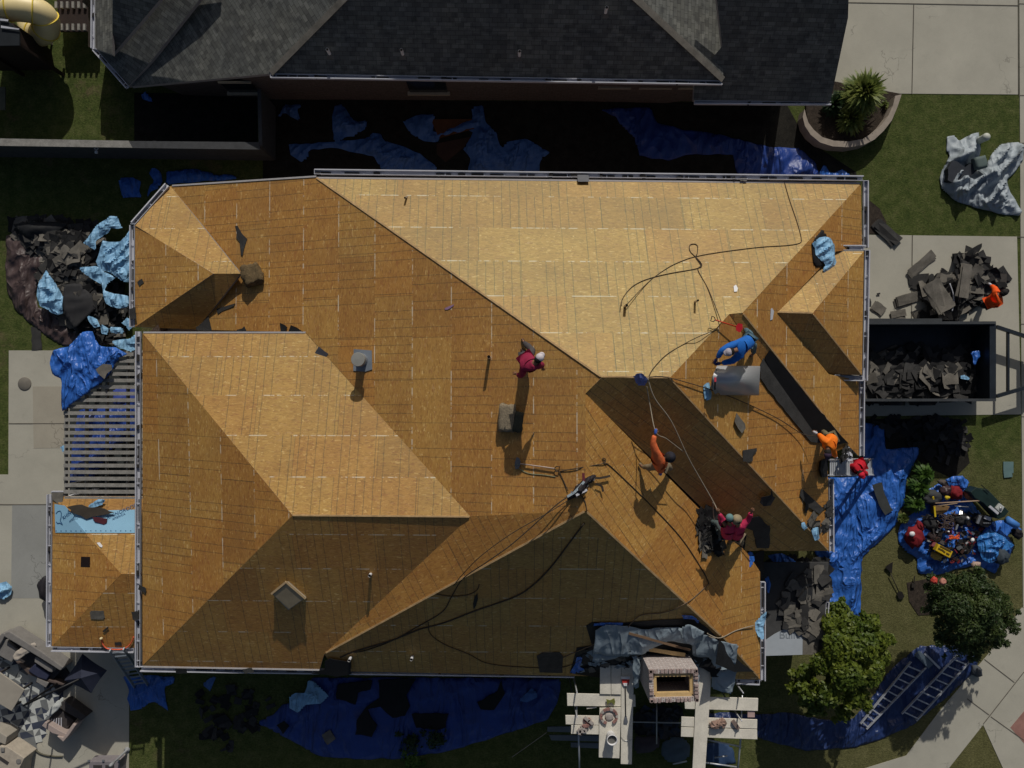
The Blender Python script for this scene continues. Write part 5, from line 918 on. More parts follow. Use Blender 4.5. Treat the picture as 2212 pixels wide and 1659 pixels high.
cloth('grill_cover',T(0,3,[(318,80),(345,30),(400,-10),(420,220),(385,215),(345,190)]),.5,mat('black_cover',(.02,.018,.022),.6,.2,4),.25,.06,'black fitted cover beside the patio roof post','cover',seed=9,dome=.2)
cloth('plastic_sheet',T(0,3,[(-80,70),(0,60),(60,45),(110,90),(95,160),(40,200),(-80,190)]),.1,SKYP,.3,.06,'light blue crumpled sheet on the patio at the left edge','plastic sheet',seed=10,fs=1.6)
fp=empty('outdoor_console',pt(*T1_(0,3,90,1530),0),'cream outdoor console with round grate at the lower left','console')
b=MB(); quadbox(b,T(0,3,[(0,1470),(60,1475),(210,1575),(170,1655),(150,1800),(-120,1800),(-160,1560)]),0,.8); b.build('body',mat('cream_stone_top',(.42,.37,.3),.8,.15,6,.2,30),fp,False,None,.02)
b=MB(); b.lathe(pt(*T1_(0,3,162,1600),.8),[(.09,.0),(.09,.02),(.07,.025)],20); b.build('round_grate',GREYF,fp); b=MB(); b.bar(pt(*T1_(0,3,-20,1560),.81),pt(*T1_(0,3,70,1620),.81),.1,.02); b.build('slot',DGR,fp)
b=MB(); b.box(pt(*T1_(0,3,25,1500),.82),(.12,.12,.05)); b.build('knob',GREYF,fp)
b=MB(); quadbox(b,T(0,3,[(-100,1330),(0,1350),(60,1390),(45,1460),(0,1440),(-120,1480)]),0,.75); tag(b.build('side_shelf',TAUPE,None,False,None,.02),'cream shelf unit partly out of frame at the lower left','shelf')
bn=empty('storage_bench',pt(*T1_(0,3,900,1600),0),'grey storage bench with two dark panels at the patio edge','bench')
b=MB(); quadbox(b,T(0,3,[(768,1600),(1035,1600),(1035,1900),(768,1900)]),0,.5); b.build('body',mat('bench_grey',(.22,.2,.21),.7,.1,4),bn,False,None,.02)
for x in (805,910): b=MB(); quadbox(b,T(0,3,[(x,1635),(x+75,1635),(x+75,1800),(x,1800)]),.5,.515); b.build('panel',DGR,bn)
for x in (768,893,1025): b=MB(); b.box(pt(*T1_(0,3,x,1596),.52),(.07,.06,.05)); b.build('hinge',METAL,bn)
b=MB(); b.tube(smooth_path([pt(*T1_(0,3,x,y),.05) for x,y in ((270,1490),(300,1500),(340,1530),(400,1550),(480,1560),(540,1560))]),.03,8); tag(b.build('garden_hose',mat('olive_hose',(.09,.085,.06),.6,.1,4),None,True),'dark olive hose lying on the patio below the rug','hose')
b=MB(); p=pt(*T1_(0,3,262,1488),0); b.lathe(p,[(.13,0),(.13,.04),(.06,.08),(.05,.7),(.0,.71)],14); tag(b.build('torch_post',DGR,None,True),'small dark post at the tip of the rug','post')
b=MB(); p=pt(*T1_(0,3,1100,1500),0); b.lathe(p,[(.1,0),(.1,.05),(.04,.08),(.035,1.),(.06,1.05),(.06,1.25),(.0,1.3)],12); tag(b.build('garden_lamp',mat('lamp_grey',(.3,.31,.32),.5,.1,4),None,True),'slim grey garden lamp on the patio edge','lamp')
ladder(pt(*T1_(0,3,950,640),3.0),pt(*T1_(0,3,1172,972),.06),pt(*T1_(0,3,1068,628),3.0),pt(*T1_(0,3,1285,952),.06),11,'aluminium ladder leaning on the patio roof gutter',m=mat('blue_grey_ladder',(.26,.3,.34),.45,.1,3,metal=.3))
# ---------------------------------------------------------------- fence, slide, playset
fe=empty('wood_fence',pt(140,308,0),'grey wooden privacy fence with a broad cap running to the courtyard','fence')
b=MB(); b.prism([pt(x,y,1.85) for x,y in ((-120,298),(0,299),(278,304),(286,319),(-120,313))],.05); b.prism([pt(x,y,1.85) for x,y in ((278,304.5),(560,307),(562,323),(287,319.5))],.05,1); b.build('cap',[WOODG,mat('shaded_fence_board',(.06,.062,.065),.85,.2,5)],fe)  # right part of the cap darkened for the neighbour roof's shadow
b=MB(); p0=pt(-120,306,1.8); p1=pt(560,315,1.8); L=(p1-p0).length
k=0
while k*.145<L: q=p0.lerp(p1,k*.145/L); b.box((q.x,q.y+.004*(k%2),.9),(.16,.03,1.8)); k+=1
b.build('pickets',mat('shaded_fence_board',(.06,.062,.065)),fe)
for k in range(7): q=p0.lerp(p1,k/6); b=MB(); b.box((q.x,q.y+.07,.9),(.1,.1,1.78)); b.build('post',mat('shaded_fence_board',(.06,.062,.065)),fe)
b=MB(); p=pt(208,321,1.5); b.tube([p+Vector((-.07,0,0)),p+Vector((0,.05,0)),p+Vector((.07,0,0)),p+Vector((0,-.05,0)),p+Vector((-.07,0,0))],.015,6); b.box(p+Vector((0,-.12,0)),(.09,.09,.05)); b.build('latch',WHITE2,fe)
fc=empty('courtyard_fence',pt(560,255,0),'dark board fence closing the courtyard at a right angle','fence')
p0=pt(560,193,1.8); p1=pt(563,315,1.8); b=MB(); b.bar(p0,p1,.12,.04); b.build('cap',mat('shaded_fence_board',(.06,.062,.065)),fc); b=MB(); b.box(((p0.x+p1.x)/2,(p0.y+p1.y)/2,.88),(.03,(p0-p1).length,1.76)); b.build('panel',mat('shaded_fence_board',(.06,.062,.065)),fc)
YEL=mat('yellow_slide_plastic',(.85,.7,.36),.45,.08,1.5,spec=.5); YEL2=mat('yellow_slide_inside',(.8,.62,.08),.5,.08,2)
sl_=empty('tube_slide',pt(95,60,0),'yellow spiral tube slide at the upper left lawn','slide')
b=MB(); path=smooth_path([pt(-40,18,2.3),pt(20,17,2.25),pt(60,20,2.1),pt(88,28,1.9),pt(100,45,1.65),pt(99,62,1.35),pt(86,72,1.05),pt(72,66,.75),pt(66,52,.5)],6)
b.tube(path,.42,28,0,False); tb=b.build('tube',YEL,sl_,True); md=tb.modifiers.new('Solidify','SOLIDIFY'); md.thickness=.02
for k in (6,14,22,30,38):
    if k<len(path)-1:
        d=(path[k+1]-path[k-1]).normalized(); o_=d.orthogonal().normalized(); y_=d.cross(o_); b=MB(); b.tube([path[k]+(o_*math.cos(t)+y_*math.sin(t))*.435 for t in [2*math.pi*i/24 for i in range(25)]],.022,6); b.build('flange',YEL2,sl_,True)
b=MB(); b.prism([pt(x,y,.35) for x,y in ((57,40),(80,40),(82,60),(62,66),(54,52))],.06); b.build('exit_tray',YEL2,sl_)
for x,y in ((112,95),(62,88)): b=MB(); p=pt(x,y,0); b.box((p.x,p.y,.5),(.07,.07,1.)); b.build('support',WOODG,sl_)
ps=empty('playset',pt(0,70,0),'dark playset tower with canopy at the upper left corner','playset')
b=MB(); c0=[pt(x,y,2.9) for x,y in ((-90,38),(8,38),(42,66),(42,98),(-90,100))]; b.prism(c0,.06); b.build('canopy',mat('black_green_canvas',(.012,.016,.02),.85,.2,3),ps)
for x,y in ((5,50),(35,92),(-60,92),(-60,45)): p=pt(x,y,2.8); b=MB(); b.box((p.x,p.y,1.4),(.1,.1,2.8)); b.build('post',mat('very_dark_wood',(.025,.015,.012)),ps)
b=MB(); b.prism([pt(x,y,2.3) for x,y in ((-90,-40),(20,-40),(21,38),(-90,38))],.06); b.build('roof_board',mat('tan_board',(.2,.17,.13),.8,.15,4),ps)
b=MB(); b.prism([pt(x,y,2.5) for x,y in ((-90,45),(30,50),(38,95),(-90,98))],2.2); b.build('tower_shadow_block',mat('very_dark_wood',(.025,.015,.012),.9,.3,4),ps)  # solid block added under the canopy to cast the tower's shadow
for px in ([(2,55),(42,62),(40,64),(2,60)],[(0,40),(18,42),(17,46),(0,44)]): b=MB(); b.prism([pt(x,y,2.97) for x,y in px],.02); b.build('trim',WHITE,ps)
b=MB(); b.prism([pt(x,y,.6) for x,y in ((-90,188),(11,188),(11,237),(-90,240))],.05); tag(b.build('sand_lid',mat('olive_board',(.1,.1,.07),.9,.3,3)),'olive wooden lid at the left edge of the upper lawn','lid')
br=empty('picket_rail',pt(165,35,0),'low dark rail with pale picket ends above the upper lawn','rail')
b=MB(); b.prism([pt(x,y,.75) for x,y in ((118,-60),(204,-60),(203,68),(128,68))],.06); b.build('deck',mat('very_dark_wood',(.025,.015,.012),.9,.3,4),br)
for yy in (11,59):
    for k in range(7): b=MB(); b.box(pt(122+k*12.2,yy,.82),(.085,.22,.09)); b.build('picket',WOODG,br)
# ---------------------------------------------------------------- planter and plants, right lawn
def arc(cx,cy,r,a0,a1,n): return [(cx+r*math.cos(a0+(a1-a0)*i/n),cy+r*math.sin(a0+(a1-a0)*i/n)) for i in range(n+1)]
outer=T(3,0,[(315,945),(300,1010),(320,1090),(370,1165),(450,1230),(560,1265),(700,1272),(830,1250),(920,1205),(1000,1130),(1070,1040),(1120,920),(1155,815)]); inner_=T(3,0,[(1100,828),(1080,910),(1040,1000),(980,1080),(900,1150),(820,1200),(700,1222),(570,1215),(470,1185),(395,1120),(350,1060),(330,1000),(317,945)])
pw=empty('planter',pt(1835,255,0),'curved pale stone planter wall at the neighbour driveway','planter')
b=MB(); op=[pt(x,y,.55) for x,y in outer]; ip=[pt(x,y,.55) for x,y in inner_[::-1]]; n=len(op)
for i in range(n-1): b.prism([op[i],op[i+1],ip[i+1],ip[i]],.55)
b.build('wall',mat('pale_planter_stone',(.34,.29,.24),.85,.15,4,.2,30),pw)
sheet('mulch_bed',T(3,0,[(330,950),(330,800),(560,700),(1150,810),(1075,1040),(900,1180),(700,1240),(450,1200),(350,1090)]),.1,SOIL,.1)
sheet('mulch_bed',[(1874,430),(1900,450),(1915,480),(1905,505),(1874,505)],.02,SOIL)
sheet('mulch_bed',T(3,3,[(1200,60),(1400,20),(1560,80),(1500,330),(1300,340),(1220,220)]),.02,SOIL)
def leafmat(n,c1,c2,tr=.35):
    m,nt,bs=newmat(n); g=NG(nt); tc=g.n('ShaderNodeTexCoord').outputs['Object']; c=g.ramp(g.noise(tc,7,4,.8),[(.32,c1),(.68,c2)]); c=g.mix(1,c,g.ramp(g.noise(tc,1.4,3,.6),[(.35,(.62,.7,.7)),(.68,(1.25,1.12,.9))]),'MULTIPLY')
    g.l(c,bs.inputs['Base Color']); bs.inputs['Roughness'].default_value=.5; bs.inputs['Specular IOR Level'].default_value=.35
    t=g.n('ShaderNodeBsdfTranslucent'); g.l(c,t.inputs[0]); mx=g.n('ShaderNodeMixShader'); mx.inputs[0].default_value=tr; g.l(bs.outputs[0],mx.inputs[1]); g.l(t.outputs[0],mx.inputs[2]); g.l(mx.outputs[0],nt.nodes['Material Output'].inputs[0]); return m
LF1=leafmat('leaf_yellow_green',(.05,.095,.012),(.2,.25,.035)); LF2=leafmat('leaf_dark_green',(.025,.055,.015),(.09,.13,.045)); LF3=leafmat('leaf_spiky',(.1,.16,.03),(.34,.38,.12)); LF4=leafmat('leaf_bright_green',(.05,.12,.02),(.13,.24,.05)); LF5=leafmat('leaf_blue_green',(.02,.05,.02),(.05,.09,.04))
def spiky(x,y,z,rad,n,label,m=LF3,droop=.25,seed=0,parent=None,name='spiky_shrub',zr=.5,wid=.05):
    r=random.Random(seed); b=MB(); c=pt(x,y,z)
    for i in range(n):
        a=r.uniform(0,2*math.pi); el=r.uniform(.05,1.45); L=rad*r.uniform(.65,1.05); d=Vector((math.cos(a)*math.cos(el),math.sin(a)*math.cos(el),math.sin(el))); sd_=Vector((-math.sin(a),math.cos(a),0))*wid*r.uniform(.6,1.2)
        p0=c+d*.05+Vector((0,0,r.uniform(0,zr))); p1=p0+d*L*.55; p2=p0+d*L-Vector((0,0,droop*L*math.cos(el)))
        b.add([p0-sd_*.5,p0+sd_*.5,p1+sd_,p1-sd_,p2],[[0,1,2,3],[3,2,4]])
    if parent: return b.build(name,m,parent)
    return b,c
def plant(x,y,rad,n,label,m,seed,cat='shrub',z=.1,zr=.5,wid=.05,dr=.25):
    t=empty('spiky_shrub',pt(x,y,z),label,cat); b,c=spiky(x,y,z,rad,n,'',m,dr,seed,None,'',zr,wid); b.build('leaves',m,t); k=MB(); k.tube([c-Vector((0,0,.05)),c+Vector((0,0,zr+.1))],[.06,.03],8); k.build('stem',BARK,t); return t
plant(1846,216,.86,900,'large yellow green spiky shrub in the curved planter',LF3,1,zr=.9)
plant(1832,262,.62,300,'smaller striped spiky shrub in the shaded front of the planter',LF3,2,zr=.3)
plant(1796,230,.5,260,'dark leafy shrub between the garage wall and the spiky shrub',LF5,3,zr=.3)
plant(1909,228,.14,60,'tiny lime green tuft in the planter mulch',LF3,4,wid=.03,zr=.05)
for k,(x,y,rd,lab) in enumerate([(1988,1022,.42,'tallest bright green leafy plant beside the blue tarp'),(1978,1050,.42,'middle bright green leafy plant beside the blue tarp'),(1970,1086,.36,'lowest bright green leafy plant beside the blue tarp')]): plant(x,y,rd,330,lab,LF4,10+k,'plant',zr=.35,wid=.045,dr=.5)
plant(1949,1118,.2,120,'small yellow green tuft below the row of leafy plants',LF3,15,'plant',zr=.1)
def leafcloud(name,clumps,n,size,m,parent,seed=0,zflat=.75,cen=None,ar=1.6,up=.5):
    r=random.Random(seed); clumps=list(clumps)+[(x+r.uniform(-1.25,1.25)*rd*62,y+r.uniform(-1.25,1.25)*rd*62,z-r.uniform(0,.3),rd*r.uniform(.18,.42)) for x,y,z,rd in clumps for _ in range(4)]; b=MB(); tot=sum(c[3]**2 for c in clumps)
    for (x,y,z,rad) in clumps:
        c=P(x,y,z); k=int(n*rad**2/tot); rad*=.88
        for i in range(k):
            d=Vector((r.gauss(0,1),r.gauss(0,1),r.gauss(0,1))).normalized(); rr=rad*(r.random()**.33)*(1+.28*noise.noise(d*2.3+c)); p=c+Vector((d.x*rr,d.y*rr,d.z*rr*zflat))
            s_=size*r.uniform(.6,1.25); nn=(d*.7+Vector((r.gauss(0,.5),r.gauss(0,.5),up+r.gauss(0,.45)))).normalized(); u=nn.orthogonal().normalized(); u=Matrix.Rotation(r.uniform(0,6.28),3,nn)@u; v=nn.cross(u)
            b.add([p-u*s_*.5*ar,p-v*s_*.45,p+u*s_*.5*ar,p+v*s_*.45],[[0,1,2,3]])
    return b.build(name,m,parent)
def tree(label,x,y,h,clumps,n,size,m,seed,up=.5,ar=1.6):
    t=empty('tree',pt(x,y,0),label,'tree'); base=pt(x,y,0); r=random.Random(seed); k=MB(); top=Vector((base.x,base.y,h*.55)); k.tube([base,base.lerp(top,.5)+Vector((.05,.03,0)),top],[.11,.09,.06],10)
    for (cx_,cy_,cz,rad) in clumps[:10]: c=P(cx_,cy_,cz); q=base.lerp(top,r.uniform(.6,1)); k.tube([q,q.lerp(c,.5)+Vector((r.uniform(-.1,.1),r.uniform(-.1,.1),.1)),c],[.045,.03,.012],6)
    k.build('trunk',BARK,t,True); leafcloud('crown',clumps,n,size,m,t,seed,up=up,ar=ar); return t
def tcl(pts): return [(553*3+x/4,414.75*3+y/4,z,r_) for x,y,z,r_ in pts]
tree('yellow green broad leaved tree by the lower right corner of the house',1815,1425,3.6,tcl([(620,300,2.3,.34),(560,420,2.5,.4),(700,450,2.9,.5),(880,420,2.4,.38),(620,620,3.1,.6),(820,620,3.1,.55),(960,560,2.5,.4),(980,700,2.4,.35),(480,760,2.8,.45),(680,850,3.2,.6),(860,850,2.9,.5),(330,840,2.2,.35),(210,840,2.,.16),(360,1000,2.5,.42),(230,980,2.,.2),(540,1020,2.9,.5),(760,1040,2.6,.45),(930,880,2.2,.25),(420,1140,2.2,.28),(650,1180,2.3,.3),(560,260,2.,.14),(860,1130,2.1,.2),(1030,560,2.2,.15)]),17000,.1,LF1,3,.55)
tree('dark fine leaved tree standing over the tool pile',2100,1320,3.4,tcl([(1500,120,2.4,.45),(1700,80,2.6,.5),(1880,130,2.5,.45),(1460,260,2.3,.4),(1640,280,3.0,.6),(1860,300,3.0,.6),(2020,270,2.4,.4),(1560,430,2.6,.5),(1740,460,3.0,.55),(1930,450,2.7,.5),(2080,390,2.2,.3),(1500,540,2.2,.3),(1660,600,2.4,.45),(1840,590,2.4,.42),(1980,560,2.1,.25),(1780,690,2.,.26),(1420,180,2.,.2),(2130,470,2.,.18),(1570,40,2.2,.3),(1980,180,2.2,.3),(1820,20,2.3,.3)]),20000,.055,LF2,4,.35,2.4)
for x,y,lab,sd_ in ((T1_(1,3,1340,1610)[0],1650,'small leafy weed at the bottom edge in the shade',30),(T1_(1,3,1330,1450)[0],1608,'dark leafy bush over the lower edge of the long shaded tarp',31),(T1_(1,3,1540,1420)[0],1600,'dark leafy bush right of the other one on the shaded tarp',32)):
    t=empty('bush',pt(x,y,0),lab,'bush'); leafcloud('leaves',[(x,y,.4,.36),(x+8,y-8,.3,.25)],500,.07,LF5 if sd_>30 else LF4,t,sd_); k=MB(); c=pt(x,y,0); k.tube([c,c+Vector((0,0,.35))],[.03,.015],6); k.build('stem',BARK,t)
# silver tarp
cloth('tarpaulin',T(3,0,[(1545,1180),(1610,1170),(1650,1220),(1760,1160),(1820,1145),(1838,1290),(1825,1350),(1790,1400),(1690,1430),(1700,1500),(1800,1480),(1900,1380),(1950,1300),(2000,1250),(2160,1230),(2215,1262),(2200,1385),(2120,1500),(2050,1560),(2070,1600),(2095,1665),(2150,1760),(2190,1830),(2160,1868),(2000,1850),(1840,1810),(1620,1740),(1500,1640),(1482,1540),(1500,1470),(1570,1340),(1540,1310)]),0,SILV,.62,.06,'silver crumpled tarp heaped on the right lawn',seed=8,dirn=.8,fs=1.2,jag=1)
slab('hollow_shade',T(3,0,[(1600,1380),(1700,1440),(1790,1410),(1800,1480),(1700,1560),(1640,1600),(1560,1560),(1560,1460)]),.35,0,mat('shaded_hollow',(.03,.035,.045),.8,.2,4),None,.3,'dark slab for the shaded hollow of the silver heap','shade patch',jit=2)  # dark slab stands for the shade inside the heap's hollow
b=MB(); b.lathe(pt(*T1_(3,0,1815,1220),0),[(.12,0),(.13,.5),(.135,.52),(.13,.55),(.08,.6),(.0,.61)],18); tag(b.build('bucket',mat('pale_bucket',(.5,.52,.46),.5,.06,3),None,True),'pale round bucket at the top of the silver tarp','bucket')
b=MB(); roundbox(b,pt(*T1_(3,0,1825,1410),.4),(.42,.44,.3),.2,0,.03,4); tag(b.build('cushion',mat('green_grey_cushion',(.1,.135,.13),.7,.08,3),None,True),'green grey rounded cushion tucked in the silver tarp','cushion')
# ---------------------------------------------------------------- shingle heap and dumpster on the driveway
for k,(x,y,w_,h_,a,lay,lab,tl) in enumerate([(1915,500,1.05,.36,-.72,3,'long shingle bundle lying half on the lawn at the driveway edge',.0),(1990,572,1.1,.32,.65,3,'striped shingle bundle slanting on the driveway, nearest the house lawn',.1),(1985,603,.7,.3,.1,2,'flat shingle bundle just below the slanting one',.0),(1979,617,.36,.25,-.3,2,'small dark shingle stack left of the big heap',.0),(1962,648,.9,.34,.22,3,'dark purple shingle bundle nearest the dumpster side',.1),(1896,668,.42,.34,-.6,2,'grey shingle corner by the dumpster wall',0),(1938,680,.55,.25,.1,2,'grey shingle piece with white scuffs at the dumpster wall',0),(2038,580,.06,.1,0,1,'tiny dark chip alone on the driveway',0),(1897,633,.12,.06,.2,1,'little dark chip near the house on the driveway',0),(2160,600,.7,.6,.6,3,'black square shingle sheet right of the heap above the person in orange',.1),(2100,560,.6,.35,-.5,2,'broken dark shingle sheet at the top of the driveway heap',.2)]):
    shingle(x,y,0,w_,h_,a,lab,SHG if k in(1,4,5,6) else SHB,.06,.15,k,(tl,tl),lay,'shingle bundles on the driveway')
debris('shingle_pile',T(3,1,[(1640,600),(1720,540),(1850,570),(1870,640),(1950,700),(1990,760),(1930,840),(1830,900),(1800,960),(1700,940),(1640,1000),(1580,1120),(1350,1120),(1300,1050),(1420,980),(1340,860),(1420,760),(1550,720),(1600,760)]),0,210,(.25,.5),.6,[SHB,SHG,SHK,SHB],'tall heap of torn shingles on the driveway beside the dumpster',seed=15,ar=2.2,tilt=.5)
shingle(*T1_(3,1,1700,760),0,1.15,.34,1.35,'long striped shingle bundle standing on top of the driveway heap',SHG,.85,.1,5,(0,.1),4,'shingle bundles on the driveway')
shingle(*T1_(3,1,1470,900),0,1.1,.55,-1.05,'wide striped shingle bundle sagging at the left of the driveway heap',SHG,.6,.15,6,(0,-.15),4,'shingle bundles on the driveway')
b=MB(); b.tube(smooth_path([pt(*T1_(3,1,x,y),.7) for x,y in ((1570,790),(1600,880),(1605,960),(1590,1030))]),.02,6); tag(b.build('drip_edge_strip',WHITE,None,True),'thin white metal strip curling beside the driveway heap','metal strip')
dm=empty('dump_trailer',pt(2000,780,0),'black dump trailer full of torn shingles parked on the driveway','trailer')
zt=1.75; L0,R0,T0,B0=1780,2138,700,862
def wl(px,z1,z0,nm='side_wall'): b=MB(); b.prism([pt(x,y,z1) for x,y in px],z1-z0); b.build(nm,DBOX,dm,False,None,.012)
wl([(L0,T0-3),(R0,T0-3),(R0,T0+1),(L0,T0+1)],zt,.6); wl([(L0,B0),(R0,B0),(R0,B0+4),(L0,B0+4)],zt,.6); wl([(R0,T0-4),(R0+14,T0-4),(R0+14,B0+5),(R0,B0+5)],zt,.5,'front_wall'); wl([(L0-6,T0-3),(L0,T0-3),(L0,B0+4),(L0-6,B0+4)],zt,.6,'tailgate')
b=MB(); b.prism([pt(x,y,.62) for x,y in ((L0,T0),(R0,T0),(R0,B0),(L0,B0))],.08); b.build('floor',DBOX,dm)
b=MB(); b.bar(pt(L0,T0-2,zt+.02),pt(R0+12,T0-3,zt+.02),.09,.06); b.bar(pt(L0,B0+2,zt+.02),pt(R0+12,B0+2,zt+.02),.09,.06); b.build('top_rail',mat('rail_grey',(.055,.06,.065),.5,.2,3),dm)
b=MB(); b.prism([pt(x,y,.95) for x,y in ((1860,688),(2035,688),(2035,700),(1860,700))],.06); b.build('fender',mat('fender_grey',(.05,.055,.06),.5,.2,3),dm)
for x in (1930,1990):
    for y,sg in ((700,1),(868,-1)): 
        p=pt(x,y,.4); b=MB(); b.tube([p+Vector((0,-.12,0)),p+Vector((0,.12,0))],.38,20); wh=b.build('wheel',BLACKP,dm,True); b=MB(); b.tube([p+Vector((0,-.125,0)),p+Vector((0,.125,0))],.2,14); b.build('rim',METAL,wh,True)
b=MB(); 
for q in (((2152,706),(2240,735)),((2152,856),(2240,830))): b.bar(pt(*q[0],.62),pt(*q[1],.6),.12,.14)
b.bar(pt(2177,712,.6),pt(2177,852,.6),.07,.1); b.bar(pt(2236,734,.6),pt(2236,832,.6),.3,.1); b.build('tongue',DBOX,dm)
b=MB(); b.tube([pt(2150,1180-170,0),pt(2150,1010,.01)],.01); 
debris('shingle_load',T(3,1,[(-80,1400),(300,1250),(860,1350),(970,1400),(1240,1370),(1500,1400),(1800,1400),(1830,1659),(1830,1740),(860,1780),(-80,1780)]),.75,420,(.25,.5),.5,[SHB,SHG,SHB,SHK],'load of torn shingles filling the lower half of the dump trailer',seed=25,ar=2.2,tilt=.35)
cloth('tarpaulin',T(3,1,[(1745,1380),(1830,1370),(1835,1420),(1800,1470),(1790,1500),(1770,1490),(1770,1430)]),1.3,BLUE,.15,.06,'blue rag inside the dump trailer at its right end','rag',seed=21,fs=2)
cloth('plastic_sheet',T(3,1,[(1650,1590),(1700,1580),(1745,1610),(1730,1625),(1655,1610)]),1.4,SKYP,.08,.05,'light blue shred on the shingle load','plastic shred',seed=22,fs=2)
debris('shingle_scraps',[(1880,900),(2080,905),(2090,960),(2040,1000),(1985,985),(1950,930),(1890,930)],0,90,(.12,.3),.08,[SHK,SHK,SHB],'dark scatter of shingles in the shade behind the dump trailer','scraps',seed=35)
debris('shingle_scraps',[(1655,1210),(1786,1210),(1784,1310),(1740,1330),(1700,1300),(1665,1290)],0.5,110,(.15,.4),.4,[SHK,SHK,SHB],'heap of shingles over the porch roof in the lower right corner','scraps',seed=36)
# low porch roof with shingles at the lower right
pr=empty('porch_roof',pt(1720,1330,0),'low flat porch roof with pale white printed wrap and leftover shingles','porch')
b=MB(); b.prism([pt(x,y,2.3) for x,y in ((1650,1215),(1790,1215),(1778,1410),(1650,1417))],.1); b.build('deck',mat('porch_deck',(.06,.06,.06),.9,.2,3),pr)
b=MB(); b.prism([pt(x,y,2.33) for x,y in T(3,3,[(-30,560),(60,500),(185,437),(300,490),(298,680),(-30,690)])],.02); b.build('wrap',mat('pale_wrap',(.4,.44,.48),.6,.06,3),pr)
b=MB(); b.prism([pt(x,y,2.33) for x,y in T(3,3,[(300,500),(440,530),(430,680),(300,680)])],.02); b.build('starter_strip',SHG,pr)
gutter((1783,1300),(1776,1412),-1,2.25,2.25,pr,33,.1)
for x,y in ((1660,1400),(1765,1400)): p=pt(x,y,2.2); b=MB(); b.box((p.x,p.y,1.1),(.15,.15,2.2)); b.build('post',WHITE2,pr)
cu=bpy.data.curves.new('wrap_text','FONT'); cu.body='Builder'; cu.size=.36; cu.extrude=.001; o=bpy.data.objects.new('wrap_text',cu); COL.objects.link(o); o.data.materials.append(mat('wrap_ink',(.22,.25,.28),.7,.05,4)); o.parent=pr; o.location=P(*T1_(3,3,95,540),2.336)-Vector(pr.location)
debris('shingle_scraps',T(3,3,[(200,0),(480,-60),(530,30),(520,180),(470,230),(470,520),(200,480),(120,300),(140,100)]),2.35,60,(.2,.4),.12,[SHG,SHB,SHG],'torn shingles strewn on the low porch roof',seed=37,tilt=.15)
for k,(px,z,lab) in enumerate([([(1658,1200),(1690,1195),(1722,1215),(1728,1225),(1700,1230),(1672,1218)],1.2,'blue tarp end poking out under the dark slope eave'),([(1652,1247),(1660,1245),(1665,1262),(1660,1285),(1654,1268)],2.6,'blue shred hung beside the lower east gutter')]): cloth('plastic_sheet',px,z,BLUE,.15,.06,lab,'plastic shred',seed=80+k,fs=2)
# ---------------------------------------------------------------- tool pile
cloth('tarpaulin',T(3,2,[(1320,1030),(1240,1120),(1150,1200),(1120,1290),(1130,1380),(1190,1450),(1290,1510),(1300,1640),(1450,1650),(1600,1600),(1800,1560),(1960,1640),(2000,1560),(2090,1480),(2120,1390),(2060,1290),(2200,1260),(2080,1160),(1980,1180),(1900,1200),(1820,1100),(1720,940),(1730,830),(1650,795),(1520,830),(1400,900),(1330,950)]),0,BLUE,.3,.08,'blue tarp under the pile of tools on the right lawn',seed=30,fs=1.5)
RED=mat('maroon_cloth_bag',(.2,.012,.018),.85,.2,5); 
def bag(x,y,w_,h_,hz,rot,m_,lab,cat='bag',sd_=0,z=.2,name='bag'):
    b=MB(); b.blob(P(x,y,z+hz*.4),w_/2,h_/2,hz/2,16,10,0,.5,rot,sd_); return tag(b.build(name,m_,None,True),lab,cat)
c2=lambda tx,ty:(2220*.864+tx*.1328,1160*.864+ty*.1328)
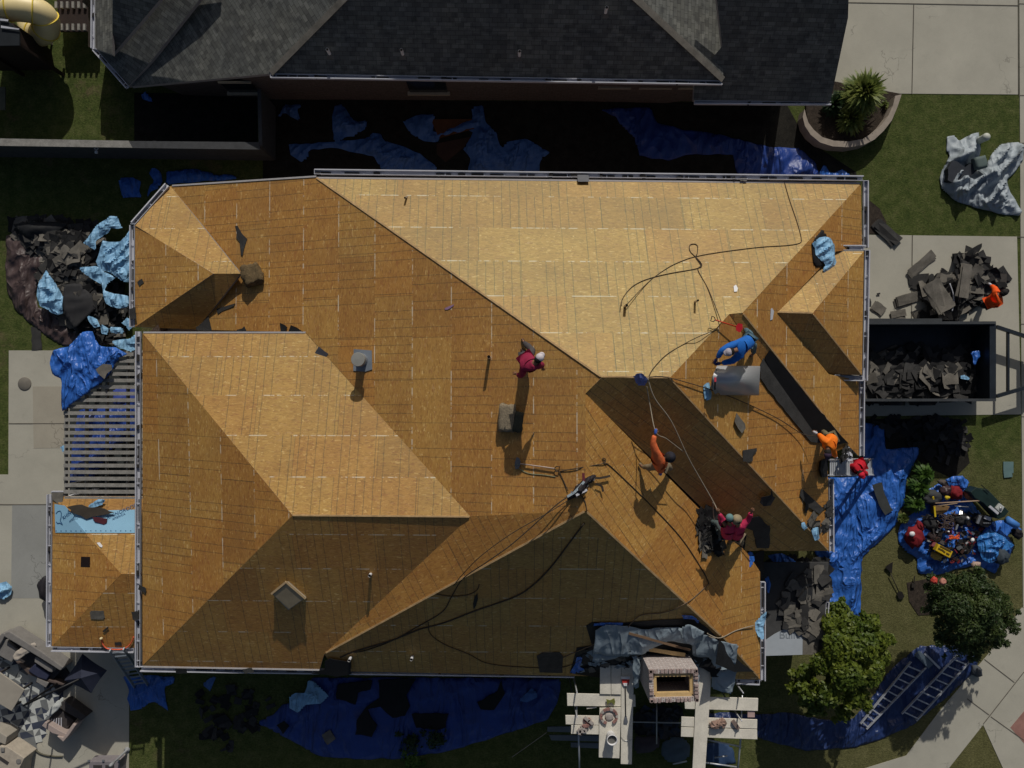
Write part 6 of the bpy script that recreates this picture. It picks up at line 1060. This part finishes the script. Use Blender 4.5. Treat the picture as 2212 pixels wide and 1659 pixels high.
for k,(tx,ty,w_,h_,hz,rt,m_,lab,cat) in enumerate([(1100,470,.5,.5,.35,.5,RED,'maroon cloth bundle at the top of the tool pile','cloth bundle'),(430,1180,.62,.72,.35,.2,RED,'dark red jacket at the left of the tool pile','jacket'),(520,1010,.22,.4,.25,.4,RED,'red sleeve sticking up from the dark red jacket','sleeve'),(930,430,.42,.36,.32,.2,mat('brown_leather',(.055,.03,.035),.45,.25,5),'shiny dark brown pouch beside the maroon bundle','pouch'),(700,540,.75,.5,.35,0,mat('grey_duffel',(.05,.052,.055),.8,.2,4),'grey duffel bag at the upper left of the tool pile','duffel bag'),(1320,510,.42,.34,.28,-.6,mat('salmon_cloth',(.42,.16,.09),.85,.3,5),'salmon orange cloth between bag and compressor','cloth bundle'),(800,1490,.44,.3,.28,-.2,mat('tan_yellow_cloth',(.5,.34,.09),.8,.2,6),'tan yellow tool pouch at the lower left of the tool pile','tool pouch'),(1860,1510,.5,.55,.3,.1,mat('slate_bag',(.04,.055,.07),.7,.12,4),'slate grey bag at the lower right of the tool pile','bag'),(2100,1130,.32,.42,.3,.3,mat('black_bag',(.014,.012,.014),.8,.4,6),'black knotted bag at the right edge of the tool pile','bag'),(700,960,.6,.5,.25,-.7,mat('charcoal_jacket',(.03,.03,.032),.9,.3,5),'charcoal jacket spread in the left middle of the tool pile','jacket'),(1200,900,.55,.45,.3,.2,mat('black_gear',(.02,.02,.022),.7,.6,9),'tangle of black gear in the middle of the tool pile','gear'),(1250,1350,.6,.5,.28,.2,mat('black_gear2',(.022,.02,.018),.7,.7,10),'heap of black tool belts low in the tool pile','tool belts'),(760,1190,.5,.4,.25,.2,mat('dark_gear3',(.035,.022,.022),.8,.6,9),'heap of dark harnesses below the charcoal jacket','harness heap'),(1430,1640,.34,.22,.2,0,mat('beige_cloth',(.42,.3,.24),.9,.2,5),'beige cloth at the bottom of the tool pile','cloth bundle'),(900,310,.4,.2,.16,-.4,mat('taupe_cap',(.09,.075,.068),.85,.2,5),'taupe cap shaped cloth above the brown pouch','cloth')]):
    x,y=c2(tx,ty); bag(x,y,w_,h_,hz,rt,m_,lab,cat,k)
cloth('plastic_sheet',[c2(*q) for q in ((1450,1180),(1560,1120),(1640,1040),(1760,1120),(1900,1190),(2050,1320),(1960,1390),(1860,1430),(1790,1560),(1660,1610),(1540,1560),(1470,1400))],.3,tarp_mat('sky_blue_tarp',(.04,.2,.55),.45),.25,.06,'sky blue folded tarp in the lower right of the tool pile','tarpaulin',seed=31,fs=2)
cloth('tarpaulin',[c2(*q) for q in ((910,270),(1050,200),(1220,190),(1320,300),(1280,380),(1250,430),(1180,370),(1100,310),(1000,300))],.35,BLUE,.2,.06,'small bright blue tarp fold at the top of the tool pile','tarpaulin',seed=32,fs=2)
tb_=empty('toolbox',P(*c2(915,1420),.3),'yellow tool case with dark slots low in the tool pile','tool case')
cq=[P(*c2(*q),.62) for q in ((825,1305),(1058,1425),(1010,1535),(775,1410))]
b=MB(); b.prism(cq,.22); b.build('case',mat('tool_yellow',(.62,.42,.02),.5,.1,4),tb_,False,None,.015)
b=MB()
for (a,c) in (((850,1335),(1030,1425)),((820,1370),(880,1400)),((880,1395),(930,1440)),((950,1450),(1000,1475))): b.bar(P(*c2(*a),.63),P(*c2(*c),.63),.05,.012)
b.build('slots',mat('slot_brown',(.1,.06,.01),.8,.1,4),tb_)
cmp_=empty('air_compressor',P(*c2(1700,620),0),'dark green portable compressor with white lid on the right of the tool pile','compressor')
b=MB(); b.prism([P(*c2(*q),.75) for q in ((1340,460),(1440,375),(1540,420),(1620,410),(1900,700),(1970,770),(1900,860),(1800,900),(1560,640),(1420,560))],.45); b.build('body',mat('compressor_green',(.012,.028,.026),.5,.3,4),cmp_,False,None,.02)
b=MB(); b.prism([P(*c2(*q),.84) for q in ((1820,640),(1900,700),(1840,800),(1755,720))],.1); b.build('lid',mat('lid_white',(.5,.52,.5),.5,.06,3),cmp_,False,None,.02); b=MB(); b.blob(P(*c2(1835,730),.85),.05,.07,.03); b.build('lid_knob',METAL,cmp_,True)
b=MB(); b.bar(P(*c2(1650,690),.82),P(*c2(1790,810),.82),.09,.07); b.build('handle',WHITE,cmp_,False,None,.01); b=MB(); b.tube([P(*c2(1520,340),.8),P(*c2(1640,460),.8)],.015,6); b.build('pull_bar',BLACKP,cmp_)
eng=empty('generator',P(*c2(1560,900),0),'small black engine with grey cover left of the compressor','engine')
b=MB(); b.prism([P(*c2(*q),.55) for q in ((1430,900),(1500,820),(1700,850),(1690,980),(1620,1040),(1500,1000))],.4); b.build('body',BLACKP,eng,False,None,.02); b=MB(); b.prism([P(*c2(*q),.62) for q in ((1490,830),(1530,850),(1480,980),(1440,965))],.08); b.build('grey_bar',METAL,eng,False,None,.01); b=MB(); b.prism([P(*c2(*q),.62) for q in ((1590,840),(1690,870),(1670,930),(1565,890))],.08); b.build('tank',WHITE,eng,False,None,.01)
for k in range(4): b=MB(); b.lathe(P(*c2(1555+k*32,960),.56),[(.025,0),(.025,.04),(0,.045)],8); b.build('knob',METAL,eng)
for (a,c,rr3,m_,lab) in [((770,640),(1545,595),.022,mat('broom_handle',(.38,.27,.19),.7,.1,5),'long pale wooden broom handle across the tool pile'),((800,685),(1130,640),.018,mat('tan_handle',(.3,.22,.14),.7,.1,5),'shorter tan handle under the long broom handle'),((1085,685),(1310,700),.014,METAL,'thin grey metal rod in the tool pile')]:
    b=MB(); b.tube([P(*c2(*a),.72),P(*c2(*c),.72)],rr3,8); tag(b.build('tool_handle',m_,None,True),lab,'tool handle')
for (a,c,lab) in [((755,690),(770,860),'yellow level leaning on the left of the tool pile'),((735,535),(742,575),'tiny yellow tag on the grey duffel bag')]:
    b=MB(); b.bar(P(*c2(*a),.66),P(*c2(*c),.62),.06,.03); tag(b.build('spirit_level',mat('level_yellow',(.7,.5,.02),.4,.1,4)),lab,'level')
b=MB(); b.blob(P(*c2(965,550),.66),.09,.07,.05,12,6,0,.5); tag(b.build('tape_measure',mat('tape_yellow',(.6,.45,.03),.4,.1,4),None,True),'yellow tape measure beside the brown pouch','tape measure')
b=MB(); q=[c2(760,680),c2(900,690),c2(1010,690),c2(960,780),c2(860,830),c2(760,820)]; b.prism([P(x,y,.5) for x,y in q],.3); tag(b.build('cardboard_box',mat('cardboard',(.2,.12,.05),.85,.2,5),None,False,None,.01),'worn brown cardboard box under the broom handles','cardboard box')
b=MB()
for k in range(7): a=random.uniform(0,6); b.tube(smooth_path([P(*c2(1070+random.uniform(-90,90),1190+random.uniform(-35,35)),.6+random.uniform(0,.06)) for _ in range(4)]),.018,6)
tag(b.build('orange_cord',mat('cord_orange',(.7,.1,.02),.5,.1,5),None,True),'coil of orange extension cord in the middle of the tool pile','extension cord')
b=MB()
for k in range(14): b.tube(smooth_path([P(*c2(950+random.uniform(-130,130),950+random.uniform(-140,140)),.5+random.uniform(0,.1)) for _ in range(4)]),.014,6)
tag(b.build('air_hose',mat('brown_hose',(.07,.05,.045),.5,.2,5),None,True),'coil of thin brown air hose in the tool pile','hose')
for k,(tx,ty,lab) in enumerate([(395,1140,'white cap lying on the dark red jacket'),(1375,1240,'white work glove low in the tool pile'),(1300,880,'pale grey fitting among the black gear'),(985,1100,'tiny white cap in the middle of the tool pile')]):
    b=MB(); b.blob(P(*c2(tx,ty),.58),.1-.02*k,.09-.02*k,.05,12,6,0,.4,k); tag(b.build('white_item',WHITE2,None,True),lab,'cap' if k in(0,3) else 'glove' if k==1 else 'fitting')
b=MB(); q0=P(*c2(1930,900),.5); q1=P(*c2(2100,1010),.5); b.tube([q0,q1],.13,16); tag(b.build('rolled_mat',mat('roll_blue',(.06,.2,.55),.6,.08,4),None,True),'rolled light blue mat at the right of the tool pile','rolled mat')
b=MB(); q0=P(*c2(1050,960),.5); q1=P(*c2(1055,1140),.5); b.bar(q0,q1,.07,.05); tag(b.build('blue_pole',mat('pole_violet',(.1,.14,.5),.5,.1,4)),'short violet blue pole above the orange cord','pole')
b=MB(); b.box(P(*T1_(3,2,2075,720),.02),(.36,.4,.04)); b.box(P(*T1_(3,2,2070,770),.02),(.3,.3,.05),.1); tag(b.build('meter_lid',mat('teal_lid',(.12,.2,.2),.7,.1,4)),'pale teal square lid in the lawn near the sidewalk','lid')
shovel(P(*T1_(3,2,1060,1640),.12),P(*T1_(3,3,1160,200),.06),'dark shovel lying on the lawn between blue tarp and tool pile',BLK,mat('black_blade',(.02,.018,.016),.5,.2,4),bl=.3,wd=.2,dh=False)
slab('shovel_grip',T(3,2,[(1015,1585),(1045,1560),(1080,1540),(1070,1640),(1040,1610)]),.1,0,mat('black_blade',(.02,.018,.016)),None,.04,'black plastic hand grip at the top of the lawn shovel','grip')
b=MB(); b.tube([P(*T1_(3,3,1268,0),.1),P(*T1_(3,3,1262,60),.1)],.02,8); b.box(P(*T1_(3,3,1255,80),.08),(.13,.16,.05)); tag(b.build('small_spade',BLK),'small black spade at the edge of the mulch bed','spade')
for k,(x,y) in enumerate(((1435,40),(1510,50))): bag(*T1_(3,3,x,y),.22,.22,.16,0,mat('red_flower',(.5,.06,.04),.7,.2,9) if k==0 else mat('pink_flower',(.45,.2,.15),.7,.2,9),'red ball shaped flower cluster above the dark tree' if k==0 else 'pink cloth tuft right of the red flower cluster','flower',90+k,2.9,'flower_cluster')
debris('tool_clutter',[c2(*q) for q in ((560,850),(1000,780),(1400,800),(1600,1000),(1400,1300),(1400,1550),(1100,1600),(800,1560),(620,1300),(560,1100))],.3,190,(.04,.14),.25,[BLACKP,DGR,METAL,mat('brown_leather2',(.07,.035,.025),.6,.3,5),BLACKP,mat('dark_red_bits',(.15,.015,.02),.6,.2,5),DGR],'loose small tools and straps heaped on the blue tarp','tool clutter',seed=44,ar=4,tilt=.6)
# ---------------------------------------------------------------- ladders on the navy tarp
t3=lambda x,y,z=.18:P(*T1_(3,3,x,y),z)
ladder(t3(1365,790),t3(850,1322),t3(1235,740),t3(800,1275),10,'half buried aluminium ladder on the navy tarp, nearer the yellow green tree','ladders on the navy tarp')
ladder(t3(1755,725),t3(1280,1250),t3(1640,680),t3(1155,1190),9,'long aluminium ladder on the navy tarp, nearer the walkway','ladders on the navy tarp')
b=MB(); b.prism([t3(*q,.25) for q in ((1310,645),(1432,762),(1388,802),(1270,688))],.06); tag(b.build('walk_plank',mat('grey_blue_plank',(.12,.16,.2),.5,.1,3,metal=.3),None,False,None,.01),'flat grey blue aluminium plank at the head of the ladders','plank')
b=MB(); b.bar(t3(1355,670,.24),t3(1484,798,.24),.07,.06); tag(b.build('bar',ALU),'thin aluminium bar beside the grey blue plank','bar')
bag(*T1_(3,3,1800,820),.35,.45,.3,.6,mat('grey_boulder',(.07,.08,.09),.8,.2,4),'grey covered lamp stump at the edge of the walkway','boulder',77,.0,'boulder')
# ---------------------------------------------------------------- scaffold by the chimney
t2=lambda x,y,z:P(*T1_(2,3,x,y),z)
scf=empty('scaffold',t2(1250,1300,0),'pipe scaffold below the chimney carrying planks','scaffold')
zs_=3.75
for x,y in ((560,1000),(560,1210),(1990,1000),(1975,1240)): p=t2(x,y,zs_+.35); b=MB(); b.tube([p,Vector((p.x,p.y,0))],.025,8); b.build('standard',METAL,scf,True); b=MB(); b.tube([p-Vector((0,0,.02)),p+Vector((0,0,.12))],.018,8); b.build('pin',WHITE,scf,True)
for q0,q1,z in (((560,1010),(560,1330),zs_-.08),((1990,1030),(1975,1400),zs_-.08),((560,1250),(1975,1280),1.9),((1250,1100),(1250,1450),2.2)): b=MB(); b.tube([t2(*q0,z),t2(*q1,z)],.024,8); b.build('ledger',METAL,scf,True)
for a,c,z0,z1 in (((575,1370),(590,1900),3.4,.3),((1975,1410),(1930,1900),3.4,.3),((1640,1405),(1980,1475),3.6,3.5),((1650,1610),(1940,1650),1.6,1.6),((1390,1625),(1510,1600),1.2,1.3),((1750,1570),(1860,1555),1.,1.1)):
    b=MB(); b.tube([t2(*a,z0),t2(*c,z1)],.028,8); b.build('brace',ALU,scf,True)
planks=[([(475,1015),(1065,1028),(1068,1130),(478,1122)],0,'long pale plank crossing above the left scaffold bay'),([(462,1205),(760,1210),(760,1288),(465,1282)],0,'upper short plank of the lower left pair'),([(512,1290),(756,1293),(755,1370),(510,1364)],0,'lower short plank of the lower left pair'),
 ([(1490,1040),(2128,1058),(2124,1166),(1495,1148)],0,'long pale plank crossing the right scaffold bay'),([(1465,1218),(2120,1242),(2118,1320),(1462,1300)],0,'upper plank of the lower right pair'),([(1462,1308),(2118,1328),(2120,1412),(1460,1388)],0,'lower plank of the lower right pair'),
 ([(762,745),(852,742),(855,1022),(760,1020)],1,'left half of the double board running up the roof edge'),([(858,742),(944,745),(942,1024),(858,1022)],1,'right half of the double board running up the roof edge'),([(757,1142),(942,1138),(928,1576),(750,1568)],1,'wide stained board under the white bucket'),
 ([(948,680),(1048,682),(1050,1000),(1035,1628),(940,1625),(944,1100)],1,'long narrow board carrying the long handled scraper'),([(1608,782),(1728,770),(1708,1100),(1655,1900),(1548,1900),(1588,1090)],1,'longest board right of the chimney')]
for k,(px,lv,lab) in enumerate(planks):
    b=MB(); b.prism([t2(x,y,zs_+.05+.055*lv) for x,y in px],.045); o=b.build('plank',WOODL,None,False,None,.006); tag(o,lab,'plank','planks on the chimney scaffold')
zb=zs_+.11
bk=empty('bucket',t2(857,1370,zb),'white bucket with grey mortar on the stained board','bucket')
b=MB(); b.lathe(t2(852,1372,zb),[(.13,0),(.15,.36),(.165,.37),(.165,.4),(.145,.4),(.14,.33)],22,0,False); b.build('pail',WHITE2,bk,True); b=MB(); b.lathe(t2(852,1372,zb),[(.02,.31),(.143,.31),(.0,.32)],22); b.build('mortar',mat('mortar_grey',(.14,.14,.13),.9,.2,6),bk); b=MB(); b.tube(smooth_path([t2(940,1385,zb+.02),t2(970,1420,zb+.02),t2(1010,1420,zb+.02),t2(1045,1405,zb+.02)]),.006,5); b.build('wire_handle',METAL,bk)
sp2=empty('long_scraper',t2(980,1100,zb),'long scraper with a red and white head on the narrow board','scraper')
b=MB(); b.tube([t2(980,930,zb+.05),t2(983,1215,zb+.03)],.014,8); b.build('handle',BLK,sp2,True); b=MB(); b.prism([t2(*q,zb+.06) for q in ((945,885),(1018,885),(1005,945),(960,940))],.05,1); b.prism([t2(*q,zb+.065) for q in ((942,870),(1020,870),(1018,892),(945,892))],.055); b.prism([t2(*q,zb+.062) for q in ((960,925),(1002,925),(995,950),(968,950))],.055,0); b.build('head',[WHITE2,mat('scraper_red',(.5,.04,.03),.5,.1,4)],sp2)
b=MB(); b.prism([t2(*q,zb+.03) for q in ((975,1210),(990,1210),(1002,1260),(995,1278),(965,1275),(965,1250))],.02); b.build('blade',mat('grey_blade',(.13,.14,.16)),sp2)
BRM=mat('loose_brick',(.28,.15,.13),.9,.35,9,.3,30); MOR=mat('mortar_chunk',(.4,.36,.33),.9,.2,9)
rb=random.Random(12)
def bricks(x,y,n,spr,label,z=zb-.055,sd_=0):
    t=empty('brick_pile',t2(x,y,z),label,'brick pile'); r=random.Random(sd_)
    b=MB()
    for i in range(n): b.box(t2(x+r.uniform(-spr,spr),y+r.uniform(-spr,spr),z+.04+.05*(i%2)),(.19,.085,.06),r.uniform(0,3),r.randrange(2))
    b.build('bricks',[BRM,MOR],t); return t
bricks(610,1325,9,32,'little stack of broken red bricks on the lower left planks',sd_=1); bricks(655,1255,5,25,'few brick bits on the upper left short plank',sd_=2)
t=empty('brick_pile',t2(840,1210,zb),'ring of brick pieces with mortar on the stained board','brick pile'); b=MB()
for k in range(15):
    a=2*math.pi*k/15; 
    if k in(3,4): continue
    b.box(t2(838+68*math.cos(a),1212+62*math.sin(a),zb+.05),(.1,.07,.07),-a+1.57,k%3==0)
b.build('bricks',[BRM,MOR],t)
b=MB(); b.blob(t2(840,1215,zb+.02),.14,.13,.03,12,6,0,.4); b.build('mortar_bed',MOR,t,True)
b=MB()
for k in range(3): b.blob(t2(1750+k*30,1290-k*12,zb+.06),.14,.12,.1,9,6,0,.8,k,k)
tag(b.build('stone_rubble',mat('tan_stone',(.3,.2,.16),.9,.25,6,.4,20)),'tan broken brick rubble on the lower right planks','rubble')
b=MB(); b.box(t2(1932,1285,zb-.01),(.3,.12,.09),-.95); tag(b.build('brick',mat('taupe_brick',(.2,.15,.13),.9,.2,6)),'single taupe brick lying on the right planks','brick')
b=MB(); b.box(t2(2065,1190,zs_-.02),(.22,.2,.05)); tag(b.build('brick',mat('pink_tile',(.45,.32,.3),.8,.1,4)),'pale pink tile under the end of the right plank','tile')
b=MB(); b.prism([t2(*q,zb+.05) for q in ((815,1068),(850,1078),(885,1060),(892,1085),(885,1118),(862,1092),(835,1100),(825,1120))],.05); tag(b.build('glove',mat('olive_glove',(.16,.17,.04),.8,.15,6)),'olive work glove on the long left plank','glove')
b=MB(); b.bar(t2(645,1142,zs_-.02),t2(732,1134,zs_-.02),.04,.02); tag(b.build('stick',WOODL),'thin pale stick between the left planks','stick')
# under the scaffold
cloth('roofing_felt',T(2,3,[(1070,1380),(1280,1385),(1270,1480),(1200,1520),(1060,1530),(1050,1450)]),.3,mat('brown_grey_cloth',(.06,.05,.055),.9,.2,4),.2,.1,'brown grey cloth on the ground between scaffold bays','cloth',seed=90)
cloth('tarpaulin',T(2,3,[(1300,1440),(1380,1390),(1500,1400),(1540,1470),(1530,1560),(1440,1610),(1330,1600),(1290,1540)]),.3,mat('slate_sheet',(.07,.1,.12),.7,.15,3),.15,.1,'slate blue sheet on the ground in the middle of the scaffold',seed=91)
cloth('tarpaulin',T(2,3,[(1660,1440),(1800,1430),(1900,1480),(1940,1620),(1780,1650),(1680,1600)]),.3,mat('dark_blue_sheet',(.03,.06,.13),.6,.15,3),.2,.1,'dark blue sheet on the ground in the right scaffold bay',seed=92)
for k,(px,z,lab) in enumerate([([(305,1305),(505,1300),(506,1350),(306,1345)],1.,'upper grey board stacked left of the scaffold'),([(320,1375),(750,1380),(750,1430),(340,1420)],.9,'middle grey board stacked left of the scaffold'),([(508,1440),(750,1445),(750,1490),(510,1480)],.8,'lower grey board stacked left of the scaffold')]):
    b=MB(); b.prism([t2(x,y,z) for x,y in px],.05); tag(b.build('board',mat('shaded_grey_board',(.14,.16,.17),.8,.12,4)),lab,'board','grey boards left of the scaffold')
debris('rubble',T(2,3,[(1080,1160),(1440,1150),(1450,1380),(1120,1370),(1060,1300)]),.2,90,(.1,.3),.3,[SHK,mat('dark_crate',(.02,.03,.045),.7,.3,5),SHB],'dark rubble on the ground under the middle of the scaffold','rubble',seed=93)
rope([(T1_(2,3,0,1565)[0],T1_(2,3,0,1565)[1],0,.5),(T1_(2,3,120,1480)[0],T1_(2,3,120,1480)[1],0,.9),(T1_(2,3,300,1352)[0],T1_(2,3,300,1352)[1],0,1.4)],'taut pale cord running down left from the grey boards',ROPEL,.012)
debris('grass_litter',T(1,3,[(-500,1000),(-50,960),(200,1100),(50,1250),(-200,1500),(-450,1500)]),0,50,(.15,.35),.05,[SHB,SHK],'loose shingle bits on the shaded lawn left of the long tarp','scraps',seed=94)
for o in list(bpy.data.objects):
    if o.parent is None and o.type in('MESH','EMPTY') and 'category' not in o and 'kind' not in o: print('UNTAGGED',o.name)
